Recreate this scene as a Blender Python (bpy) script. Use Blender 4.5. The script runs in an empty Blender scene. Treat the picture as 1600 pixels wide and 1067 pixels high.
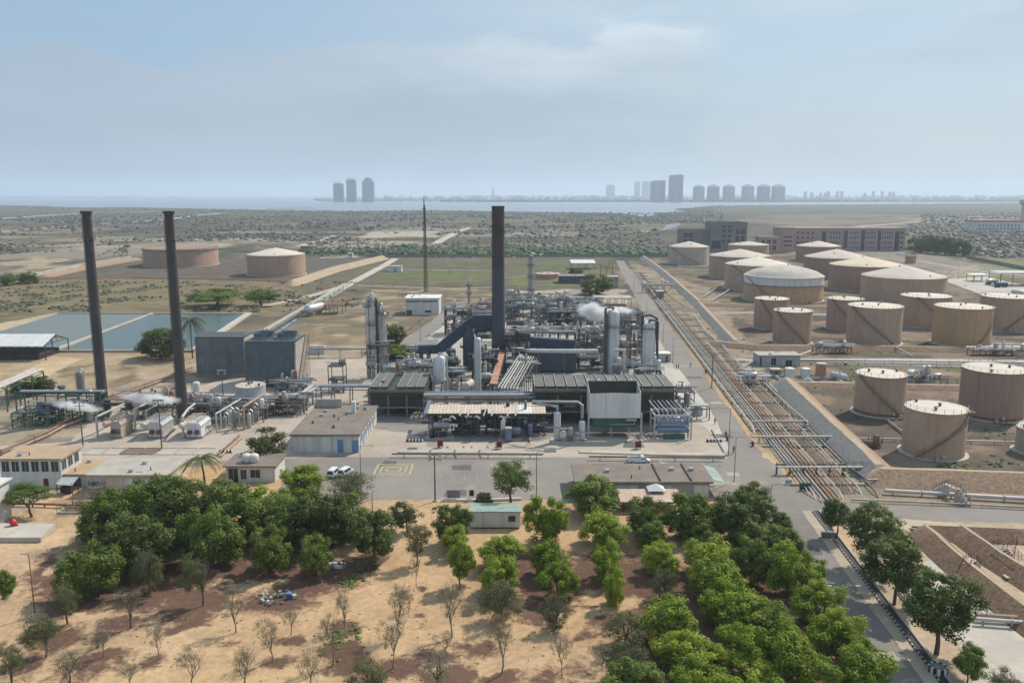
import bpy, bmesh, math, random
import numpy as np
from mathutils import Vector, Matrix, noise as mnoise

# ---------------------------------------------------------------- camera
scene = bpy.context.scene
COL = scene.collection
F, CX, CY, CAMH = 1300.0, 800.0, 533.5, 60.0
PITCH = math.atan((CY - 303.0) / F)
cam_data = bpy.data.cameras.new('camera')
cam_data.sensor_width = 36.0
cam_data.lens = F / 1600.0 * 36.0
cam_data.clip_start = 1.0
cam_data.clip_end = 90000.0
cam = bpy.data.objects.new('camera', cam_data)
cam.location = (0, 0, CAMH)
cam.rotation_euler = (math.pi / 2 - PITCH, 0, 0)
COL.objects.link(cam)
scene.camera = cam

# ---------------------------------------------------------------- sun, sky, exposure
SUN_AZ = math.radians(47)      # to the right of straight ahead
SUN_EL = math.radians(47)
sun_data = bpy.data.lights.new('sun', 'SUN')
sun_data.energy = 4.9
sun_data.angle = math.radians(0.8)
sun_data.color = (1.0, 0.93, 0.82)
sun = bpy.data.objects.new('sun', sun_data)
sd = Vector((math.sin(SUN_AZ) * math.cos(SUN_EL), math.cos(SUN_AZ) * math.cos(SUN_EL), math.sin(SUN_EL)))
sun.rotation_euler = sd.to_track_quat('Z', 'Y').to_euler()
sun.location = (150, 150, 300)
COL.objects.link(sun)

world = bpy.data.worlds.new('World')
scene.world = world
world.use_nodes = True
def build_sky():
 nt = world.node_tree
 nt.nodes.clear()
 N, L = nt.nodes.new, nt.links.new
 out = N('ShaderNodeOutputWorld'); bg = N('ShaderNodeBackground'); bg.inputs['Strength'].default_value = 0.1
 sky = N('ShaderNodeTexSky'); sky.sky_type = 'NISHITA'; sky.sun_disc = False
 sky.sun_elevation = SUN_EL; sky.sun_rotation = SUN_AZ
 sky.air_density = 1.0; sky.dust_density = 2.0; sky.ozone_density = 2.0; sky.altitude = 60
 tc = N('ShaderNodeTexCoord'); sep = N('ShaderNodeSeparateXYZ'); L(tc.outputs['Generated'], sep.inputs[0])
 def m(op, a, b=None, c=None, clamp=False):
  n = N('ShaderNodeMath'); n.operation = op; n.use_clamp = clamp
  for i, v in enumerate((a, b, c)):
   if v is None: continue
   if isinstance(v, (int, float)): n.inputs[i].default_value = v
   else: L(v, n.inputs[i])
  return n.outputs[0]
 az = m('ARCTAN2', sep.outputs[0], sep.outputs[1])
 el = m('ARCSINE', sep.outputs[2])
 comb = N('ShaderNodeCombineXYZ')
 L(m('MULTIPLY', az, 2.2), comb.inputs[0]); L(m('MULTIPLY', el, 7.5), comb.inputs[1])
 def noise(scale, detail, off=0.0, rough=.55):
  n = N('ShaderNodeTexNoise'); n.inputs['Scale'].default_value = scale; n.inputs['Detail'].default_value = detail
  n.inputs['Roughness'].default_value = rough
  v = N('ShaderNodeVectorMath'); v.operation = 'ADD'; L(comb.outputs[0], v.inputs[0]); v.inputs[1].default_value = (off, off * .7, off * 1.3)
  L(v.outputs[0], n.inputs['Vector']); return n.outputs[0]
 def sstep(v, a, b):
  n = N('ShaderNodeMapRange'); n.interpolation_type = 'SMOOTHSTEP'; L(v, n.inputs[0])
  n.inputs[1].default_value = a; n.inputs[2].default_value = b; return n.outputs[0]
 n1 = noise(1.5, 6.0, 3.1); n2 = noise(3.6, 5.0, 9.4); n3 = noise(.8, 3.0, 5.5)
 # a long cloud bank: its top edge lies about ten degrees up, rising a little to the right; broken beyond
 edge = m('ADD', m('MULTIPLY', az, .06), .186)
 wob = m('MULTIPLY', m('SUBTRACT', m('MULTIPLY_ADD', n2, .6, n1), .8), .12)
 top = m('SUBTRACT', m('ADD', edge, wob), el)
 bank = m('MULTIPLY', sstep(top, -.004, .022), sstep(m('ADD', az, wob), .25, .19))
 veil = sstep(m('ADD', n1, m('MULTIPLY', n3, .5)), .60, .95)
 dens = m('MAXIMUM', m('MULTIPLY', bank, .88), m('MULTIPLY', veil, .45))
 lit = m('MULTIPLY', m('MULTIPLY', sstep(top, .085, .015), sstep(az, -.3, .14)), m('MULTIPLY_ADD', sstep(n2, .3, .6), .5, .5))          # sunlit rim of the bank
 shade = sstep(m('ADD', n1, m('MULTIPLY', n3, .6)), .66, .98)
 def mix(fac, a, b):
  n = N('ShaderNodeMix'); n.data_type = 'RGBA'
  if isinstance(fac, (int, float)): n.inputs[0].default_value = fac
  else: L(fac, n.inputs[0])
  for i, v in ((6, a), (7, b)):
   if isinstance(v, tuple): n.inputs[i].default_value = v
   else: L(v, n.inputs[i])
  return n.outputs[2]
 right = sstep(az, -.55, .35)
 cloud = mix(m('MULTIPLY', shade, .95), mix(right, (4.9, 6.0, 7.25, 1), (5.9, 7.1, 8.1, 1)), mix(right, (4.2, 5.2, 6.4, 1), (4.9, 6.0, 7.1, 1)))
 cloud = mix(m('MULTIPLY', lit, .9), cloud, (8.2, 9.3, 10.1, 1))
 low = sstep(el, .16, .0)
 air = mix(low, mix(right, (4.2, 6.4, 8.9, 1), (5.7, 7.6, 9.1, 1)), mix(right, (4.2, 5.2, 6.5, 1), (6.2, 7.5, 8.2, 1)))
 base = mix(.75, sky.outputs[0], air)
 c = mix(dens, base, cloud)
 L(c, bg.inputs['Color']); L(bg.outputs[0], out.inputs['Surface'])
build_sky()
vs = scene.view_settings
vs.view_transform = 'Standard'; vs.look = 'None'; vs.exposure = -0.2; vs.gamma = 1.0; vs.use_curve_mapping = False
scene.cycles.max_bounces = 6; scene.cycles.diffuse_bounces = 2; scene.cycles.glossy_bounces = 2
scene.cycles.transmission_bounces = 3; scene.cycles.transparent_max_bounces = 6; scene.cycles.volume_bounces = 3
scene.cycles.use_denoising = True
scene.cycles.volume_step_rate = 4.0

# ---------------------------------------------------------------- helpers
SP, CP = math.sin(PITCH), math.cos(PITCH)
def at(px, py, z=0.0):
 """where the sight line through a photo pixel meets the level z: the real place of a thing on the ground"""
 u, v = (px - CX) / F, (py - CY) / F
 t = (z - CAMH) / (-SP - v * CP)
 return Vector((u * t, (CP - v * SP) * t, z))
def on(px, py, Y):
 """point of a sight line at the ground distance Y (used to read heights)"""
 u, v = (px - CX) / F, (py - CY) / F
 t = Y / (CP - v * SP)
 return Vector((u * t, Y, CAMH + (-SP - v * CP) * t))
def ht(px, py, Y): return on(px, py, Y).z
def mpp(Y, z=0): return (Y * CP + (CAMH - z) * SP) / F      # metres per photo pixel there
R = math.radians
rnd = random.Random(7)

HX = [(3, 2, 1, 0), (4, 5, 6, 7), (0, 1, 5, 4), (1, 2, 6, 5), (2, 3, 7, 6), (3, 0, 4, 7)]
class MB:
 """collects shapes for one mesh"""
 def __init__(s): s.v = []; s.f = []; s.mi = []
 def add(s, vs, fs, mi=0):
  b = len(s.v); s.v += [tuple(p) for p in vs]; s.f += [tuple(i + b for i in f) for f in fs]; s.mi += [mi] * len(fs); return s
 def box(s, x0, x1, y0, y1, z0, z1, mi=0, rz=0, c=None):
  p = [(x, y, z) for z in (z0, z1) for y in (y0, y1) for x in (x0, x1)]
  if rz:
   cx, cy = c if c else ((x0 + x1) / 2, (y0 + y1) / 2); ca, sa = math.cos(rz), math.sin(rz)
   p = [(cx + (x - cx) * ca - (y - cy) * sa, cy + (x - cx) * sa + (y - cy) * ca, z) for x, y, z in p]
  return s.add(p, [(0, 2, 3, 1), (4, 5, 7, 6), (0, 1, 5, 4), (2, 6, 7, 3), (0, 4, 6, 2), (1, 3, 7, 5)], mi)
 def cbox(s, x, y, z, sx, sy, sz, mi=0, rz=0): return s.box(x - sx / 2, x + sx / 2, y - sy / 2, y + sy / 2, z, z + sz, mi, rz)
 def bar(s, a, b, w, h=None, mi=0):
  """square bar between two points"""
  h = h or w; a = Vector(a); b = Vector(b); d = (b - a)
  if d.length < 1e-6: return s
  d.normalize(); up = Vector((0, 0, 1)) if abs(d.z) < .95 else Vector((0, 1, 0))
  x = d.cross(up).normalized(); y = x.cross(d).normalized()
  p = [q + x * sx * w / 2 + y * sy * h / 2 for q in (a, b) for sx, sy in ((-1, -1), (1, -1), (1, 1), (-1, 1))]
  return s.add(p, HX, mi)
 def tube(s, path, r, n=8, mi=0, cap=True):
  path = [Vector(p) for p in path]; k = len(path); rs = r if isinstance(r, (list, tuple)) else [r] * k
  vs = []; fs = []; prev = None
  for i, p in enumerate(path):
   d = (path[min(i + 1, k - 1)] - path[max(i - 1, 0)])
   d = d.normalized() if d.length > 1e-9 else Vector((0, 0, 1))
   if prev is None:
    ref = Vector((0, 0, 1)) if abs(d.z) < .9 else Vector((1, 0, 0)); x = d.cross(ref).normalized()
   else: x = (prev - d * prev.dot(d)); x = x.normalized() if x.length > 1e-6 else d.orthogonal().normalized()
   prev = x; y = d.cross(x)
   mit = 1.0
   if 0 < i < k - 1:
    c = (path[i] - path[i - 1]).normalized().dot((path[i + 1] - path[i]).normalized())
    mit = min(1.4, 1 / max(.5, math.sqrt(max(0, (1 + c) / 2))))
   for j in range(n):
    a = 2 * math.pi * j / n; vs.append(p + (x * math.cos(a) + y * math.sin(a)) * rs[i] * (mit if 0 < i < k - 1 else 1))
  for i in range(k - 1):
   for j in range(n):
    fs.append((i * n + j, i * n + (j + 1) % n, (i + 1) * n + (j + 1) % n, (i + 1) * n + j))
  if cap: fs.append(tuple(range(n - 1, -1, -1))); fs.append(tuple((k - 1) * n + j for j in range(n)))
  return s.add(vs, fs, mi)
 def lathe(s, prof, n=24, c=(0, 0, 0), mi=0, axis='z'):
  """prof: (radius, height) pairs"""
  vs = []; fs = []; k = len(prof)
  for r, h in prof:
   for j in range(n):
    a = 2 * math.pi * j / n; x, y = r * math.cos(a), r * math.sin(a)
    if axis == 'z': p = (c[0] + x, c[1] + y, c[2] + h)
    elif axis == 'x': p = (c[0] + h, c[1] + x, c[2] + y)
    else: p = (c[0] + x, c[1] + h, c[2] + y)
    vs.append(p)
  flip = axis == 'y'
  for i in range(k - 1):
   for j in range(n):
    q = (i * n + j, i * n + (j + 1) % n, (i + 1) * n + (j + 1) % n, (i + 1) * n + j)
    fs.append(q[::-1] if flip else q)
  for f in (tuple(range(n - 1, -1, -1)), tuple((k - 1) * n + j for j in range(n))): fs.append(f[::-1] if flip else f)
  return s.add(vs, fs, mi)
 def cyl(s, x, y, z, r, h, n=16, mi=0): return s.lathe([(r, 0), (r, h)], n, (x, y, z), mi)
 def vessel(s, c, r, ln, axis='x', n=16, mi=0):
  """cylinder with rounded ends along an axis, starting at c"""
  pr = [(r * .02, -r * .45), (r * .5, -r * .38), (r * .85, -r * .2), (r, 0), (r, ln), (r * .85, ln + r * .2), (r * .5, ln + r * .38), (r * .02, ln + r * .45)]
  return s.lathe(pr, n, c, mi, axis)
 def quad(s, *p, mi=0): return s.add(p, [tuple(range(len(p)))], mi)
 def build(s, name, mat, parent=None, smooth=False, loc=None, rz=0):
  me = bpy.data.meshes.new(name)
  me.from_pydata(s.v, [], s.f)
  mats = mat if isinstance(mat, (list, tuple)) else [mat]
  for m_ in mats: me.materials.append(MAT[m_] if isinstance(m_, str) else m_)
  if len(mats) > 1: me.polygons.foreach_set('material_index', s.mi)
  if smooth:
   me.polygons.foreach_set('use_smooth', [True] * len(me.polygons))
   me.set_sharp_from_angle(angle=R(38))
  o = bpy.data.objects.new(name, me); COL.objects.link(o)
  if parent is not None: o.parent = parent
  if loc is not None: o.location = loc
  if rz: o.rotation_euler = (0, 0, rz)
  return o
def tag(o, label=None, cat=None, group=None, kind=None):
 if label: o['label'] = label
 if cat: o['category'] = cat
 if group: o['group'] = group
 if kind: o['kind'] = kind
 return o
def thing(name, label, cat, loc=(0, 0, 0), rz=0, group=None):
 o = bpy.data.objects.new(name, None); COL.objects.link(o)
 o.empty_display_size = .5; o.location = loc; o.rotation_euler = (0, 0, rz)
 return tag(o, label, cat, group)
def copy_obj(o, parent=None):
 c = o.copy(); COL.objects.link(c); c.parent = parent; return c
def copy_tree(o, parent=None):
 c = copy_obj(o, parent)
 for ch in list(o.children): copy_tree(ch, c)
 return c

# ---------------------------------------------------------------- materials
MAT = {}
def nodes_of(name):
 m_ = bpy.data.materials.new(name); m_.use_nodes = True; nt = m_.node_tree
 b = nt.nodes['Principled BSDF']; MAT[name] = m_
 return m_, nt, b
def mat(name, col, rough=.8, var=.18, scale=.6, metal=0.0, streak=0.0, scol=None, fine=.08, bump=0.0, spec=.4, rnd_=.05, sscale=1.0, spot=0.0, spotc=None, wear=0.0):
 """paint/metal/concrete with uneven tone, vertical streaks and stains of its own"""
 m_, nt, b = nodes_of(name); N, L = nt.nodes.new, nt.links.new
 tc = N('ShaderNodeTexCoord'); co = tc.outputs['Object']
 n1 = N('ShaderNodeTexNoise'); n1.inputs['Scale'].default_value = scale; n1.inputs['Detail'].default_value = 5; n1.inputs['Roughness'].default_value = .62
 L(co, n1.inputs['Vector'])
 def mixc(f, a, c):
  n = N('ShaderNodeMix'); n.data_type = 'RGBA'
  (L(f, n.inputs[0]) if not isinstance(f, float) else setattr(n.inputs[0], 'default_value', f))
  for i, v in ((6, a), (7, c)):
   if isinstance(v, tuple): n.inputs[i].default_value = v
   else: L(v, n.inputs[i])
  return n.outputs[2]
 def ramp(sock, a, c):
  n = N('ShaderNodeMapRange'); L(sock, n.inputs[0]); n.inputs[1].default_value = a; n.inputs[2].default_value = c; return n.outputs[0]
 lo = tuple(max(0, c * (1 - var)) for c in col) + (1,); hi = tuple(min(.95, c * (1 + var)) for c in col) + (1,)
 c = mixc(ramp(n1.outputs[0], .3, .7), lo, hi)
 if streak:
  mp = N('ShaderNodeMapping'); mp.inputs['Scale'].default_value = (1.1 * sscale, 1.1 * sscale, .06 * sscale); L(co, mp.inputs[0])
  n2 = N('ShaderNodeTexNoise'); n2.inputs['Scale'].default_value = 1.0; n2.inputs['Detail'].default_value = 4; L(mp.outputs[0], n2.inputs['Vector'])
  mm = N('ShaderNodeMath'); mm.operation = 'MULTIPLY'; L(ramp(n2.outputs[0], .46, .68), mm.inputs[0]); mm.inputs[1].default_value = streak
  sc = tuple(scol) + (1,) if scol else tuple(x * .45 for x in col) + (1,)
  c = mixc(mm.outputs[0], c, sc)
 if spot:
  n4 = N('ShaderNodeTexNoise'); n4.inputs['Scale'].default_value = scale * 2.3; n4.inputs['Detail'].default_value = 6; n4.inputs['Roughness'].default_value = .7; L(co, n4.inputs['Vector'])
  mm = N('ShaderNodeMath'); mm.operation = 'MULTIPLY'; L(ramp(n4.outputs[0], .52, .66), mm.inputs[0]); mm.inputs[1].default_value = spot
  c = mixc(mm.outputs[0], c, tuple(spotc) + (1,))
 if wear:
  for sc_, lo_, hi_, am, cc in ((.022, .5, .62, .5, tuple(x * .72 for x in col)), (.35, .56, .66, .45, tuple(min(.8, x * 1.25) for x in col)), (1.9, .60, .70, .5, tuple(x * .6 for x in col))):
   n5 = N('ShaderNodeTexNoise'); n5.inputs['Scale'].default_value = sc_; n5.inputs['Detail'].default_value = 7; n5.inputs['Roughness'].default_value = .66; n5.inputs['Distortion'].default_value = .6; L(co, n5.inputs['Vector'])
   mm = N('ShaderNodeMath'); mm.operation = 'MULTIPLY'; L(ramp(n5.outputs[0], lo_, hi_), mm.inputs[0]); mm.inputs[1].default_value = am * wear; c = mixc(mm.outputs[0], c, cc + (1,))
 n3 = N('ShaderNodeTexNoise'); n3.inputs['Scale'].default_value = 7.0; n3.inputs['Detail'].default_value = 3; L(co, n3.inputs['Vector'])
 oi = N('ShaderNodeObjectInfo')
 hv = N('ShaderNodeHueSaturation')
 v1 = N('ShaderNodeMath'); v1.operation = 'MULTIPLY_ADD'; L(n3.outputs[0], v1.inputs[0]); v1.inputs[1].default_value = fine * 4; v1.inputs[2].default_value = 1 - fine * 2
 v2 = N('ShaderNodeMath'); v2.operation = 'MULTIPLY_ADD'; L(oi.outputs['Random'], v2.inputs[0]); v2.inputs[1].default_value = rnd_ * 2; L(v1.outputs[0], v2.inputs[2])
 v3 = N('ShaderNodeMath'); v3.operation = 'SUBTRACT'; L(v2.outputs[0], v3.inputs[0]); v3.inputs[1].default_value = rnd_
 L(v3.outputs[0], hv.inputs['Value']); L(c, hv.inputs['Color'])
 L(hv.outputs[0], b.inputs['Base Color'])
 b.inputs['Roughness'].default_value = rough; b.inputs['Metallic'].default_value = metal
 b.inputs['Specular IOR Level'].default_value = spec
 if bump:
  bp = N('ShaderNodeBump'); bp.inputs['Strength'].default_value = bump; bp.inputs['Distance'].default_value = .08
  L(n3.outputs[0], bp.inputs['Height']); L(bp.outputs[0], b.inputs['Normal'])
 return m_
RUST = (.16, .065, .03)
mat('white_paint', (.66, .65, .62), .6, .08, .5, streak=.35, scol=(.38, .34, .29))
mat('white_wall', (.62, .61, .58), .85, .10, .4, streak=.4, scol=(.36, .33, .29))
mat('cream_wall', (.55, .49, .38), .85, .12, .5, streak=.3, scol=(.34, .29, .22))
mat('grey_wall', (.40, .40, .39), .85, .12, .4, streak=.35, scol=(.24, .23, .21))
mat('concrete', (.43, .39, .335), .9, .16, .25, fine=.1, spot=.5, spotc=(.28, .24, .19), wear=1.0)
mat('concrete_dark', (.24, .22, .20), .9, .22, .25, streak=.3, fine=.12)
mat('concrete_pale', (.47, .425, .365), .9, .14, .18, fine=.08, spot=.55, spotc=(.40, .29, .19), wear=1.0)
mat('roof_brown', (.20, .165, .135), .95, .18, .25, fine=.14, spot=.35, spotc=(.29, .24, .19), wear=.7)
mat('roof_tan', (.42, .30, .19), .95, .16, .25, fine=.12, spot=.6, spotc=(.34, .28, .22), wear=.7)
mat('roof_white', (.66, .65, .62), .6, .10, .3, fine=.05, spot=.2, spotc=(.42, .38, .33))
mat('roof_pink', (.50, .36, .28), .8, .12, .25, fine=.1, spot=.45, spotc=(.58, .50, .42))
mat('steel_grey', (.20, .205, .21), .5, .18, .8, metal=.25, spot=.35, spotc=RUST)
mat('steel_dark', (.075, .078, .085), .6, .25, .8, metal=.2, spot=.4, spotc=(.10, .06, .04))
mat('steel_pale', (.46, .46, .45), .45, .12, .8, metal=.25, spot=.3, spotc=(.26, .17, .11))
mat('silver', (.55, .55, .54), .42, .12, .7, metal=.4, streak=.3, scol=(.32, .29, .26))
mat('lagging', (.36, .36, .355), .55, .16, .8, metal=.15, streak=.35, scol=(.22, .19, .17))
mat('green_paint', (.03, .11, .075), .55, .25, .8, spot=.35, spotc=(.10, .07, .04))
mat('green_dark', (.025, .055, .042), .6, .3, .8, spot=.35, spotc=(.07, .05, .03))
mat('green_pale', (.27, .35, .30), .7, .2, .8, spot=.4, spotc=(.13, .09, .05))
mat('blue_paint', (.16, .22, .32), .5, .15, .8, spot=.25, spotc=(.20, .16, .13))
mat('blue_pump', (.115, .15, .19), .5, .2, .8, spot=.25, spotc=(.14, .10, .07))
mat('blue_dark', (.035, .055, .085), .6, .22, .4, streak=.35, scol=(.07, .065, .06))
mat('blue_duct', (.045, .068, .10), .6, .2, .35, streak=.3, scol=(.08, .07, .065))
mat('cooling_grey', (.16, .168, .18), .8, .14, .3, streak=.35, scol=(.07, .07, .07), fine=.1)
mat('cooling_blue', (.10, .125, .145), .8, .16, .3, streak=.4, scol=(.10, .085, .07), fine=.1)
mat('blue_bright', (.02, .10, .35), .4, .1)
mat('blue_door', (.14, .25, .42), .6, .1)
mat('red_paint', (.17, .022, .025), .5, .15)
mat('red_bright', (.55, .02, .035), .4, .05)
mat('rust_pipe', (.27, .15, .10), .8, .22, .5, fine=.1, spot=.4, spotc=(.20, .12, .09))
mat('pipe_pink', (.36, .26, .20), .75, .18, .5, spot=.4, spotc=(.24, .18, .15))
mat('pipe_grey', (.34, .33, .31), .6, .18, .5, metal=.1, spot=.4, spotc=(.22, .14, .10))
mat('pipe_brown', (.20, .145, .115), .75, .2, .5, spot=.3, spotc=(.12, .08, .06))
mat('pipe_white', (.48, .455, .42), .55, .12, .5, spot=.35, spotc=(.34, .26, .2))
mat('rust', (.20, .095, .06), .9, .35, .5, fine=.15)
mat('stack_steel', (.052, .051, .054), .7, .2, .3, streak=.55, scol=(.085, .058, .046), fine=.1)
mat('stack_rust', (.068, .053, .048), .85, .35, .5, streak=.5, scol=(.05, .045, .045), fine=.12)
mat('stack_blue', (.055, .068, .088), .7, .2, .3, streak=.45, scol=(.10, .07, .055), fine=.1)
mat('dark_glass', (.018, .022, .026), .25, .1, spec=.5)
mat('window_green', (.025, .05, .045), .3, .15)
mat('black', (.012, .012, .013), .6, .1)
mat('rubber', (.02, .02, .02), .85, .1)
mat('louver', (.15, .145, .13), .7, .25, .6, spot=.45, spotc=(.08, .065, .045))
mat('screen', (.05, .042, .036), .8, .35, .5, streak=.4, scol=(.09, .055, .035))
mat('soot', (.045, .042, .04), .8, .3, .6)
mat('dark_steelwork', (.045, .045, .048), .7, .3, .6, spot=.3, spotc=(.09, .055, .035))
mat('tank_beige', (.40, .275, .19), .8, .09, .12, streak=.45, scol=(.27, .18, .125), fine=.05, sscale=1.2, spot=.45, spotc=(.49, .36, .26))
mat('tank_pink', (.40, .26, .185), .8, .10, .12, streak=.5, scol=(.27, .165, .115), fine=.05, sscale=1.2, spot=.45, spotc=(.31, .20, .15))
mat('tank_orange', (.46, .29, .16), .8, .09, .12, streak=.5, scol=(.33, .19, .10), fine=.05, sscale=1.2, spot=.45, spotc=(.37, .22, .12))
mat('tank_grey', (.40, .325, .255), .8, .10, .12, streak=.45, scol=(.28, .22, .17), fine=.05, sscale=1.2, spot=.45, spotc=(.47, .40, .33))
mat('tank_brown', (.32, .205, .15), .8, .10, .12, streak=.5, scol=(.21, .13, .095), fine=.05, sscale=1.2, spot=.45, spotc=(.26, .17, .13))
mat('tank_foot', (.20, .10, .075), .85, .2, .3)
mat('tank_white', (.62, .62, .61), .6, .1, .2, streak=.4, scol=(.34, .30, .26))
mat('roof_cream', (.60, .52, .43), .75, .08, .2, fine=.06, spot=.35, spotc=(.48, .36, .28))
mat('roof_rose', (.55, .455, .385), .8, .10, .15, fine=.08, spot=.5, spotc=(.62, .52, .44))
mat('roof_buff', (.60, .49, .35), .8, .10, .15, fine=.08, spot=.4, spotc=(.48, .38, .28))
mat('terracotta', (.40, .20, .13), .85, .18, .3, spot=.4, spotc=(.52, .36, .27))
mat('pink_stone', (.40, .27, .25), .9, .12, .05, streak=.3, scol=(.22, .15, .14), fine=.1)
mat('raw_concrete', (.22, .205, .19), .95, .22, .06, streak=.4, scol=(.14, .13, .12), fine=.12)
mat('tower_blue', (.16, .17, .21), .7, .1, .02)
mat('tower_beige', (.34, .30, .27), .8, .1, .02)
mat('tower_pale', (.48, .48, .48), .8, .1, .02)
mat('tower_band', (.10, .105, .13), .6, .1, .02)
mat('city', (.33, .31, .29), .9, .35, .004, fine=.2)
mat('asphalt', (.24, .21, .185), .9, .16, .06, fine=.09, spot=.55, spotc=(.27, .245, .21), wear=1.0)
mat('asphalt_dark', (.115, .115, .12), .9, .16, .06, fine=.09, spot=.5, spotc=(.16, .155, .15), wear=1.0)
mat('road_dust', (.30, .26, .215), .95, .18, .06, fine=.09, spot=.5, spotc=(.22, .205, .19), wear=1.0)
mat('yard', (.41, .34, .275), .92, .16, .07, fine=.08, spot=.6, spotc=(.29, .255, .22), wear=1.0)
mat('dirt_path', (.46, .38, .28), .95, .16, .05, fine=.08, spot=.4, spotc=(.36, .31, .24), wear=1.0)
mat('pale_track', (.46, .42, .36), .95, .14, .03)
mat('soil_brown', (.20, .125, .078), .97, .55, 1.7, fine=.3, bump=1.0, spot=.8, spotc=(.36, .25, .165), wear=1.0)
mat('soil_bund', (.34, .225, .15), .97, .4, 1.4, fine=.2, bump=.8, spot=.7, spotc=(.22, .14, .095), wear=1.0)
mat('bund_crest', (.40, .30, .205), .95, .14, .2, fine=.1)
mat('rubble', (.20, .19, .175), .95, .5, 1.9, fine=.3, bump=1.0, spot=.8, spotc=(.36, .33, .29), wear=1.0)
mat('yellow_kerb', (.46, .34, .13), .8, .2, .8)
mat('yellow_line', (.42, .36, .2), .8, .2, .8, spot=.5, spotc=(.3, .27, .22))
mat('white_line', (.36, .34, .31), .85, .2, .8, spot=.6, spotc=(.28, .26, .24))
mat('cloth_blue', (.05, .07, .11), .9, .1)
mat('cloth_dark', (.03, .03, .032), .9, .1)
mat('skin', (.25, .14, .09), .6, .05)
mat('car_white', (.68, .69, .70), .3, .04, spec=.5)
mat('car_silver', (.52, .54, .55), .3, .05, metal=.3)
mat('lamp_lens', (.6, .58, .5), .2, .05)
mat('bark', (.11, .085, .065), .95, .25, 3.0, fine=.15)
mat('bark_pale', (.22, .185, .15), .95, .25, 3.0, fine=.15)
mat('debris', (.20, .175, .15), .95, .4, 1.5, fine=.25)
mat('corrugated', (.56, .45, .36), .7, .12, .3, fine=.06, spot=.5, spotc=(.40, .26, .18))
def leaf_mat(name, col, col2, trans=.35):
 m_, nt, b = nodes_of(name); N, L = nt.nodes.new, nt.links.new
 g = N('ShaderNodeTexCoord'); n1 = N('ShaderNodeTexNoise'); n1.inputs['Scale'].default_value = .9; n1.inputs['Detail'].default_value = 4; L(g.outputs['Object'], n1.inputs['Vector'])
 at_ = N('ShaderNodeAttribute'); at_.attribute_name = 'tone'
 oi = N('ShaderNodeObjectInfo')
 s1 = N('ShaderNodeMath'); s1.operation = 'MULTIPLY_ADD'; L(n1.outputs[0], s1.inputs[0]); s1.inputs[1].default_value = .7; L(at_.outputs['Fac'], s1.inputs[2])
 s2 = N('ShaderNodeMath'); s2.operation = 'MULTIPLY_ADD'; L(oi.outputs['Random'], s2.inputs[0]); s2.inputs[1].default_value = .45; L(s1.outputs[0], s2.inputs[2])
 mr = N('ShaderNodeMapRange'); L(s2.outputs[0], mr.inputs[0]); mr.inputs[1].default_value = .35; mr.inputs[2].default_value = 1.5
 mx = N('ShaderNodeMix'); mx.data_type = 'RGBA'; L(mr.outputs[0], mx.inputs[0]); mx.inputs[6].default_value = col + (1,); mx.inputs[7].default_value = col2 + (1,)
 L(mx.outputs[2], b.inputs['Base Color']); b.inputs['Roughness'].default_value = .6; b.inputs['Specular IOR Level'].default_value = .25
 tr = N('ShaderNodeBsdfTranslucent'); L(mx.outputs[2], tr.inputs['Color'])
 ms = N('ShaderNodeMixShader'); ms.inputs[0].default_value = trans
 L(b.outputs[0], ms.inputs[1]); L(tr.outputs[0], ms.inputs[2]); L(ms.outputs[0], nt.nodes['Material Output'].inputs['Surface'])
leaf_mat('leaf_bright', (.115, .19, .016), (.36, .43, .045), .34)
leaf_mat('leaf_mid', (.08, .13, .022), (.22, .28, .05), .3)
leaf_mat('leaf_dark', (.06, .09, .022), (.18, .225, .055), .3)
leaf_mat('leaf_olive', (.10, .115, .05), (.19, .20, .09))
leaf_mat('leaf_grey', (.15, .14, .09), (.22, .205, .13), .25)
leaf_mat('leaf_rust', (.10, .075, .03), (.12, .17, .045))
leaf_mat('leaf_scrub', (.05, .052, .037), (.115, .112, .08), .1)
leaf_mat('leaf_reed', (.04, .075, .03), (.10, .14, .055), .2)
# ---------------------------------------------------------------- ground, water, roads
_rs = np.random.RandomState(3); _lat = _rs.rand(256, 256)
def vnoise(x, y):
 xi = np.floor(x).astype(int); yi = np.floor(y).astype(int); fx = x - xi; fy = y - yi
 fx = fx * fx * (3 - 2 * fx); fy = fy * fy * (3 - 2 * fy)
 a = _lat[xi & 255, yi & 255]; b = _lat[(xi + 1) & 255, yi & 255]; c = _lat[xi & 255, (yi + 1) & 255]; d = _lat[(xi + 1) & 255, (yi + 1) & 255]
 return (a * (1 - fx) + b * fx) * (1 - fy) + (c * (1 - fx) + d * fx) * fy
def fbm(x, y, sc, oct=4, off=0.0):
 x = np.asarray(x, float) / sc + 100 + off; y = np.asarray(y, float) / sc + 100 + off * 1.7
 s = 0; a = .5; t = 0
 for k in range(oct):
  s = s + a * vnoise(x, y); t += a; x = x * 2.03 + 17.3; y = y * 2.03 + 9.1; a *= .5
 return s / t
def sstep(x, a, b): t = np.clip((x - a) / (b - a), 0, 1); return t * t * (3 - 2 * t)
def inpoly(X, Y, poly):
 r = np.zeros(X.shape, bool); n = len(poly)
 for i in range(n):
  x0, y0 = poly[i]; x1, y1 = poly[(i + 1) % n]
  if y0 == y1: continue
  c = ((y0 > Y) != (y1 > Y)) & (X < (x1 - x0) * (Y - y0) / (y1 - y0) + x0)
  r ^= c
 return r
def pw(pts): return [(at(*p).x, at(*p).y) for p in pts]

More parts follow.
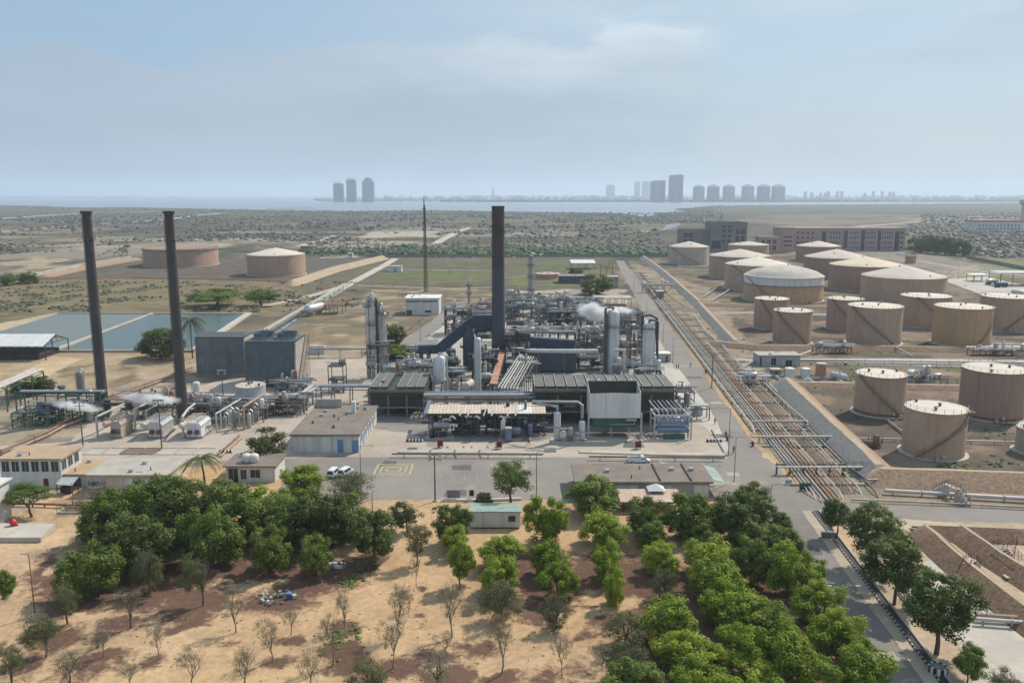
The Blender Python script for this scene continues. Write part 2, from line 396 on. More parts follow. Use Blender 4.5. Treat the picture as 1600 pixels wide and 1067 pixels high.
SHORE = [(-260, 322), (0, 321), (60, 322), (130, 325), (200, 324), (300, 326), (400, 328), (480, 329), (560, 330), (660, 328.5), (760, 330), (850, 331.5), (930, 332.5), (965, 334), (985, 337.5), (1005, 339.5), (1018, 338.5), (1030, 334),
   (1050, 331.5), (1085, 330.5), (1060, 327.8), (1058, 326.4), (1080, 325.4), (1110, 321.8), (1200, 320.4), (1350, 319.2), (1500, 317.8), (1620, 317.2), (1900, 317)]
def build_ground():
 # one sheet from below the camera to the creek; finer near, coarser far
 Ys = [-40.0, 0.0, 40.0]
 y = 60.0
 while y < 5600: Ys.append(y); y *= 1.0072
 Ys = np.array(Ys); U = np.linspace(-1, 1, 400)
 YY = np.repeat(Ys[:, None], len(U), 1); XX = U[None, :] * (YY.clip(60) * .80 + 60)
 X = XX.ravel(); Y = YY.ravel(); nU, nY = len(U), len(Ys)
 def col(c): return np.array(c)[None, :]
 wX = X + (fbm(X, Y, 14, 3, 1) - .5) * 10; wY = Y + (fbm(X, Y, 14, 3, 5) - .5) * 10
 far = sstep(Y, 230, 420)
 C = np.repeat(col((.475, .32, .185)), len(X), 0)
 C = C * (1 + (fbm(X, Y, 9, 5, 2)[:, None] - .5) * .35)
 C = C + (fbm(X, Y, 30, 4, 7)[:, None] - .5) * np.array([.10, .11, .12])
 # open country: grey-olive scrub floor with salt pans and dark mud
 n1 = fbm(X, Y, 160, 5, 11); n2 = fbm(X, Y * .6, 420, 5, 15); n3 = fbm(X, Y, 45, 4, 19)
 S = np.repeat(col((.165, .145, .105)), len(X), 0) * (1 + (n3[:, None] - .5) * .8)
 k = sstep(n1, .52, .66)[:, None]; S = S * (1 - k * .75) + col((.085, .088, .058)) * k * .75
 k = (sstep(n2 * .55 + fbm(X * .5, Y, 70, 5, 23) * .5, .545, .63) * sstep(Y, 2600, 900))[:, None]; S = S * (1 - k * .8) + col((.40, .335, .255)) * k * .8
 S = S * .68; C = C * (1 - far[:, None]) + S * far[:, None]
 def paint(px, c, strength=1.0, patch=None, var=.3, seed=0, warp=1.0):
  nonlocal C
  P = pw(px)
  k = inpoly(X + (wX - X) * warp * np.clip(Y / 250, .5, 4), Y + (wY - Y) * warp * np.clip(Y / 250, .5, 4), P).astype(float) * strength
  if patch: k = k * sstep(fbm(X, Y, patch[0], 5, seed + 31), patch[1], patch[1] + patch[2])
  cc = np.array(c)[None, :] * (1 + (fbm(X, Y, 6 + 0 * seed, 4, seed)[:, None] - .5) * var * 2)
  C = C * (1 - k[:, None]) + cc * k[:, None]
 far_l = sstep(Y, 1500, 2600)[:, None]; C = C * (1 - far_l * .6) + col((.115, .115, .08)) * far_l * .6 * (1 + (n3[:, None] - .5))
 # salt flats, mud flats
 paint([(1130, 347), (1200, 336), (1300, 334), (1440, 336), (1400, 346), (1280, 352)], (.24, .21, .165), .5, (120, .3, .2), .2, 2, .5)
 paint([(1400, 341), (1600, 336), (1600, 345), (1420, 347)], (.30, .25, .185), .8, (90, .42, .1), .2, 3, .5)
 paint([(560, 372), (580, 362), (690, 361), (680, 371)], (.42, .36, .28), .9, (50, .38, .12), .2, 4, .4)
 paint([(70, 385), (230, 372), (420, 372), (400, 392), (230, 398)], (.38, .31, .225), .85, (60, .46, .1), .25, 5)
 paint([(0, 410), (60, 402), (160, 412), (60, 428), (0, 432)], (.40, .31, .21), .8, (30, .42, .1), .25, 6)
 paint([(400, 383), (470, 372), (660, 375), (640, 392), (440, 396)], (.34, .29, .22), .75, (35, .47, .08), .3, 7)
 paint([(950, 360), (1010, 352), (1060, 350), (1050, 358), (1000, 366)], (.13, .16, .05), .7, (40, .45, .1), .3, 8)
 paint([(480, 388), (1060, 386), (1050, 400), (620, 401), (500, 398)], (.05, .085, .04), .85, (25, .30, .1), .4, 9, .3)
 # compound
 paint([(150, 434), (210, 406), (420, 402), (600, 403), (520, 440), (330, 438)], (.125, .105, .085), .95, None, .4, 12, .3)
 paint([(0, 442), (200, 434), (520, 440), (560, 452), (440, 492), (90, 490), (0, 512)], (.19, .15, .085), .95, None, .4, 13, .6)
 paint([(0, 450), (200, 440), (520, 443), (540, 455), (440, 485), (150, 486), (0, 495)], (.12, .125, .055), .8, (14, .50, .10), .4, 14)
 paint([(430, 440), (620, 400), (960, 402), (980, 450), (700, 475), (520, 480)], (.135, .115, .075), .9, None, .5, 15, .4)
 paint([(625, 404), (762, 404), (762, 420), (600, 421)], (.11, .125, .055), .7, (10, .47, .14), .4, 16, .3)
 paint([(600, 424), (765, 424), (760, 443), (570, 443)], (.13, .15, .055), .85, (18, .42, .10), .3, 17, .3)
 paint([(800, 406), (935, 404), (895, 424), (800, 424)], (.10, .14, .055), .75, (10, .42, .14), .4, 18, .3)
 paint([(800, 430), (900, 428), (900, 446), (800, 446)], (.14, .18, .06), .8, (15, .42, .10), .3, 19, .3)
 paint([(520, 470), (600, 452), (760, 452), (780, 462), (690, 490), (560, 520), (490, 545), (470, 500)], (.36, .265, .17), .9, (9, .50, .10), .3, 20)
 paint([(800, 455), (960, 448), (990, 470), (960, 500), (800, 500)], (.40, .33, .26), .9, (15, .35, .12), .3, 21)
 paint([(0, 505), (95, 488), (70, 500), (0, 530)], (.46, .34, .21), .95, None, .2, 22, .3)
 paint([(0, 560), (75, 548), (215, 556), (310, 560), (310, 585), (200, 610), (0, 620)], (.34, .26, .17), .95, None, .3, 23, .4)
 paint([(85, 575), (300, 562), (310, 590), (180, 612), (95, 606)], (.19, .15, .095), .9, (9, .44, .12), .4, 24)
 paint([(0, 600), (80, 556), (130, 560), (40, 606), (0, 622)], (.50, .38, .235), .95, None, .15, 25, .3)
 paint([(-200, 640), (0, 612), (180, 606), (320, 560), (470, 540), (600, 540), (1010, 495), (1060, 560), (1140, 715), (430, 720), (130, 745), (30, 800), (-200, 830)], (.33, .265, .195), .95, None, .3, 40, .4)
 paint([(-200, 640), (0, 612), (180, 606), (320, 560), (470, 540), (600, 540), (1010, 495), (1060, 560), (1140, 715), (430, 720), (130, 745), (30, 800), (-200, 830)], (.20, .165, .13), .8, (8, .52, .12), .4, 41)
 paint([(395, 492), (500, 470), (640, 452), (780, 455), (780, 470), (700, 490), (600, 540), (470, 545), (470, 520), (410, 525)], (.20, .16, .105), .85, (9, .46, .14), .4, 42)
 paint([(60, 760), (140, 770), (170, 860), (90, 880), (20, 860)], (.25, .18, .12), .7, (5, .45, .14), .4, 43)
 # tank farm on the right
 paint([(1010, 404), (1200, 398), (1600, 392), (1900, 400), (1900, 775), (1390, 745), (1190, 590), (1120, 500)], (.22, .165, .12), .95, None, .35, 26, .3)
 paint([(1010, 404), (1600, 392), (1900, 400), (1900, 775), (1390, 745), (1190, 590), (1120, 500)], (.10, .082, .066), .9, (13, .44, .14), .4, 27)
 paint([(1010, 404), (1600, 392), (1900, 400), (1900, 775), (1390, 745), (1190, 590), (1120, 500)], (.12, .135, .05), .75, (11, .60, .06), .4, 28)
 paint([(1205, 690), (1265, 612), (1345, 600), (1600, 665), (1600, 745), (1390, 742), (1330, 690)], (.12, .096, .076), .8, (10, .46, .14), .35, 29, .5)
 paint([(1490, 430), (1560, 402), (1600, 415), (1600, 440)], (.15, .21, .045), .85, (12, .40, .12), .3, 30)
 paint([(1210, 392), (1420, 392), (1600, 425), (1520, 436), (1400, 412), (1330, 404)], (.24, .21, .17), .8, None, .2, 31, .3)
 paint([(1455, 420), (1530, 412), (1545, 440), (1480, 438)], (.42, .31, .20), .7, (14, .46, .12), .3, 32)
 # pipe track strip: pale dust
 paint([(985, 408), (1110, 452), (1210, 600), (1400, 760), (1360, 785), (1280, 775), (1190, 700), (1060, 520)], (.29, .225, .16), .9, None, .35, 33, .3)
 paint([(1000, 415), (1110, 460), (1210, 610), (1380, 750), (1300, 770), (1090, 540)], (.12, .12, .055), .7, (7, .56, .08), .4, 34)
 paint([(1270, 770), (1390, 752), (1640, 750), (1640, 840), (1420, 830), (1300, 812)], (.27, .215, .16), .9, None, .3, 36, .3)
 # bottom right pumping yard
 paint([(1330, 830), (1620, 800), (1900, 900), (1900, 1300), (1500, 1200)], (.44, .34, .245), .9, None, .25, 35, .4)
 # wood: dark reddish leaf litter round the trees, open sand lanes between
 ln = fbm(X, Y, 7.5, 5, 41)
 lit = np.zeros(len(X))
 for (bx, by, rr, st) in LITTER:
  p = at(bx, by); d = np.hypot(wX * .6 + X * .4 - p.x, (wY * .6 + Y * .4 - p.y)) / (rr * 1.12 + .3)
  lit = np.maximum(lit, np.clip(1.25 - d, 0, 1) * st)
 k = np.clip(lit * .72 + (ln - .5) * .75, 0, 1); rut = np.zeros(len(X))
 for lane in (((20, 1070), (190, 1010), (330, 985), (480, 985), (600, 900), (660, 850), (680, 790)), ((0, 930), (90, 880), (130, 845)), ((130, 960), (240, 1000), (300, 990)),
     ((760, 1040), (880, 985), (1000, 930)), ((880, 1020), (960, 1000))):
  q = pw(lane)
  for (x0, y0), (x1, y1) in zip(q, q[1:]):
   L2 = (x1 - x0) ** 2 + (y1 - y0) ** 2; t = np.clip(((X - x0) * (x1 - x0) + (Y - y0) * (y1 - y0)) / L2, 0, 1)
   d = np.hypot(wX - x0 - t * (x1 - x0), wY - y0 - t * (y1 - y0)); k = k * sstep(d, .7, 2.4); rut = np.maximum(rut, sstep(abs(d - .85), .45, .1))
 k = k * (Y < 165)
 C = C * (1 - .16 * rut[:, None])
 C = np.clip(C, .01, .7)
 verts = np.stack([X, Y, np.where(Y > 1500, -(Y - 1500) * .0001, 0.0)], 1)
 idx = np.arange(nU * nY).reshape(nY, nU)
 q = np.stack([idx[:-1, :-1], idx[:-1, 1:], idx[1:, 1:], idx[1:, :-1]], -1).reshape(-1, 4)
 keep = np.ones(len(q), bool)
 cxy = verts[q].mean(1); sh = pw([(-900, 322)] + SHORE + [(2500, 317)]); sh = sh + [(9000, -100), (-9000, -100)]
 keep = inpoly(cxy[:, 0], cxy[:, 1], sh)
 q = q[keep]
 me = bpy.data.meshes.new('ground'); me.vertices.add(len(verts)); me.vertices.foreach_set('co', verts.astype(np.float32).ravel())
 me.loops.add(q.size); me.loops.foreach_set('vertex_index', q.astype(np.int32).ravel())
 me.polygons.add(len(q)); me.polygons.foreach_set('loop_start', np.arange(0, q.size, 4, dtype=np.int32))
 me.update(calc_edges=True); me.validate()
 a = me.color_attributes.new('soil', 'FLOAT_COLOR', 'POINT')
 a.data.foreach_set('color', np.concatenate([C, k[:, None]], 1).astype(np.float32).ravel())
 m_, nt, b = nodes_of('soil'); N, L = nt.nodes.new, nt.links.new
 va = N('ShaderNodeVertexColor'); va.layer_name = 'soil'; g = N('ShaderNodeNewGeometry')
 n1 = N('ShaderNodeTexNoise'); n1.inputs['Scale'].default_value = .9; n1.inputs['Detail'].default_value = 8; n1.inputs['Roughness'].default_value = .7; L(g.outputs['Position'], n1.inputs['Vector'])
 n2 = N('ShaderNodeTexNoise'); n2.inputs['Scale'].default_value = .07; n2.inputs['Detail'].default_value = 8; n2.inputs['Roughness'].default_value = .68; L(g.outputs['Position'], n2.inputs['Vector'])
 mu = N('ShaderNodeMath'); mu.operation = 'MULTIPLY_ADD'; L(n1.outputs[0], mu.inputs[0]); mu.inputs[1].default_value = 1.1; mu.inputs[2].default_value = .05
 mu2 = N('ShaderNodeMath'); mu2.operation = 'MULTIPLY_ADD'; L(n2.outputs[0], mu2.inputs[0]); mu2.inputs[1].default_value = .8; L(mu.outputs[0], mu2.inputs[2])
 n4 = N('ShaderNodeTexNoise'); n4.inputs['Scale'].default_value = .75; n4.inputs['Detail'].default_value = 10; n4.inputs['Roughness'].default_value = .72; n4.inputs['Distortion'].default_value = .5; L(g.outputs['Position'], n4.inputs['Vector'])
 n5 = N('ShaderNodeTexNoise'); n5.inputs['Scale'].default_value = 3.2; n5.inputs['Detail'].default_value = 8; n5.inputs['Roughness'].default_value = .75; L(g.outputs['Position'], n5.inputs['Vector'])
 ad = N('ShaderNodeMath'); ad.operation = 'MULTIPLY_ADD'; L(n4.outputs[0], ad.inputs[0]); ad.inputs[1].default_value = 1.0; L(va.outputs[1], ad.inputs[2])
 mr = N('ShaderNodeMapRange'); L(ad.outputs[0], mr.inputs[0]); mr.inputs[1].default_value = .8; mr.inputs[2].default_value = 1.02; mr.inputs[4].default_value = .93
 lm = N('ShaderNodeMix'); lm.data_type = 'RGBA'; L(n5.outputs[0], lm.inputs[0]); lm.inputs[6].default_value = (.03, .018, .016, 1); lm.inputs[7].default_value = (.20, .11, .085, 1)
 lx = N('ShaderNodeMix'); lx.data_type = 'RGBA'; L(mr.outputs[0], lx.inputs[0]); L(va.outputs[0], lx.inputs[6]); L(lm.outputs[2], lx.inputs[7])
 hv = N('ShaderNodeHueSaturation'); L(lx.outputs[2], hv.inputs['Color']); L(mu2.outputs[0], hv.inputs['Value']); L(hv.outputs[0], b.inputs['Base Color'])
 b.inputs['Roughness'].default_value = .95; b.inputs['Specular IOR Level'].default_value = .1
 bp = N('ShaderNodeBump'); bp.inputs['Strength'].default_value = .5; bp.inputs['Distance'].default_value = .25; L(n1.outputs[0], bp.inputs['Height']); L(bp.outputs[0], b.inputs['Normal'])
 me.materials.append(m_)
 o = bpy.data.objects.new('ground', me); COL.objects.link(o); tag(o, kind='structure')
# leaf litter rings: photo foot, radius, strength
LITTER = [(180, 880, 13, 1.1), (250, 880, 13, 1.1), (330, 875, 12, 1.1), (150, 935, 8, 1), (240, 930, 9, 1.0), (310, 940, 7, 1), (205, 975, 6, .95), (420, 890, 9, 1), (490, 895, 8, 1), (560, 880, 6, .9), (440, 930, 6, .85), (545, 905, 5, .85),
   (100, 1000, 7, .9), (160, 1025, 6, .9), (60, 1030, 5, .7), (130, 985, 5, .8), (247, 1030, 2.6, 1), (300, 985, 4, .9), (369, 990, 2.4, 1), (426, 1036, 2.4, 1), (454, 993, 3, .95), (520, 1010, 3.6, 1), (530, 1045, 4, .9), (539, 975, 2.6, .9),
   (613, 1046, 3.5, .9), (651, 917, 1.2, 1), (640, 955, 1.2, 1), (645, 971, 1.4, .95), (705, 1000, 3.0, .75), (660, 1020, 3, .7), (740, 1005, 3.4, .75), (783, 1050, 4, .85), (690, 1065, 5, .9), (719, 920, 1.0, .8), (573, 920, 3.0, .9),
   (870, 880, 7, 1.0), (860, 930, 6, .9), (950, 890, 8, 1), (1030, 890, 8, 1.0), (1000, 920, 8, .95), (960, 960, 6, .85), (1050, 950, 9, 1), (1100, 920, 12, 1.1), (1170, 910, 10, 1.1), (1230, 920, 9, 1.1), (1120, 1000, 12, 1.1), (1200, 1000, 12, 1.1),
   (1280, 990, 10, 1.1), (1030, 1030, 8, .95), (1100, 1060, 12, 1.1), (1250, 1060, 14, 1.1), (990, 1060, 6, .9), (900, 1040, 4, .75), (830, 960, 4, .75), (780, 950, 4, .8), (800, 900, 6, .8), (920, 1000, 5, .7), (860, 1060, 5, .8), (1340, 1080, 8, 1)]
build_ground()

def sheet(name, poly, z, m, jit=.35, step=4.0, world_pts=False, label=None, cat=None):
 """flat area with slightly irregular edges"""
 P = [Vector((p[0], p[1], 0)) for p in poly] if world_pts else [at(*p) for p in poly]
 out = []
 for i in range(len(P)):
  a, b = P[i], P[(i + 1) % len(P)]; n = max(1, int((b - a).length / step))
  d = (b - a).normalized() if (b - a).length else Vector((1, 0, 0)); nn = Vector((-d.y, d.x, 0))
  for k in range(n):
   p = a.lerp(b, k / n); s = (mnoise.noise(Vector((p.x * .35, p.y * .35, 1.7))) + .6 * mnoise.noise(Vector((p.x * 1.1, p.y * 1.1, 5)))) * jit * (k > 0)
   out.append((p.x + nn.x * s, p.y + nn.y * s, z))
 bm = bmesh.new(); vs_ = [bm.verts.new(p) for p in out]; f = bm.faces.new(vs_); f.normal_update()
 if f.normal.z < 0: f.normal_flip()
 bmesh.ops.triangulate(bm, faces=[f], quad_method='BEAUTY', ngon_method='EAR_CLIP')
 me = bpy.data.meshes.new(name); bm.to_mesh(me); bm.free(); me.materials.append(MAT[m])
 o = bpy.data.objects.new(name, me); COL.objects.link(o)
 return tag(o, label, cat, kind='structure') if not cat else tag(o, label, cat)
def strip(name, pts, w, z, m, world_pts=False, jit=.3):
 P = [Vector((p[0], p[1], 0)) for p in pts] if world_pts else [at(*p) for p in pts]
 Lf, Rt = [], []
 for i, p in enumerate(P):
  d = (P[min(i + 1, len(P) - 1)] - P[max(0, i - 1)]).normalized(); n = Vector((-d.y, d.x, 0)); ww = w[i] if isinstance(w, (list, tuple)) else w
  Lf.append(p + n * ww / 2); Rt.append(p - n * ww / 2)
 return sheet(name, [(p.x, p.y) for p in Lf + Rt[::-1]], z, m, jit, max(3, (P[-1] - P[0]).length / 90), True)

# water: the creek reaches the horizon
def water_mat(name, col, rough, bscale, bstr):
 m_, nt, b = nodes_of(name); N, L = nt.nodes.new, nt.links.new
 g = N('ShaderNodeNewGeometry'); n1 = N('ShaderNodeTexNoise'); n1.inputs['Scale'].default_value = bscale; n1.inputs['Detail'].default_value = 4
 mp = N('ShaderNodeMapping'); mp.inputs['Scale'].default_value = (1, 1.8, 1); L(g.outputs['Position'], mp.inputs[0]); L(mp.outputs[0], n1.inputs['Vector'])
 bp = N('ShaderNodeBump'); bp.inputs['Strength'].default_value = bstr; bp.inputs['Distance'].default_value = .3; L(n1.outputs[0], bp.inputs['Height']); L(bp.outputs[0], b.inputs['Normal'])
 b.inputs['Base Color'].default_value = col + (1,); b.inputs['Roughness'].default_value = rough; b.inputs['IOR'].default_value = 1.33
water_mat('sea_water', (.22, .27, .31), .35, .02, .25)
water_mat('pond_water', (.075, .115, .105), .2, .9, .7)
water_mat('pond_water_grey', (.15, .165, .145), .28, .9, .7)
m = MB(); m.quad((-60000, 1500, -1.2), (60000, 1500, -1.2), (60000, 70000, -1.2), (-60000, 70000, -1.2)); tag(m.build('sea', 'sea_water'), kind='structure')
# inland pools and the winding creek arm
for pts in ([(1040, 352), (1052, 349), (1066, 348), (1064, 351), (1055, 355), (1040, 359), (1030, 361), (1038, 356)], [(1002, 360), (1016, 360), (1015, 363), (1004, 363)], [(800, 364), (820, 362.5), (815, 366.5), (800, 367)]):
 sheet('water', pts, .06, 'pale_track' if False else 'pond_water_grey', .8, 20)
# far shore beyond the creek
def far_land(name, pts, z, m):
 m_ = MB(); P = [at(*p) for p in pts]; m_.quad(*[(p.x, p.y, z) for p in P]); o = m_.build(name, m); tag(o, kind='structure'); return o
mat('far_soil', (.13, .13, .11), .95, .3, .004)
far_land('far_shore', [(492, 310.6), (640, 311.6), (700, 313.2), (900, 314.6), (1240, 314.8), (1700, 314.2), (2100, 314), (2100, 306), (500, 308.5)], -.6, 'far_soil')
far_land('sand_spit', [(-200, 307.6), (150, 307.0), (270, 306.4), (150, 306.2), (-200, 306.0)], -.6, 'far_soil')
far_land('spit', [(418, 326.2), (490, 325.6), (490, 324.9), (418, 325.4)], -.6, 'far_soil')

# roads, yards, tracks
sheet('pavement', [(546, 714), (575, 640), (572, 556), (690, 500), (930, 496), (1012, 497), (1084, 632), (1140, 714)], .003, 'yard', .3, 4)
sheet('oil_and_shade', [(570, 668), (600, 640), (1075, 640), (1070, 682), (1000, 686), (900, 680), (840, 690), (660, 690), (640, 676)], .0165, 'concrete_dark', 1.2, 2)  # oil stain, with the shade under coolers and canopy put into its colour
def rx(Y): return 44.4 + .0755 * Y
sheet('road', [(rx(a) - (8.4 if a < 700 else 7), a) for a in (60, 100, 150, 200, 300, 400, 500, 600, 760)] + [(rx(a), a) for a in (760, 600, 500, 400, 300, 200, 150, 100, 60)], .016, 'asphalt', .7, 2, True)
sheet('road', [(430, 716), (700, 712), (1000, 716), (1200, 716), (1250, 765), (1290, 786), (1600, 796), (1900, 802), (1900, 834), (1600, 818), (1300, 806), (1230, 800), (1150, 778), (900, 786), (840, 780), (700, 781), (590, 781), (520, 800), (440, 760)], .008, 'asphalt', .9, 2)
sheet('pavement', [(552, 711), (578, 672), (604, 634), (1085, 634), (1104, 668), (1136, 711)], .012, 'yard', .2, 4)
sheet('pavement', [(-150, 760), (-60, 700), (110, 690), (160, 640), (300, 606), (470, 562), (575, 560), (596, 634), (570, 672), (546, 711), (430, 716), (300, 722), (130, 742), (40, 790)], .006, 'yard', .6, 4)
sheet('pavement', [(604, 632), (575, 558), (700, 505), (930, 500), (1010, 500), (1082, 632)], .006, 'concrete', .5, 4)
sheet('path', [(612, 545), (690, 490), (704, 472), (730, 472), (690, 520), (680, 545)], .02, 'asphalt', .4, 4)
sheet('path', [(662, 530), (716, 494), (775, 494), (775, 532)], .026, 'concrete_pale', .3, 4)
sheet('pavement', [(1016, 620), (1040, 575), (1060, 575), (1110, 640), (1140, 700), (1132, 711), (1104, 668)], .02, 'concrete_pale', .3, 4)
strip('path', [(500, 470), (540, 447), (600, 415), (618, 404)], 7, .03, 'pale_track')
strip('path', [(400, 480), (470, 467), (530, 449)], 6, .026, 'dirt_path', jit=1.2)
strip('path', [(560, 446), (700, 451), (770, 449)], 2.2, .03, 'pale_track')
strip('path', [(618, 421), (770, 423)], 2.4, .03, 'pale_track')
strip('path', [(-100, 350), (0, 342), (60, 337.6), (130, 333.4), (245, 330.8)], 26, .14, 'pale_track', jit=2)
strip('path', [(-100, 371), (0, 362), (130, 352), (260, 343), (310, 336.4), (345, 333.6)], [16, 16, 18, 20, 24, 28], .14, 'pale_track', jit=2)
strip('path', [(470, 384), (500, 376), (525, 368)], 9, .14, 'pale_track', jit=2)
strip('path', [(680, 381), (706, 367), (722, 360), (735, 356)], 12, .14, 'pale_track', jit=2)
strip('path', [(655, 358), (700, 357.5), (800, 358.5)], 10, .1, 'pale_track', jit=2)
strip('path', [(960, 398.5), (800, 399), (640, 400), (500, 403)], 8, .1, 'pale_track', jit=1)
strip('path', [(1190, 392), (1330, 401), (1430, 407), (1530, 424), (1700, 440)], 11, .05, 'road_dust', jit=1.5)
strip('path', [(1320, 356), (1420, 348), (1600, 344)], 14, .12, 'pale_track', jit=2)
sheet('pavement', [(1470, 437), (1540, 432), (1640, 456), (1640, 476), (1590, 474), (1550, 466)], .03, 'concrete_pale', .5, 4)
strip('path', [(1145, 584), (1200, 566), (1330, 566), (1640, 574)], 9, .02, 'road_dust', jit=.6)
strip('path', [(1150, 563), (1400, 562), (1700, 566)], 6, .02, 'concrete', jit=.6)
strip('path', [(1040, 492), (1100, 490), (1180, 488), (1300, 492)], 8, .02, 'road_dust', jit=.6)
strip('path', [(1300, 812), (1450, 822), (1620, 838)], 5.5, .02, 'dirt_path', jit=.5)
sheet('pavement', [(1440, 880), (1480, 862), (1540, 930), (1640, 1010), (1640, 1200), (1560, 1200), (1500, 1010)], .01, 'concrete_pale', .4, 4)

# worn patches and repairs in the paving
_pr = random.Random(31)
for i in range(26):
 x, y = (_pr.uniform(600, 1180), _pr.uniform(718, 775)) if i < 12 else (_pr.uniform(620, 1100), _pr.uniform(690, 708)) if i < 19 else (0, 0); c = at(x, y) if x else Vector((rx(100 + (i - 19) * 34) - _pr.uniform(2, 7), 100 + (i - 19) * 34, 0)); a, b = _pr.uniform(.8, 3.2), _pr.uniform(.6, 2.6)
 sheet('paving_patch', [(c.x - a, c.y - b), (c.x + a, c.y - b * _pr.uniform(.7, 1.2)), (c.x + a * .9, c.y + b), (c.x - a * _pr.uniform(.7, 1.1), c.y + b)], .019 + i * .0002, ('asphalt_dark', 'road_dust', 'asphalt_dark', 'yard')[i % 4], .35, .8, True)
# painted marks on the front yard: a helipad-like nest of yellow squares, bay lines
def marks():
 c = at(615, 733.5); m = MB()
 for s, w in ((3.9, .45), (2.7, .4), (1.5, .4)):
  y = s * .9
  for a in (-1, 1):
   m.box(c.x - s, c.x + s, c.y + a * y - w / 2, c.y + a * y + w / 2, .0, .004)
   m.box(c.x + a * s - w / 2, c.x + a * s + w / 2, c.y - y + w / 2 + .01, c.y + y - w / 2 - .01, .0, .004)
 tag(m.build('road_marking', 'yellow_line', loc=(0, 0, .03)), kind='structure')
 m = MB()
 for k in range(7):
  p = at(650 + k * 19, 745); m.box(p.x - .04, p.x + .04, p.y - 1.6, p.y + 1.6, 0, .004)
 p0, p1 = at(560, 753), at(640, 753); m.box(p0.x, p1.x, p0.y - .06, p0.y + .06, 0, .004)
 tag(m.build('road_marking', 'white_line', loc=(0, 0, .029)), kind='structure')
 m = MB(); a, b = at(1028, 726), at(1040, 720)
 p = [at(1033, 718.5), at(1052, 729.5), at(1040, 729.5), at(1026, 720.5)]
 m.quad(*[(q.x, q.y, 0) for q in p[::-1]]); tag(m.build('road_marking', 'white_line', loc=(0, 0, .031)), kind='structure')
 m = MB()
 for y in (566, 500): a = at(1100, y) ; 
 for Y in (288, 402): m.box(rx(Y) - 8.2, rx(Y) - .2, Y - .5, Y + .5, 0, .004)
 tag(m.build('road_marking', 'white_line', loc=(0, 0, .032)), kind='structure')
marks()

# reservoirs
def reservoir():
 A = [(90, 491), (237, 492), (84, 546), (-90, 546)]; B = [(239.5, 492), (388, 491.5), (302, 549.5), (88, 549.5)]
 sheet('water', A, .25, 'pond_water_grey', .05, 30); sheet('water', B, .25, 'pond_water', .05, 30)
 def wall(pts, w, h, label):
  P = [at(*p) for p in pts]; m = MB()
  for a, b in zip(P, P[1:]):
   m.bar((a.x, a.y, h / 2), (b.x, b.y, h / 2), w, h)
  o = m.build('basin_wall', 'concrete_pale'); tag(o, label, 'wall')
 wall([(238, 490.6), (86, 547)], 1.3, .55, 'low concrete wall dividing the two rectangular water basins')
 wall([(388.5, 491), (304, 548)], 3.2, .8, 'pale concrete wall along the right side of the water basins')
 wall([(89, 490.2), (388.5, 490.6)], .9, .6, 'thin concrete wall along the far side of the water basins')
 wall([(88, 490.6), (-95, 530)], 1.2, .6, 'concrete wall along the far left side of the water basins')
 wall([(86, 550.4), (305, 550.4)], 1.0, 1.0, 'concrete wall along the near side of the water basins')
reservoir()
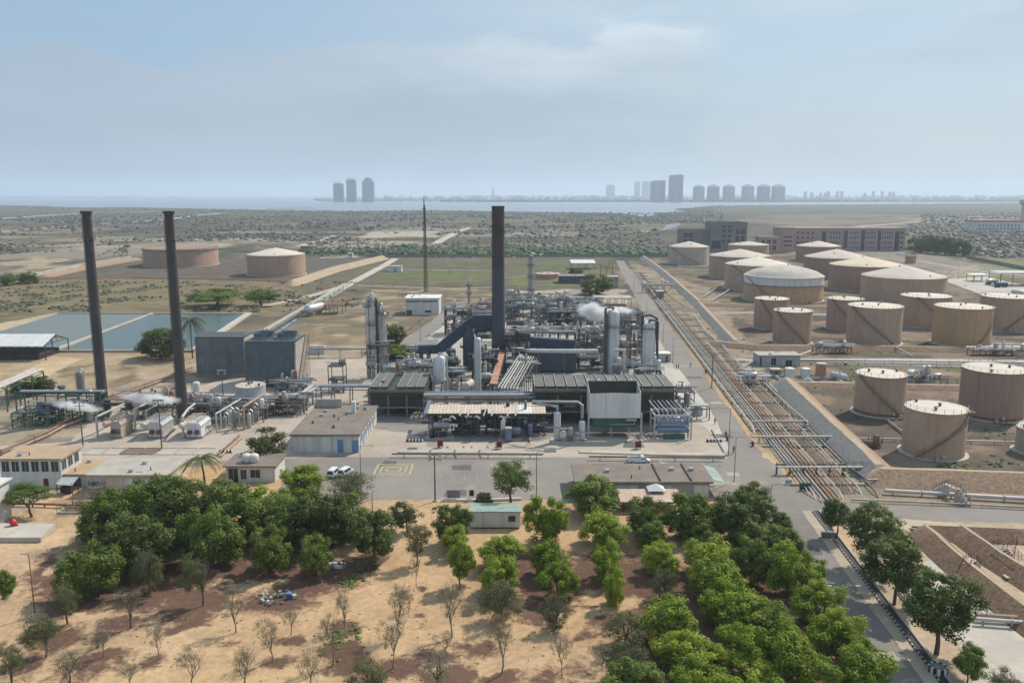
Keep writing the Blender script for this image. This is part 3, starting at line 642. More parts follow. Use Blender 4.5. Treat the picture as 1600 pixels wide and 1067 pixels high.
# ---------------------------------------------------------------- storage tanks
def tank_fit(x0, x1, yb, yr):
 """centre, radius and shell height of a round tank from its sides, its near foot and its rim"""
 cx = (x0 + x1) / 2; Yf = at(cx, yb).y; Rr = 5.0
 for _ in range(12):
  Yc = Yf + Rr; Rr = (x1 - x0) / 2 * mpp(Yc, 5)
 Yc = Yf + Rr; h = ht(cx, yr, Yc)
 p = on(cx, yb, Yc); X = (cx - CX) * mpp(Yc, h / 2)
 return X, Yc, Rr, h
TANKS = []
def tank(x0, x1, yb, yr, roof, shell_m, roof_m, label, apex=None, stair=None, foot=None, band=None, rise=None, group='storage tanks', cat='storage tank', name='storage_tank', valve=True):
 X, Y, Rr, h = tank_fit(x0, x1, yb, yr); TANKS.append((X, Y, Rr))
 t = thing(name, label, cat, (X, Y, 0), 0, group); n = 56
 m = MB(); m.lathe([(Rr + .9, -.2), (Rr + .9, .25), (Rr + .02, .32)], n); m.build('base_ring', 'concrete', t, True)
 m = MB(); prof = [(Rr, .2)]; nc = max(3, int(h / 2.4))
 for k in range(1, nc): z = .2 + (h - .2) * k / nc; prof += [(Rr, z - .04), (Rr - .025, z)] ; prof[-1] = (Rr - .012, z)
 prof.append((Rr, h))
 m.lathe(prof, n); m.build('shell', shell_m, t, True)
 if foot:
  m = MB(); m.lathe([(Rr + .015, .21), (Rr + .015, 1.15)], n); m.build('painted_foot', foot, t, True)
 if band:
  m = MB(); m.lathe([(Rr + .02, h * .70), (Rr + .02, h - .35)], n); m.build('white_band', band, t, True)
  m = MB(); m.lathe([(Rr, h * .66), (Rr + .45, h * .67), (Rr + .45, h * .69), (Rr, h * .70)], n); m.build('wind_girder', 'tank_brown', t, True)
 rise = rise if rise is not None else (ht((x0 + x1) / 2, apex, Y) - h if apex else Rr * .06)
 if roof == 'open':      # open top with a floating roof inside
  m = MB(); m.lathe([(Rr - .05, h - 2.6), (Rr * .3, h - 2.5), (.05, h - 2.5)], n); m.build('floating_roof', 'rust', t, True)
  m = MB(); m.lathe([(Rr, h - 1.0), (Rr + .7, h - .95), (Rr + .7, h - .85), (Rr, h - .8)], n); m.build('wind_girder', 'pipe_brown', t, True)
  m = MB(); m.lathe([(Rr - .02, h - 3), (Rr - .14, h - 3), (Rr - .14, h + .05), (Rr + .1, h + .05)], n); m.build('inner_rim', 'tank_brown', t, True)
  m = MB(); m.bar((0, 0, h - 2.4), (-Rr * .9, 0, h + .3), .7, .12); m.build('rolling_ladder', 'rust', t)
 elif roof == 'dome':
  m = MB(); m.lathe([(Rr + .35, h - .12), (Rr + .35, h + .1), (Rr * .86, h + rise * .3), (Rr * .84, h + rise * .36), (Rr * .6, h + rise * .6), (Rr * .3, h + rise * .82), (.1, h + rise * .88)], n); m.build('dome_roof', roof_m, t, True)
 else:
  m = MB(); m.lathe([(Rr + .12, h - .08), (Rr + .12, h + .04), (Rr * .66, h + rise * .36), (Rr * .33, h + rise * .69), (.15, h + rise)], n); m.build('roof', roof_m, t, True)
 # rim rail
 if roof != 'dome':
  m = MB(); k = int(max(20, Rr * 3.2)); rr = Rr - .05
  for j in range(k):
   a = 2 * math.pi * j / k; m.bar((rr * math.cos(a), rr * math.sin(a), h), (rr * math.cos(a), rr * math.sin(a), h + 1.05), .07)
  for zz in (.55, 1.05):
   m.tube([(rr * math.cos(2 * math.pi * j / 40), rr * math.sin(2 * math.pi * j / 40), h + zz) for j in range(41)], .035, 3, cap=False)
  m.build('rim_railing', 'steel_grey', t)
 # roof hatches and vents
 for k in range(3):
  a = (k * 2.2 + x0) % 6.28; q = Rr * (.82, .5, .12)[k]
  zz = h + (rise * (1 - q / Rr) if roof != 'open' else -2.5)
  m = MB(); m.lathe([(.28, -.1), (.28, .45), (.5, .5), (.5, .62), (.1, .85)], 10, (q * math.cos(a), q * math.sin(a), zz)); m.build('vent', 'steel_dark', t, True)
 # spiral stair: start angle at the ground, end angle at the rim (degrees, 270 faces the camera)
 if stair:
  a0, a1 = R(stair[0]), R(stair[1]); k = int(max(14, h / .3)); m = MB(); ro, ri = Rr + .85, Rr + .08
  P = []
  for j in range(k + 1):
   f = j / k; a = a0 + (a1 - a0) * f; z = .4 + (h - .35) * f; ca, sa = math.cos(a), math.sin(a); P.append((ca, sa, z))
   da = .12 / Rr
   m.add([(r_ * math.cos(a + s * da), r_ * math.sin(a + s * da), z) for r_, s in ((ri, -1), (ro, -1), (ro, 1), (ri, 1))], [(0, 1, 2, 3)])
  m.tube([(c * ro, s * ro, z - .08) for c, s, z in P], .09, 4); m.tube([(c * ri, s * ri, z - .08) for c, s, z in P], .07, 4)
  m.tube([(c * ro, s * ro, z + .95) for c, s, z in P], .045, 4); m.tube([(c * ro, s * ro, z + .5) for c, s, z in P], .035, 3)
  for c, s, z in P[::4]: m.bar((c * ro, s * ro, z), (c * ro, s * ro, z + .95), .06)
  c, s, z = P[-1]; m.cbox(c * (Rr + .3), s * (Rr + .3), h - .05, 1.8, 1.8, .1); m.build('spiral_stair', 'pipe_brown', t)
 if valve:
  a = R(250 if (int(x0) % 2) else 292); ca, sa = math.cos(a), math.sin(a)
  m = MB(); m.tube([(ca * (Rr - .2), sa * (Rr - .2), .9), (ca * (Rr + 1.8), sa * (Rr + 1.8), .9), (ca * (Rr + 1.8), sa * (Rr + 1.8), .2)], .28, 8)
  m.lathe([(.5, 0), (.5, .25)], 10, (ca * (Rr + .9), sa * (Rr + .9) , .78)); m.build('outlet_pipe', 'pipe_grey', t, True)
  m = MB(); a = R(262 if (int(x0) % 2) else 280); m.lathe([(.45, 0), (.45, .3)], 12, (0, 0, 0), axis='y')
  m.build('manhole', 'steel_pale', t, True, loc=(math.cos(a) * Rr, math.sin(a) * Rr - .35, 1.3))
 return t
GL, GR = 'storage tanks beyond the reservoirs', 'storage tanks of the right-hand tank farm'
tank(228, 338, 418.5, 387, 'open', 'tank_pink', None, 'wide open-topped floating-roof tank behind the two slim chimneys', stair=(200, 120), group=GL)
tank(388, 476, 433, 397, 'cone', 'tank_pink', 'roof_cream', 'rusty pink cone-roofed tank standing alone right of the open-topped tank', apex=387, stair=(150, 200), group=GL)
tank(1045, 1107, 414.5, 385, 'cone', 'tank_grey', 'roof_rose', 'pale grey-beige tank in the far left corner of the tank farm', apex=377, stair=(290, 200), group=GR)
tank(1138, 1200, 410, 382, 'cone', 'tank_beige', 'roof_rose', 'small far tank in front of the unfinished grey block', apex=377, group=GR)
tank(1109, 1202, 437, 399, 'cone', 'tank_beige', 'roof_rose', 'wide tank with rosy cone roof, second behind the domed tank', apex=389, stair=(300, 215), group=GR)
tank(1134, 1232, 456, 412, 'cone', 'tank_beige', 'roof_cream', 'wide cream-roofed tank with diagonal stair directly behind the domed tank', apex=401, stair=(285, 205), group=GR)
tank(1164, 1283, 475, 430, 'dome', 'tank_orange', 'concrete_pale', 'broad white-domed tank with white upper band and orange lower shell', apex=412, band='tank_white', stair=(250, 190), group=GR)
tank(1245, 1311, 410, 384, 'cone', 'tank_brown', 'roof_rose', 'small far tank right before the left end of the pink office block', apex=376.5, group=GR)
tank(1258, 1354, 436, 401, 'cone', 'tank_brown', 'roof_rose', 'dark wide tank with pink roof, second row right of the domed tank', apex=389, stair=(255, 320), group=GR)
tank(1298, 1407, 457, 413, 'cone', 'tank_brown', 'roof_buff', 'dark wide tank with yellowish cone roof behind the biggest pink-roofed tank', apex=401, stair=(235, 300), group=GR)
tank(1349, 1472, 476, 430.5, 'cone', 'tank_beige', 'roof_rose', 'biggest wide tank with low pink cone roof', apex=414, group=GR)
tank(1179, 1231, 516, 466, 'flat', 'tank_pink', 'roof_cream', 'tall slim tank at the back left of the middle rows', stair=(290, 215), rise=.25, group=GR)
tank(1293, 1347, 517, 466, 'flat', 'tank_pink', 'roof_cream', 'tall slim tank between the domed tank and the cream-roofed middle tank', stair=(300, 205), rise=.25, group=GR)
tank(1409, 1482, 514, 461.5, 'flat', 'tank_pink', 'roof_cream', 'pinkish tall tank behind the orange one, third of the back middle row', stair=(310, 225), rise=.3, group=GR)
tank(1535, 1609, 520, 462.5, 'flat', 'tank_pink', 'roof_cream', 'tall tank cut by the right edge in the back middle row', stair=(235, 320), rise=.3, group=GR)
tank(1209, 1267, 540, 484.5, 'flat', 'tank_pink', 'roof_cream', 'smallest tall tank of the front middle row with diagonal stair', stair=(300, 200), rise=.25, group=GR)
tank(1326, 1406, 542, 477, 'flat', 'tank_beige', 'roof_cream', 'cream-topped tall tank at the centre of the front middle row', stair=(295, 195), rise=.3, group=GR)
tank(1462, 1545, 544, 478, 'flat', 'tank_orange', 'roof_cream', 'orange-tan tall tank on the right of the front middle row', stair=(270, 340), rise=.3, group=GR)
tank(1338, 1412, 654, 583, 'flat', 'tank_beige', 'roof_cream', 'beige tank with red-brown foot and stair falling to the right', stair=(300, 195), rise=.25, foot='tank_foot', group=GR)
tank(1505, 1596, 661, 575, 'flat', 'tank_brown', 'roof_cream', 'tallest brown tank at the right edge of the front basin', rise=.3, foot='tank_foot', group=GR)
tank(1415, 1505, 721, 636, 'flat', 'tank_beige', 'roof_cream', 'nearest beige tank on a round concrete plinth with stair rising right', stair=(215, 322), rise=.3, group=GR)
tank(1592, 1660, 716, 668, 'flat', 'tank_grey', 'roof_cream', 'tank foot just peeking in at the right edge beside the nearest beige tank', rise=.3, group=GR)
tank(1415, 1431, 412, 399.5, 'flat', 'terracotta', 'terracotta', 'tiny reddish water tank beside the yard road behind the farm', rise=.1, cat='water tank', name='water_tank', group='small tanks', valve=False)
tank(370, 415, 646, 601, 'flat', 'steel_pale', 'roof_cream', 'squat grey tank with tan top in front of the cooling towers', stair=(200, 130), rise=.1, group='small tanks')
tank(836, 876, 437, 427, 'flat', 'terracotta', 'roof_pink', 'low terracotta-red round tank on the grass behind the units', rise=.1, group='small tanks', valve=False)
tank(217, 257, 622, 612, 'flat', 'terracotta', 'roof_pink', 'low terracotta tank left of the second slim chimney', rise=.1, group='small tanks', valve=False)
tank(256, 290, 618, 608, 'flat', 'terracotta', 'terracotta', 'low orange-red tank behind the second slim chimney', rise=.1, group='small tanks', valve=False)
tank(140, 168, 776, 757, 'flat', 'tank_pink', 'roof_cream', 'small cream tank with roof rail beside the low white annex', rise=.1, group='small tanks', valve=False)

# bunds: earth and stone embankments round the tanks
def bund(pts, w_top, w_base, h, label, mats=('soil_bund', 'bund_crest', 'soil_bund'), world_pts=False, name='bund'):
 """trapezoid bank along a line: left slope, crest, right slope as parts"""
 P = [Vector((p[0], p[1], 0)) for p in pts] if world_pts else [at(*p) for p in pts]
 Q = []
 for i, p in enumerate(P[:-1]):
  n = max(1, int((P[i + 1] - p).length / 3))
  Q += [p.lerp(P[i + 1], k / n) for k in range(n)]
 Q.append(P[-1]); rows = []
 for i, p in enumerate(Q):
  d = (Q[min(i + 1, len(Q) - 1)] - Q[max(0, i - 1)]).normalized(); nrm = Vector((-d.y, d.x, 0)); r_ = []
  for s, z in ((w_base / 2, -.05), (w_base / 2 * .62 + w_top / 2 * .38, h * .42), (w_top / 2, h), (-w_top / 2, h), (-w_base / 2 * .62 - w_top / 2 * .38, h * .42), (-w_base / 2, -.05)):
   q = p + nrm * s; jx = mnoise.noise(Vector((q.x * .4, q.y * .4, z))) * .22 * min(1, h)
   r_.append((q.x + nrm.x * jx, q.y + nrm.y * jx, z + (jx * .35 if z > 0 else 0)))
  rows.append(r_)
 for e, nb in ((0, 1), (-1, -2)):      # sloping ends
  dd = (Q[e] - Q[nb]).normalized() * w_base * .35; row = [(x + dd.x, y + dd.y, -.06) for x, y, z in rows[e]]
  rows = [row] + rows if e == 0 else rows + [row]
 t = thing(name, label, 'embankment', (P[0].x, P[0].y, 0)); o = Vector((P[0].x, P[0].y, 0))
 for nm, a, b, mm in (('slope', 0, 2, mats[0]), ('crest', 2, 3, mats[1]), ('slope', 3, 5, mats[2])):
  m = MB(); k = b - a + 1; vs_ = [tuple(Vector(r_[j]) - o) for r_ in rows for j in range(a, b + 1)]
  fs = [(i * k + j, (i + 1) * k + j, (i + 1) * k + j + 1, i * k + j + 1) for i in range(len(rows) - 1) for j in range(k - 1)]
  m.add(vs_, fs); m.build(nm, mm, t, True)
 return t
ST = ('rubble', 'bund_crest', 'soil_bund')
bund([(1228, 604), (1258, 634), (1300, 675), (1345, 718), (1372, 746)], 1.6, 10.5, 3.0, 'stone-faced bank with sandy crest between pipe track and front tank basin', ('rubble', 'bund_crest', 'soil_bund')[::-1])
bund([(1374, 752), (1480, 755), (1640, 761)], 1.2, 10.5, 3.0, 'reddish earth bank closing the near side of the front tank basin')
bund([(1232, 603), (1340, 605), (1640, 613)], 1.2, 5, 1.5, 'low earth bank along the far side of the front tank basin')
bund([(1112, 540), (1180, 546), (1400, 548), (1640, 552)], 1.2, 6, 2.0, 'long brown bank in front of the middle tank rows')
bund([(1092, 478), (1130, 520), (1150, 541)], 1.4, 7, 2.4, 'stone bank beside the pipe track left of the middle tanks', ST[::-1])
bund([(1006, 404), (1040, 430), (1092, 477)], 1.4, 8, 2.6, 'far stone bank beside the pipe track below the wide tanks', ST[::-1])
bund([(1060, 418), (1120, 420)], 1.0, 5, 1.6, 'short pale bank in front of the far corner tank', ('concrete_dark', 'concrete', 'concrete_dark'))
bund([(1092, 478), (1200, 481), (1300, 484), (1420, 480), (1640, 486)], 1.2, 6, 1.8, 'brown bank between wide tanks and the back middle row')
bund([(455, 446), (520, 424), (597, 405)], 2.2, 12, 3.4, 'sandy ridge beside the road right of the lone cone-roofed tank', ('soil_bund', 'bund_crest', 'bund_crest'))
bund([(60, 436), (200, 435), (340, 437), (470, 441)], 1.5, 6, 1.4, 'dark bank along the near side of the left tank basin', ('soil_brown', 'soil_brown', 'soil_brown'))
bund([(70, 434), (140, 419), (215, 406)], 1.6, 8, 2.2, 'sandy bank at the left end of the left tank basin', ('soil_bund', 'bund_crest', 'soil_bund'))
# bottom right: square soil basins with pale kerb crests
bund([(1600, 842), (1500, 838), (1446, 836)], 0.6, 6, 2.0, 'brown furrowed soil bank along the pumping yard track', ('soil_brown', 'bund_crest', 'soil_brown'))
bund([(1446, 838), (1490, 880), (1545, 925), (1640, 1000)], 0.6, 6.5, 2.2, 'brown furrowed soil bank slanting to the bottom right', ('soil_brown', 'bund_crest', 'soil_brown'))
bund([(1502, 838), (1560, 880), (1640, 930)], 0.6, 6.5, 2.2, 'brown furrowed soil bank behind the slanting one', ('soil_brown', 'bund_crest', 'soil_brown'))
# ---------------------------------------------------------------- far shore: towers and town
def tower(x0, x1, y0, yb, style, m, label, Yd=6300, group='towers across the creek', crane=False):
 a, b = on(x0, yb, Yd), on(x1, yb, Yd); w = b.x - a.x; H_ = ht(x0, y0, Yd); d = w * .6; cx = (a.x + b.x) / 2
 t = thing('tower_block', label, 'tower', (cx, Yd, -.6), 0, group)
 body_h = H_ if style not in ('pagoda', 'dome') else H_ * (.86 if style == 'pagoda' else .84)
 if style == 'curved':
  m_ = MB(); n = 14; pts = []
  for k in range(n + 1):
   f = k / n; x = -w / 2 + w * f; pts.append((x, -d / 2 - math.sin(f * math.pi) * d * .25))
  pts += [(w / 2, d / 2), (-w / 2, d / 2)]
  hh = lambda x: body_h * (1 - .05 * (x / w - .5) ** 2 * 4) if x < w else body_h
  k = len(pts); m_.add([(x, y, 0) for x, y in pts] + [(x, y, body_h - abs(min(0, x - w * .1)) * .12) for x, y in pts], [tuple(range(k))[::-1], tuple(range(k, 2 * k))] + [(i, (i + 1) % k, (i + 1) % k + k, i + k) for i in range(k)])
  m_.build('wall', m, t)
 elif style == 'pagoda':
  m_ = MB(); m_.box(-w * .43, w * .43, -d / 2, d / 2, 0, body_h); m_.box(-w * .3, w * .3, -d * .62, d * .62, 0, body_h * .97); m_.build('wall', m, t)
  m_ = MB(); m_.add([(-w * .46, -d * .6, body_h), (w * .46, -d * .6, body_h), (w * .46, d * .6, body_h), (-w * .46, d * .6, body_h), (-w * .14, -d * .1, H_), (w * .14, -d * .1, H_), (w * .14, d * .1, H_), (-w * .14, d * .1, H_)],
       HX); m_.build('roof', 'tower_band', t)
 elif style == 'dome':
  m_ = MB(); m_.box(-w / 2, w / 2, -d / 2, d / 2, 0, body_h); m_.build('wall', m, t)
  m_ = MB(); m_.box(-w * .34, w * .34, -d * .35, d * .35, body_h, body_h + (H_ - body_h) * .45); m_.lathe([(w * .34, 0), (w * .3, (H_ - body_h) * .3), (w * .16, (H_ - body_h) * .5), (1, (H_ - body_h) * .58)], 16, (0, 0, body_h + (H_ - body_h) * .42)); m_.build('roof', 'tower_band', t)
 else:
  m_ = MB(); m_.box(-w / 2, w / 2, -d / 2, d / 2, 0, body_h); m_.box(-w * .3, w * .25, -d * .3, d * .3, body_h, body_h + 5); m_.build('wall', m, t)
 nf = max(6, int(body_h / 9))
 for k in range(nf):          # storeys: window bands in front of the wall
  z = body_h * (k + .35) / nf
  m_ = MB()
  for c in (-.33, 0, .33):
   m_.box((c - .13) * w, (c + .13) * w, -d / 2 - (d * .27 if style == 'curved' else d * .13 if style == 'pagoda' else .6), -d / 2 + .5, z, z + body_h / nf * .38)
  m_.build('window_band', 'tower_band', t)
 if crane:
  m_ = MB(); x = -w * .42; m_.bar((x, 0, body_h), (x, 0, body_h + 16), 2.2); m_.bar((x - 12, 0, body_h + 14), (x + w * .9, 0, body_h + 14), 1.6); m_.bar((x, 0, body_h + 20), (x + w * .5, 0, body_h + 15), .8); m_.build('tower_crane', 'steel_dark', t)
tower(522, 537, 287, 311, 'flat', 'tower_blue', 'shortest of the three left far towers, with a crane on top', 6300, crane=True)
tower(542.5, 557, 281, 311, 'flat', 'tower_blue', 'middle of the three left far towers, flat-topped with a crane', 6300, crane=True)
tower(567, 585, 277, 311, 'dome', 'tower_blue', 'tallest of the three left far towers with stepped domed top', 6300)
tower(947, 960, 289.5, 305, 'flat', 'tower_pale', 'pale squat far block standing alone left of the right towers', 11000)
tower(991, 999.5, 284, 305, 'flat', 'tower_pale', 'slim pale far tower, left of a similar wider pale one', 11000)
tower(1003, 1014, 284, 305, 'flat', 'tower_pale', 'pale far tower just left of the dark glass slab', 11000)
tower(1016, 1038, 282, 314, 'curved', 'tower_blue', 'wide dark blue curved tower beside the tallest one', 6200)
tower(1045, 1065.5, 273, 314, 'curved', 'tower_blue', 'tallest dark blue curved tower on the far shore', 6200)
for i, (a, b, tp, mm, lb) in enumerate(((1082, 1100, 289, 'tower_beige', 'first from the left of six beige apartment towers with pointed roofs'), (1104, 1123, 288.5, 'tower_blue', 'second from the left of six apartment towers with pointed roofs'), (1128.5, 1147, 288.5, 'tower_beige', 'third from the left of six apartment towers with pointed roofs'),
  (1158, 1177, 288, 'tower_beige', 'fourth from the left of six apartment towers with pointed roofs'), (1182, 1202, 288, 'tower_blue', 'fifth from the left of six apartment towers with pointed roofs'), (1205, 1225, 288, 'tower_beige', 'rightmost of six apartment towers with pointed roofs'))):
 tower(a, b, tp, 314, 'pagoda', mm, lb, 6400)
tower(769, 771.5, 294, 307, 'flat', 'tower_pale', 'thin far minaret-like tower above the low town behind the big chimney', 9500)
def town():
 rs = random.Random(5); m = MB()
 def put(px, Yd, w, h): p = on(px, 310, Yd); m.cbox(p.x, Yd, -.6, w, w * .7, h)
 for k in range(1100):
  px = rs.uniform(600, 1900); Yd = 6400 + rs.random() ** 1.4 * 9000
  if px < 690 and rs.random() < .5: continue
  put(px, Yd, rs.uniform(14, 60), rs.uniform(6, 22) * (1 + (Yd > 9000) * .9))
 for px in (1258, 1268, 1282, 1289, 1294, 1308, 1315, 1351, 1364, 1378, 1390, 1396): put(px, 9000, 26, 70 + (px % 7) * 3)
 for k in range(150): put(rs.uniform(490, 700), 6900 + rs.random() * 1500, rs.uniform(20, 50), rs.uniform(6, 16))
 for k in range(60): put(rs.uniform(-100, 280), 13000, rs.uniform(40, 140), rs.uniform(4, 12))
 tag(m.build('town', 'city'), 'low hazy town and trees along the far shore', kind='stuff')
 m = MB()
 for k in range(1500):
  px = rs.uniform(690, 2000); Yd = 6380 + rs.random() * 260; p = on(px, 312, Yd); w = rs.uniform(25, 70); h = rs.uniform(7, 17)
  m.lathe([(w * .5, 0), (w * .45, h * .7), (w * .15, h)], 5, (p.x, Yd, -.6))
 tag(m.build('shore_trees', 'leaf_scrub'), 'dark belt of trees along the far shore', kind='stuff')
town()

# scrub on the plain: thousands of low bushes, one mass
def scrub(name, label, m, n, region, size, seed, cond=None):
 rs = np.random.RandomState(seed); P = []
 while len(P) < n:
  q = region(rs)
  if q is not None and (cond is None or cond(q)): P.append(q)
 P = np.array(P); k = len(P)
 ring = np.array([(math.cos(a), math.sin(a)) for a in np.arange(6) * math.pi / 3])
 base = np.concatenate([np.c_[ring * 1.0, np.zeros(6) - .05], np.c_[ring * .82, np.full(6, .62)], [[0, 0, 1.0]]])      # 13 verts
 fs = [(i, (i + 1) % 6, 6 + (i + 1) % 6, 6 + i) for i in range(6)] ; tr = [(6 + i, 6 + (i + 1) % 6, 12) for i in range(6)]
 s = size(rs, P); V = base[None] * np.stack([s, s * (.8 + .4 * rs.rand(k)), s * (.45 + .5 * rs.rand(k))], 1)[:, None, :]
 V = V * (1 + (rs.rand(k, 13, 1) - .5) * .7); a = rs.rand(k) * 6.28; ca, sa = np.cos(a)[:, None], np.sin(a)[:, None]
 V = np.stack([V[..., 0] * ca - V[..., 1] * sa, V[..., 0] * sa + V[..., 1] * ca, V[..., 2]], -1) + P[:, None, :]
 tri = np.array([t_ for f in fs for t_ in ((f[0], f[1], f[2]), (f[0], f[2], f[3]))] + tr); I = (np.arange(k)[:, None, None] * 13 + tri[None]).reshape(-1, 3)
 me = bpy.data.meshes.new(name); me.vertices.add(k * 13); me.vertices.foreach_set('co', V.astype(np.float32).ravel())
 me.loops.add(I.size); me.loops.foreach_set('vertex_index', I.astype(np.int32).ravel()); me.polygons.add(len(I)); me.polygons.foreach_set('loop_start', np.arange(0, I.size, 3, dtype=np.int32))
 me.update(calc_edges=True)
 at_ = me.attributes.new('tone', 'FLOAT', 'POINT'); at_.data.foreach_set('value', np.repeat(rs.rand(k) * .8, 13).astype(np.float32))
 me.materials.append(MAT[m]); o = bpy.data.objects.new(name, me); COL.objects.link(o); return tag(o, label, kind='stuff')
def cand(n, x0, x1, y0, y1, pw_, seed, nsc, noff, lo, gain):
 """random spots in a photo region, kept where the growth noise is high"""
 r_ = np.random.RandomState(seed); px = r_.uniform(x0, x1, n); py = y0 + r_.rand(n) ** pw_ * (y1 - y0); v = (py - CY) / F; t_ = CAMH / (SP + v * CP); X_ = (px - CX) / F * t_; Y_ = (CP - v * SP) * t_
 kk = r_.rand(n) < (fbm(X_, Y_, nsc, 4, noff) - lo) * gain; return iter([(a, b, c, d) for a, b, c, d in zip(X_[kk], Y_[kk], px[kk], py[kk])])
_th = cand(60000, -150, 1700, 338, 403, 1.2, 9, 60, 71, .6, 12)
def thicket(rs):
 X_, Y_, x, y = next(_th)
 return None if (1040 < x < 1480 and y > 350) or (200 < x < 620 and y > 378) or (1130 < x < 1440 and y < 351) else (X_, Y_, 0)
_shore = pw(SHORE)
_pl = cand(90000, -150, 1750, 333, 401, 1.5, 5, 120, 11, .40, 4.5)
def plain(rs):
 X_, Y_, x, y = next(_pl)
 if Y_ > 3900 or (1130 < x < 1440 and y < 351) or (1040 < x < 1480 and y > 350) or (200 < x < 480 and y > 378) or (540 < x < 700 and 360 < y < 373 and rs.rand() < .8): return None
 return (X_, Y_, 0)
scrub('scrub', 'grey-green scrub scattered over the coastal plain', 'leaf_scrub', 14000, plain, lambda rs, P: (.5 + 1.9 * rs.rand(len(P)) ** 3) * (P[:, 1] / 900).clip(.8, 2.2), 1)
scrub('thickets', 'dark irregular thickets on the coastal plain', 'leaf_scrub', 2200, thicket, lambda rs, P: (1.0 + 2.6 * rs.rand(len(P)) ** 2) * (P[:, 1] / 900).clip(.8, 1.8), 12)
def mangrove(rs):
 i = rs.randint(len(_shore) - 1); f = rs.rand(); x = _shore[i][0] * (1 - f) + _shore[i + 1][0] * f; y = _shore[i][1] * (1 - f) + _shore[i + 1][1] * f
 return (x + rs.uniform(-20, 20), y - rs.rand() ** 1.5 * 500 - 30, -.8)
scrub('mangrove', 'dark mangrove belt along the near creek shore', 'leaf_scrub', 5200, mangrove, lambda rs, P: 1.6 + 2.8 * rs.rand(len(P)), 2)
def reeds(rs):
 x = rs.uniform(470, 1062); y = rs.uniform(388.5, 398.2) if x > 600 else rs.uniform(391, 397)
 p = at(x, y); return (p.x, p.y, 0)
scrub('reed_belt', 'dense green reed belt behind the long boundary wall', 'leaf_reed', 2600, reeds, lambda rs, P: 2.2 + 2.6 * rs.rand(len(P)), 3)
_lf = cand(30000, 0, 560, 440, 488, 1, 6, 14, 45, .49, 50)
def left_field(rs): q = next(_lf); return (q[0], q[1], 0)
scrub('weeds', 'low olive weeds on the field behind the water basins', 'leaf_scrub', 1700, left_field, lambda rs, P: .35 + 1.0 * rs.rand(len(P)) ** 2, 4)
_rw = cand(60000, 1000, 1620, 410, 745, 1, 7, 11, 59, .55, 50)
def right_weeds(rs):
 q = next(_rw)
 if q[0] < rx(q[1]) + 2 or any((q[0] - a) ** 2 + (q[1] - b) ** 2 < (r_ + 1) ** 2 for a, b, r_ in TANKS): return None
 return (q[0], q[1], 0)
scrub('weeds', 'patches of green weeds between the right-hand tanks', 'leaf_reed', 1900, right_weeds, lambda rs, P: .15 + .45 * rs.rand(len(P)) ** 2, 6)
def right_country(rs):
 x = rs.uniform(1420, 1750); y = rs.uniform(350, 408); p = at(x, y)
 if y > 380 + (x - 1420) * .13: return None
 if 1515 < x and y < 362: return None
 return (p.x, p.y, 0)
scrub('bushes', 'green thorn bushes on the country right of the pink office block', 'leaf_scrub', 2200, right_country, lambda rs, P: 1.2 + 3.4 * rs.rand(len(P)) ** 2, 8)

# ---------------------------------------------------------------- middle distance buildings and walls
def wallrun(name, pts, h, w, m, label, posts=0, cat='wall'):
 P = [at(*p) for p in pts]; t = thing(name, label, cat, P[0]); o = P[0]
 for a, b in zip(P, P[1:]):
  m_ = MB(); m_.bar(a - o + Vector((0, 0, h / 2)), b - o + Vector((0, 0, h / 2)), w, h); m_.build('wall_panel', m, t)
  if posts:
   n = max(1, int((b - a).length / posts))
   m_ = MB()
   for k in range(n + 1):
    p = a.lerp(b, k / n) - o; m_.cbox(p.x, p.y, 0, w + .16, w + .16, h + .12)
   m_.build('post', m, t)
 return t
wallrun('boundary_wall', [(560, 401.5), (620, 402), (800, 401.5), (1000, 401.5), (1046, 401)], 2.6, .4, 'concrete_dark', 'long grey boundary wall in front of the reed belt', 12)
wallrun('boundary_wall', [(55, 432), (130, 416), (205, 404.5)], 2.8, .4, 'concrete_pale', 'pale concrete panel wall running left of the open-topped tank', 6)
wallrun('boundary_wall', [(1510, 404), (1560, 414), (1640, 430)], 3.0, .4, 'concrete_dark', 'brown boundary wall at the right edge behind the truck shelter', 9)
wallrun('boundary_wall', [(1215, 394), (1415, 390.5), (1455, 394)], 2.8, .5, 'pink_stone', 'pinkish wall in front of the pink office block', 9)
wallrun('boundary_wall', [(957, 379), (964, 384), (1000, 388.5), (1060, 388)], 2.2, .8, 'concrete_pale', 'broken pale wall at the ruins left of the unfinished block', 0)
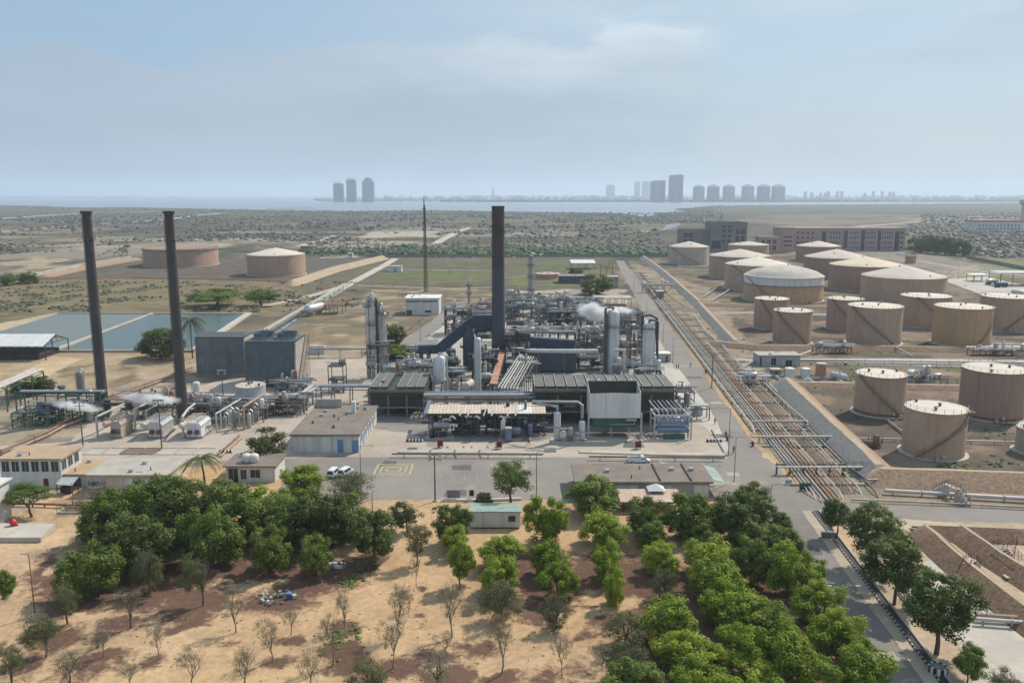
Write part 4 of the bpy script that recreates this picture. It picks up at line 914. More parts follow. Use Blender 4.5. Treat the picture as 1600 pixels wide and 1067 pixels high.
def house(name, x0, x1, yb, yt, depth, label, wall='white_wall', roof='concrete', openings=(), over=.35, rh=.3, cat='building', skew=0.0, parapet=0, group=None):
 """flat-roofed block: openings are (face, u0, u1, v0, v1, kind) on the front 'f' or right 'r' or left 'l' face"""
 Y0 = at((x0 + x1) / 2, yb).y; k = mpp(Y0); X0, X1 = (x0 - CX) * k, (x1 - CX) * k; h = ht((x0 + x1) / 2, yt, Y0)
 w = X1 - X0; t = thing(name, label, cat, ((X0 + X1) / 2, Y0 + depth / 2, 0), skew, group); d = depth
 m = MB(); m.box(-w / 2, w / 2, -d / 2, d / 2, -.05, h); m.build('wall', wall, t)
 if roof:
  m = MB(); m.box(-w / 2 - over, w / 2 + over, -d / 2 - over, d / 2 + over, h + .002, h + rh)
  if parapet:
   for b_ in ((-w / 2, w / 2, -d / 2, -d / 2 + .2), (-w / 2, w / 2, d / 2 - .2, d / 2), (-w / 2, -w / 2 + .2, -d / 2 + .201, d / 2 - .201), (w / 2 - .2, w / 2, -d / 2 + .201, d / 2 - .201)):
    m.box(*b_, h + rh + .002, h + rh + parapet)
  m.build('roof', roof, t)
 if roof and d > 4 and w > 5:        # roof clutter: units, hatches, pipes
  rs_ = random.Random(int(x0)); zr = h + rh
  for q in range(int(min(7, w * d / 45)) + 1):
   x_, y_ = rs_.uniform(-w * .42, w * .42), rs_.uniform(-d * .4, d * .4); m = MB()
   if q % 3 == 0: m.cbox(x_, y_, zr, .9, .7, .6); m.build('roof_unit', 'steel_pale', t)
   elif q % 3 == 1: m.cyl(x_, y_, zr, .12, .7, 8); m.build('vent', 'steel_dark', t)
   else: m.tube([(x_, y_, zr + .12), (x_ + rs_.uniform(-w, w) * .2, y_, zr + .12)], .06, 5); m.build('roof_pipe', 'pipe_grey', t)
 for op in openings:
  f, u0, u1, v0, v1, kind = op[:6]
  mm = {'w': 'dark_glass', 'g': 'window_green', 'd': 'blue_door', 'b': 'steel_dark', 's': 'white_paint', 'v': 'steel_grey', 'r': 'red_paint'}[kind]
  L_ = w if f == 'f' else d; a, b = (u0 - .5) * L_, (u1 - .5) * L_; z0, z1 = v0 * h, v1 * h; e = .035; fr = .09
  def B(m_, a_, b_, c_, d_, o0, o1):
   if f == 'f': m_.box(a_, b_, -d / 2 - o1, -d / 2 - o0, c_, d_)
   elif f == 'r': m_.box(w / 2 + o0, w / 2 + o1, a_, b_, c_, d_)
   else: m_.box(-w / 2 - o1, -w / 2 - o0, a_, b_, c_, d_)
  m = MB(); B(m, a, b, z0, z1, -.05, e); p = m.build('door' if kind in 'dbsr' and v0 < .05 else 'window', mm, t)
  m = MB()
  B(m, a - fr, a, z0, z1 + fr, .0, .07); B(m, b, b + fr, z0, z1 + fr, .0, .07); B(m, a, b, z1, z1 + fr, .0, .07)
  if v0 > .05: B(m, a - fr, b + fr, z0 - fr, z0, .0, .12)
  m.build('frame', 'white_wall' if kind != 's' else 'grey_wall', p)
  if kind in 'wg' and b - a > 1.0:
   m = MB(); B(m, (a + b) / 2 - .03, (a + b) / 2 + .03, z0, z1, e, .06); m.build('mullion', 'white_wall', p)
 return t
def grid(f, n, u0, u1, rows, gap=.45, kind='w'):
 o = []
 for v0, v1 in rows:
  for k in range(n):
   a = u0 + (u1 - u0) * k / n; o.append((f, a, a + (u1 - u0) / n * (1 - gap), v0, v1, kind))
 return o
# pink office block in three wings, unfinished grey block, blue works
rows4 = ((.1, .2), (.32, .43), (.55, .66), (.77, .88))
house('office_block', 1240, 1413, 392, 358, 30, 'long pink stone office block with four rows of small windows', 'pink_stone', 'pink_stone',
  grid('f', 4, .02, .20, rows4, .55) + grid('f', 4, .32, .42, rows4, .4) + grid('f', 4, .50, .585, rows4, .4) + grid('f', 4, .645, .735, rows4, .4) + grid('f', 5, .79, .89, rows4, .4) + grid('f', 1, .955, .985, rows4, .1)
  + [('f', .245, .285, .02, .9, 'w'), ('f', .445, .48, .02, .93, 'w'), ('f', .60, .635, .02, .96, 'w'), ('f', .75, .78, .02, .93, 'w'), ('f', .905, .945, .02, .9, 'w')], .3, 1.2)
house('office_wing', 1217, 1240, 394, 357, 24, 'tall pink stone wing at the left end of the office block', 'pink_stone', 'pink_stone', grid('f', 1, .3, .9, ((.25, .32), (.42, .5), (.6, .68)), .1), .2, .8)
house('office_wing', 1186, 1217, 396, 371, 16, 'low pinkish wing with dark openings between the grey shell and office block', 'pink_stone', 'raw_concrete', grid('f', 3, .08, .95, ((.2, .5), (.6, .85)), .35), .2, .5)
house('concrete_shell', 1066, 1110, 392, 361, 30, 'left half of the unfinished grey concrete block behind the tanks', 'raw_concrete', 'raw_concrete', grid('f', 2, .02, .38, ((.05, .3), (.36, .6), (.66, .9)), .12) + grid('f', 1, .55, .95, ((.05, .2),), .1), .2, .5, parapet=1.0)
house('concrete_shell', 1110, 1166, 393, 350, 30, 'taller right half of the unfinished grey concrete block with open bays', 'raw_concrete', 'raw_concrete', grid('f', 2, .30, .62, ((.32, .44), (.5, .62), (.68, .8), (.86, .95)), .35) + grid('f', 2, .68, .98, ((.1, .3), (.36, .56), (.62, .82)), .25) + [('f', .02, .28, .1, .4, 'w')], .2, .6, parapet=1.2)
house('works_building', 1526, 1598, 361, 347, 40, 'pale blue works building with dark red roof at the right edge', 'tank_white', 'terracotta', grid('f', 12, .03, .97, ((.2, .34), (.55, .68)), .5), .6, 3.0)
def water_tower():
 p = at(1600, 347); t = thing('water_tower', 'tall beige water tower at the right edge of the plain', 'water tower', p); h = ht(1600, 311, p.y); r_ = 9 * mpp(p.y)
 m = MB(); m.lathe([(r_ * .62, 0), (r_ * .55, h * .7), (r_ * .6, h * .72)], 16); m.build('shaft', 'concrete_pale', t, True)
 m = MB(); m.lathe([(r_ * .6, h * .72), (r_, h * .82), (r_, h * .97), (r_ * .2, h)], 16); m.build('bowl', 'concrete_pale', t, True)
water_tower()
house('control_house', 634, 686, 492, 467, 14, 'white corrugated building with dark high vents behind the units', 'white_wall', 'roof_white', [('f', .03, .19, 0.0, .3, 'g'), ('f', .58, .77, .14, .28, 'g'), ('f', .02, .45, .80, .88, 'b'), ('f', .48, .95, .80, .88, 'b')], .5, .5)
house('white_hut', 605, 627, 425, 416.5, 8, 'small white hut beside the road beyond the flare field', 'white_wall', 'grey_wall', [('f', .5, .66, 0, .7, 'd')], .6, .25)
house('guard_hut', 545, 551, 402.5, 396, 4, 'tiny white guard tower at the long boundary wall', 'white_paint', 'white_paint', [('f', .2, .8, .5, .8, 'w')], .3, .2, cat='hut')
house('guard_hut', 843.5, 847.5, 405.5, 397.5, 4, 'second tiny white guard hut at the boundary wall right of the flare', 'white_paint', 'white_paint', [('f', .2, .8, .4, .8, 'w')], .2, .2, cat='hut')
house('far_shed', 470, 486, 391.5, 385.5, 10, 'tiny dark blue shed behind the lone cone-roofed tank', 'blue_dark', 'steel_grey', (), .4, .3, cat='shed')
house('far_shed', 503, 551, 394, 390.6, 10, 'long low pale-roofed shed behind the lone cone-roofed tank', 'green_dark', 'roof_white', (), .6, .3, cat='shed')
house('grey_tower_house', 950, 966, 451, 433, 8, 'grey-brown windowless block beside the main road and palms', 'concrete_dark', 'concrete', (), .25, .3)
house('workshop', 874, 922, 443, 432, 14, 'dark low workshop with sooty walls among the far trees', 'blue_dark', 'concrete_dark', grid('f', 4, .1, .9, ((.2, .7),), .4), .5, .3)
house('pump_house', 1027, 1037, 467, 456, 6, 'small grey cabin on the pipe track near the valve cluster', 'steel_grey', 'grey_wall', (), .4, .3, cat='cabin')
house('cabin', 1022, 1048, 566, 553, 5, 'grey site cabin beside the main road behind the tall vessels', 'grey_wall', 'roof_white', [('f', .12, .24, .45, .8, 'w'), ('f', .7, .82, .05, .8, 'w')], .12, .15, cat='cabin')
house('red_shack', 1008, 1040, 388.5, 384.5, 8, 'low reddish brick shack in front of the ruins', 'terracotta', 'concrete_dark', grid('f', 4, .1, .9, ((.2, .7),), .4), .3, .2, cat='shed')
def open_shed(x0, x1, yb, yt, depth, m, label, posts=4, roofm='roof_white', slope=0.0, name='open_shed', post_m='steel_dark', beams=True):
 Y0 = at((x0 + x1) / 2, yb).y; k = mpp(Y0); w = (x1 - x0) * k; h = ht((x0 + x1) / 2, yt, Y0); t = thing(name, label, 'shelter', (((x0 + x1) / 2 - CX) * k, Y0 + depth / 2, 0))
 for i in range(posts):
  for s in (-1, 1):
   x = -w / 2 + .3 + (w - .6) * i / (posts - 1); m_ = MB(); m_.bar((x, s * (depth / 2 - .3), 0), (x, s * (depth / 2 - .3), h + (slope * (s + 1) / 2)), .28); m_.build('post', post_m, t)
 n = max(2, int(w / 1.2)); 
 for i in range(n):       # roof sheets
  a, b = -w / 2 - .4 + (w + .8) * i / n, -w / 2 - .4 + (w + .8) * (i + 1) / n - .03; m_ = MB()
  m_.add([(a, -depth / 2 - .4, h + .05), (b, -depth / 2 - .4, h + .05), (b, depth / 2 + .4, h + .05 + slope), (a, depth / 2 + .4, h + .05 + slope), (a, -depth / 2 - .4, h + .17), (b, -depth / 2 - .4, h + .17), (b, depth / 2 + .4, h + .17 + slope), (a, depth / 2 + .4, h + .17 + slope)],
    HX); m_.build('roof_sheet', roofm, t)
 if beams:
  m_ = MB(); m_.bar((-w / 2, -depth / 2 + .3, h - .15), (w / 2, -depth / 2 + .3, h - .15), .2, .35); m_.bar((-w / 2, depth / 2 - .3, h - .15 + slope), (w / 2, depth / 2 - .3, h - .15 + slope), .2, .35); m_.build('beam', post_m, t)
 return t
open_shed(893, 930, 421, 411.5, 16, None, 'white-roofed open shed on the green field behind the far palms', 4, 'roof_white', 1.5)
open_shed(930, 987, 478, 466, 10, None, 'long pale flat-roofed pump shelter beside the main road', 6, 'concrete', 0.2)
open_shed(508, 536, 491, 477, 9, None, 'small rusty-roofed shelter beside the silver horizontal vessel', 3, 'rust', .5)
open_shed(1562, 1640, 447, 427, 14, None, 'grey-roofed truck loading shelter at the right edge', 5, 'lagging', .4)
open_shed(1520, 1546, 440, 430, 9, None, 'small white-roofed shelter left of the truck loading shelter', 3, 'roof_white', .3)
# ---------------------------------------------------------------- plant building blocks
def rel(pts, o): return [Vector(p) - Vector(o) for p in pts]
def stack(bx, by, yt, r0, r1, label, mats=('stack_steel', 'stack_rust'), name='chimney', cap=True, dark_top=.1):
 p = at(bx, by); h = ht(bx, yt, p.y); t = thing(name, label, 'chimney', p); n = 28
 m = MB(); m.lathe([(r0 * 1.25, 0), (r0 * 1.25, 1.2), (r0, 1.6)], n); m.build('base', 'concrete_dark', t, True)
 ns = 9; zt = h * (1 - dark_top)
 for k in range(ns):      # shell sections
  z0, z1 = 1.4 + (zt - 1.4) * k / ns, 1.4 + (zt - 1.4) * (k + 1) / ns; ra, rb = r0 + (r1 - r0) * k / ns, r0 + (r1 - r0) * (k + 1) / ns
  m = MB(); m.lathe([(ra + .06, z0), (ra + .06, z0 + .18), (ra, z0 + .2), (rb, z1 - .01)], n); m.build('shell_section', mats[0] if k < ns - 2 else mats[0], t, True)
 m = MB(); m.lathe([(r1 + .05, zt), (r1 + .05, zt + .2), (r1, zt + .22), (r1, h - .7), (r1 + (.35 if cap else .06), h - .65), (r1 + (.35 if cap else .06), h), (r1 - .25, h), (r1 - .3, h - 2.5)], n); m.build('rusty_top', mats[1], t, True)
 m = MB(); x = -r0 - .25
 for s in (-.22, .22): m.bar((x, s, 2), (x + (r0 - r1), s, h - 2), .06)
 k = int(h / .8)
 for i in range(k): z = 2 + (h - 4) * i / k; m.bar((x + (r0 - r1) * i / k, -.22, z), (x + (r0 - r1) * i / k, .22, z), .04)
 m.build('ladder', 'steel_dark', t)
 m = MB(); zz = h * .87; m.lathe([(r1 + .1, zz), (r1 + .55, zz + .02), (r1 + .55, zz + .1), (r1 + .1, zz + .12)], 20)
 for j in range(10): a = j * .628; m.bar(((r1 + .5) * math.cos(a), (r1 + .5) * math.sin(a), zz), ((r1 + .5) * math.cos(a), (r1 + .5) * math.sin(a), zz + 1), .05)
 m.build('platform', 'steel_dark', t)
 return t
stack(163, 650, 330, 1.35, 1.15, 'leftmost slim dark chimney with rusty top among the boilers')
stack(287, 660, 330, 1.35, 1.12, 'second slim dark chimney with rusty top, right of the leftmost')
stack(779, 580, 322, 2.35, 2.1, 'thickest tall chimney with rust-brown upper part in the plant centre', ('stack_blue', 'stack_rust'), cap=False, dark_top=.36)
def pipe(path, r, m, label, name='pipe', cat='pipe', group=None, flanges=True, n=8, supports=0, sm='steel_grey'):
 """one run of pipe with flanges and posts down to the ground; path in metres"""
 P = [Vector(p) for p in path]; o = Vector((P[0].x, P[0].y, 0)); t = thing(name, label, cat, o, 0, group); Q = rel(P, o)
 mb = MB(); mb.tube(Q, r, n); mb.build('run', m, t, True)
 if flanges:
  mb = MB()
  for a, b in zip(Q, Q[1:]):
   L_ = (b - a).length; k = int(L_ / max(7, r * 30))
   for i in range(k): c = a.lerp(b, (i + .5) / k); d = (b - a).normalized() * .08; mb.tube([c - d, c + d], r * 1.45, n)
  if mb.v: tag(mb.build('flange', m, t), kind='stuff')
 if supports:
  for a, b in zip(Q, Q[1:]):
   if abs(b.z - a.z) > .5 * (b - a).length: continue
   k = max(1, int((b - a).length / supports))
   for i in range(k + 1):
    c = a.lerp(b, (i + .3) / (k + .6))
    if c.z - r > .3: mb = MB(); mb.bar((c.x, c.y, 0), (c.x, c.y, c.z - r), .2); mb.build('post', sm, t)
 return t
def rack(path, w, h, pipes, label, bay=6.0, m='steel_grey', name='pipe_rack', tiers=1, group=None, braces=True):
 """portal frames along a line carrying parallel pipes; pipes: list of (offset -.5..5, radius, material, tier)"""
 P = [Vector(p) for p in path]; o = Vector((P[0].x, P[0].y, 0)); t = thing(name, label, 'pipe rack', o, 0, group)
 for a, b in zip(P, P[1:]):
  a = a - o; b = b - o; d = (b - a); L_ = d.length; d.normalize(); nrm = Vector((-d.y, d.x, 0)); k = max(1, round(L_ / bay))
  for i in range(k + 1):
   c = a + d * (L_ * i / k); mb = MB(); q0, q1 = c + nrm * w / 2, c - nrm * w / 2
   for q in (q0, q1): mb.bar((q.x, q.y, 0), (q.x, q.y, h), .28)
   for tr in range(tiers): z = h - tr * 1.6; mb.bar((q0.x, q0.y, z - .15), (q1.x, q1.y, z - .15), .24, .3)
   mb.build('portal', m, t)
  mb = MB()
  for s in (1, -1): mb.bar(a + nrm * s * w / 2 + Vector((0, 0, h - .5)), b + nrm * s * w / 2 + Vector((0, 0, h - .5)), .16, .25)
  mb.build('stringer', m, t)
  for (off, r, pm, tr) in pipes:
   q = nrm * off * w; z = h - tr * 1.6 + r; mb = MB(); mb.tube([a + q + Vector((0, 0, z)), b + q + Vector((0, 0, z))], r, 8); mb.build('pipe', pm, t, True)
 return t
def pset(n, mats, r=(.12, .3), tier=0, seed=1):
 rs = random.Random(seed); return [(-.42 + .84 * (i + .5) / n, rs.uniform(*r), rs.choice(mats), tier) for i in range(n)]
def rail(mb, pts, h=1.05, post=1.6):
 for a, b in zip(pts, pts[1:]):
  a, b = Vector(a), Vector(b); k = max(1, int((b - a).length / post))
  for i in range(k + 1): c = a.lerp(b, i / k); mb.bar(c, c + Vector((0, 0, h)), .06)
  for z in (.55, h): mb.bar(a + Vector((0, 0, z)), b + Vector((0, 0, z)), .05)
def vvessel(bx, by, yt, r, label, m='lagging', name='vertical_vessel', skirt=1.2, plats=(), pipe_m='silver', side=1, group=None, legs=0, top_pipe=True, Hh=None):
 """upright pressure vessel: skirt, shell with rings, domed head, ladder, platforms, overhead pipe"""
 p = at(bx, by); h = Hh or ht(bx, yt, p.y); t = thing(name, label, 'vessel', p, 0, group); n = 20
 mb = MB()
 if legs:
  for sx in (-1, 1):
   for sy in (-1, 1): mb.bar((sx * r * .9, sy * r * .9, 0), (sx * r * .9, sy * r * .9, legs), .35)
  mb.box(-r * 1.1, r * 1.1, -r * 1.1, r * 1.1, legs, legs + .4); skirt = legs + .4
 else: mb.lathe([(r * 1.12, 0), (r * 1.12, .3), (r * 1.0, .35), (r * 1.0, skirt)], n)
 mb.build('skirt', 'concrete' if not legs else 'steel_pale', t)
 mb = MB(); pr = [(r, skirt + .01)]; k = max(2, int((h - skirt) / 3.5))
 for i in range(1, k): z = skirt + (h - skirt - r * .5) * i / k; pr += [(r, z - .05), (r + .05, z - .04), (r + .05, z + .04), (r, z + .05)]
 pr += [(r, h - r * .5), (r * .88, h - r * .25), (r * .55, h - r * .07), (.08, h)]
 mb.lathe(pr, n); mb.build('shell', m, t, True)
 mb = MB(); x = -side * (r + .2)
 for s in (-.22, .22): mb.bar((x, -r * .3 + s, .2), (x, -r * .3 + s, h * .96), .06)
 for i in range(int(h / .7)): mb.bar((x, -r * .3 - .22, .5 + i * .7 * .95), (x, -r * .3 + .22, .5 + i * .7 * .95), .04)
 mb.build('ladder', 'steel_grey', t)
 for f in plats:
  z = h * f; mb = MB(); mb.lathe([(r + .05, z), (r + 1.0, z + .01), (r + 1.0, z + .1), (r + .05, z + .11)], 14)
  ring = [((r + .95) * math.cos(a * .4488), (r + .95) * math.sin(a * .4488), z + .1) for a in range(15)]; rail(mb, ring, 1.05, 3); mb.build('platform', 'steel_dark', t)
 if top_pipe:
  mb = MB(); rr = max(.12, r * .16); xx = side * (r + .55); mb.tube([(0, 0, h - .1), (0, 0, h + .7), (xx * .5, -r * .4, h + .95), (xx, -r * .5, h + .5), (xx, -r * .5, 1.2), (xx + side * 1.0, -r * .5, .8)], rr, 8); mb.build('overhead_pipe', pipe_m, t, True)
  mb = MB()
  for f in (.3, .55, .8): mb.bar((side * r * .8, -r * .4, h * f), (xx, -r * .5, h * f), .08)
  mb.build('bracket', 'steel_grey', t)
 return t
def hvessel(bx, by, r, ln, label, m='silver', z=1.0, rz=0.0, group=None, name='horizontal_vessel'):
 p = at(bx, by); t = thing(name, label, 'vessel', p, rz, group)
 mb = MB(); mb.vessel((-ln / 2, 0, z + r), r, ln, 'x', 18); mb.build('shell', m, t, True)
 for s in (-1, 1): mb = MB(); mb.box(s * ln * .3 - .25, s * ln * .3 + .25, -r * .8, r * .8, 0, z + r * .45); mb.build('saddle', 'concrete', t)
 mb = MB(); mb.cyl(ln * .1, 0, z + 2 * r - .1, r * .28, .55, 10); mb.cyl(-ln * .25, 0, z + 2 * r - .1, r * .18, .8, 10); mb.build('nozzle', m, t, True)
 return t
def unit(px0, px1, yb, yt, depth, label, seed, m='steel_grey', levels=None, clutter=10, pm=('silver', 'lagging', 'pipe_grey', 'steel_pale'), group='process steel frames', name='process_frame', cell=4.5, rz=0.0):
 """steel frame with floors, rails, and a tangle of pipes and drums inside it"""
 rs = random.Random(seed); Y0 = at((px0 + px1) / 2, yb).y; k = mpp(Y0); w = (px1 - px0) * k; h = ht((px0 + px1) / 2, yt, Y0); d = depth
 t = thing(name, label, 'steel frame', (((px0 + px1) / 2 - CX) * k, Y0 + d / 2, 0), rz, group)
 nx = max(1, round(w / cell)); ny = max(1, round(d / cell)); nl = levels or max(1, round(h / 4.0)); zs = [h * (i + 1) / nl for i in range(nl)]
 xs = [-w / 2 + w * i / nx for i in range(nx + 1)]; ys = [-d / 2 + d * i / ny for i in range(ny + 1)]
 mb = MB()
 for x in xs:
  for y in ys: mb.bar((x, y, 0), (x, y, h + (rs.random() < .2) * 1.2), .24)
 for z in zs:
  for y in ys: mb.bar((xs[0], y, z - .15), (xs[-1], y, z - .15), .18, .26)
  for x in xs: mb.bar((x, ys[0], z - .15), (x, ys[-1], z - .15), .18, .26)
 for x0, x1 in zip(xs, xs[1:]):
  if rs.random() < .5: z0 = rs.choice([0] + zs[:-1]); mb.bar((x0, ys[0], z0), (x1, ys[0], z0 + h / nl - .3), .12)
 mb.build('steel_frame', m, t)
 for z in zs:
  if rs.random() < .75:
   a, b = sorted((rs.choice(xs), rs.choice(xs)));
   if b - a < 1: a, b = xs[0], xs[-1]
   mb = MB(); mb.box(a, b, ys[0], ys[-1], z + .002, z + .06); mb.build('platform', 'steel_dark', t)
   mb = MB(); rail(mb, [(a, ys[0], z + .06), (b, ys[0], z + .06), (b, ys[-1], z + .06)], 1.05, 2.0); mb.build('railing', rs.choice(('steel_pale', 'steel_grey', 'steel_dark')), t)
 for i in range(clutter):
  kind = rs.random(); z = rs.choice([0] + zs); x = rs.uniform(-w / 2, w / 2) * .92; y = rs.uniform(-d / 2, d / 2) * .9 - d * .08
  if kind < .36:      # stepped pipe
   r_ = rs.uniform(.09, .26); x2 = x + rs.uniform(-w, w) * .45; z2 = max(.3, min(h + 1.5, z + rs.uniform(-5, 5))); mb = MB()
   P = [(x, y, z + .4), (x, y, z2 + .6), (x2, y, z2 + .6), (x2, y + rs.uniform(-2, 2), z2 + .6), (x2, y, max(.2, z2 - rs.uniform(1, 5)))]
   mb.tube(P[:rs.choice((3, 4))], r_, 7); mb.build('pipe', rs.choice(pm), t, True)
  elif kind < .52:    # long straight header across the frame
   r_ = rs.uniform(.1, .24); mb = MB(); zz = rs.choice(zs) + rs.uniform(.25, 1.0); mb.tube([(-w / 2 - rs.uniform(0, 2.5), y, zz), (w / 2 + rs.uniform(0, 2.5), y, zz)], r_, 7); mb.build('header', rs.choice(pm), t, True)
  elif kind < .66:    # drum
   r_ = rs.uniform(.45, .95); L_ = rs.uniform(1.8, 4.0); mb = MB(); mb.vessel((x - L_ / 2, y, z + r_ + .5), r_, L_, 'x', 12); mb.build('drum', rs.choice(pm), t, True)
   mb = MB(); mb.box(x - L_ * .3, x - L_ * .2, y - r_ * .6, y + r_ * .6, z + .07, z + r_ * .6 + .5); mb.box(x + L_ * .2, x + L_ * .3, y - r_ * .6, y + r_ * .6, z + .07, z + r_ * .6 + .5); mb.build('saddle', 'steel_dark', t)
  elif kind < .82:    # upright drum
   r_ = rs.uniform(.35, .8); L_ = rs.uniform(1.6, 4.2); mb = MB(); mb.vessel((x, y, z + .4), r_, L_, 'z', 12); mb.build('drum', rs.choice(pm), t, True)
  else:               # exchanger bank or valve group
   mb = MB()
   for q in range(3): mb.lathe([(.16, 0), (.16, .9), (.3, .95), (.3, 1.05), (.08, 1.1), (.08, 1.4), (.22, 1.42), (.22, 1.48)], 8, (x + q * .7, y, z + .1))
   mb.build('valve', rs.choice(('steel_grey', 'green_paint', 'rust', 'steel_pale')), t)
 return t

# ---------------------------------------------------------------- left: boilers, racks, cooling towers
def boiler(px0, px1, yb, yt, depth, label, m, top):
 Y0 = at(px0, yb).y; k = mpp(Y0); w = (px1 - px0) * k; h = ht(px0, yt, Y0); t = thing('boiler', label, 'boiler', (((px0 + px1) / 2 - CX) * k, Y0 + depth / 2, 0), 0, 'packaged boilers')
 d = depth; mb = MB(); mb.box(-w / 2 - .2, w / 2 + .2, -d / 2 - .2, d / 2 + .2, 0, .35); mb.build('plinth', 'concrete_dark', t)
 for i in range(5):       # casing panels along both sides, ends
  y0, y1 = -d / 2 + d * i / 5, -d / 2 + d * (i + 1) / 5 - .05
  mb = MB(); mb.box(-w / 2, w / 2, y0, y1, .35, h * .82); mb.add([(-w / 2, y0, h * .82 + .002), (w / 2, y0, h * .82 + .002), (w / 2, y1, h * .82 + .002), (-w / 2, y1, h * .82 + .002), (-w * .36, y0, h), (w * .36, y0, h), (w * .36, y1, h), (-w * .36, y1, h)], HX); mb.build('casing_panel', m, t)
 mb = MB(); mb.lathe([(.02, -d / 2 - 1.0), (.55, -d / 2 - .85), (.8, -d / 2 - .5), (.8, d / 2 + .3), (.02, d / 2 + .6)], 16, (-w / 2 - .95, 0, h * .86), axis='y'); mb.build('steam_drum', top, t, True)
 for s in (-.24, .24):
  mb = MB(); mb.lathe([(.55, 0), (.6, -.5), (.42, -.55), (.42, -.95), (.1, -1.0)], 12, (s * w, -d / 2 + .02, h * .42), axis='y'); mb.build('burner', 'steel_dark', t, True)
 mb = MB(); mb.bar((w / 2 + .12, -d / 2, h * .80), (w / 2 + .12, d / 2, h * .80), .16); mb.bar((w / 2 + .12, -d / 2, .5), (w / 2 + .12, d / 2, .5), .16); mb.build('rail_beam', 'steel_pale', t)
 for i in range(5):
  mb = MB(); y = -d / 2 + d * (i + .5) / 5; mb.tube([(-w / 2 - .95, y, h * .86), (-w / 2 - .7, y, h + .7), (w * .1, y, h + .9), (w * .3, y, h - .02)], .13, 6); mb.build('riser', top, t, True)
 mb = MB(); rail(mb, [(-w * .35, -d / 2, h), (w * .35, -d / 2, h), (w * .35, d / 2, h)]); mb.build('railing', 'steel_pale', t)
 return t
boiler(174, 190, 685, 659, 6.8, 'rusty tan boxy boiler with greenish side, left of three', 'tank_grey', 'roof_pink')
boiler(233, 255, 685, 660, 6.8, 'white front-facing boiler between the two slim chimneys, middle of three', 'silver', 'pipe_white')
boiler(292, 315, 685, 661, 7.0, 'clean white boxy boiler right of the second slim chimney', 'tank_white', 'roof_cream')
def P(px, py, z): return at(px, py, z)
def arch(x, y0, y1, z, side, m, label, r=.28):
 """goose-neck pipe: up from the ground, over, and back into the rack"""
 a = at(x, y0); return pipe([(a.x, a.y, .2), (a.x, a.y, z), (a.x + side * 1.0, a.y + 6, z + .3), (a.x + side * 1.4, a.y + 12, z + .3)], r, m, label, group='goose-neck steam pipes')
arch(153, 683, 0, 5.2, 1, 'pipe_white', 'white goose-neck steam pipe at the rusty boiler\'s left end', .26)
arch(212, 674, 0, 5.8, 1, 'pipe_white', 'white goose-neck steam pipe right of the rusty boiler', .26)
arch(230, 672, 0, 5.2, 1, 'pipe_white', 'thinner white goose-neck pipe left of the middle boiler', .2)
arch(287, 684, 0, 5.4, -1, 'pipe_white', 'white goose-neck pipe right of the middle boiler', .28)
arch(339, 676, 0, 5.0, 1, 'pipe_white', 'slim white goose-neck pipe right of the white boiler', .2)
arch(346, 672, 0, 5.0, 1, 'pipe_white', 'second slim white goose-neck pipe right of the white boiler', .2)
arch(382, 672, 0, 6.2, 1, 'tank_beige', 'tall beige goose-neck pipe beside the small tanks rack', .28)
A = at(-60, 646); B = at(500, 646)
rack([(at(35, 655).x, at(35, 655).y, 0), (at(165, 655).x, at(165, 655).y, 0)], 4.0, 7.4, pset(4, ('steel_dark', 'pipe_grey', 'silver'), seed=2), 'green steel pipe gantry left of the leftmost slim chimney', 6, 'green_paint')
rack([(at(168, 651).x, at(168, 651).y, 0), (at(345, 648).x, at(345, 648).y, 0)], 5.0, 5.0, pset(7, ('lagging', 'pipe_grey', 'silver', 'rust_pipe'), seed=3) + pset(4, ('steel_dark', 'pipe_brown'), tier=1, seed=4), 'long grey pipe rack running behind the three boilers', 6, tiers=2)
rack([(at(345, 646).x, at(345, 646).y, 0), (at(478, 644).x, at(478, 644).y, 0)], 4.2, 4.2, pset(6, ('lagging', 'silver', 'pipe_grey'), seed=5), 'grey pipe rack from the boilers to the low brown-roofed building', 7)
rack([(at(478, 640).x, at(478, 640).y, 0), (at(492, 628).x, at(492, 628).y, 0), (at(578, 628).x, at(578, 628).y, 0)], 4.0, 4.6, pset(6, ('blue_paint', 'silver', 'pipe_white', 'lagging'), seed=6), 'pipe rack with blue lines feeding the left fan-cooler block', 6)
a0 = at(-20, 655); a1 = at(62, 615)
rack([(a0.x, a0.y, 0), (a1.x, a1.y, 0)], 3.4, 7.0, [(-.3, .5, 'pipe_white', 0), (.25, .5, 'pipe_white', 0)], 'green frame carrying two fat white ducts at the left edge', 7, 'green_paint')
for i, (x, y) in enumerate(((352, 668), (360, 664), (368, 670), (376, 664), (390, 668), (398, 662))):
 vvessel(x, y, 0, .45 + .1 * (i % 3), ['slim upright filter drum right of the white boiler', 'second slim upright filter drum right of the white boiler', 'third slim upright filter drum right of the white boiler', 'fourth slim upright filter drum right of the white boiler', 'slim drum left of the beige goose-neck pipe', 'slim drum just behind the beige goose-neck pipe'][i], ('lagging', 'silver', 'steel_grey')[i % 3], skirt=.6, Hh=3.2 + (i % 3) * .8, group='filter drums')
unit(330, 372, 662, 637, 8, 'tangled pipe frame behind the white boiler', 21, clutter=16)
unit(376, 412, 660, 640, 7, 'low tangled pipe frame in front of the squat grey tank', 22, clutter=12)
unit(190, 232, 655, 640, 6, 'pipe frame between the rusty boiler and the middle boiler', 23, clutter=10, pm=('lagging', 'rust_pipe', 'pipe_grey'))
unit(232, 282, 650, 636, 6, 'pipe frame behind the middle boiler', 24, clutter=12, pm=('lagging', 'rust_pipe', 'pipe_grey'))
hvessel(305, 633, 1.35, 5.0, 'white horizontal drum lying under the small white upright tank', 'tank_white', .6)
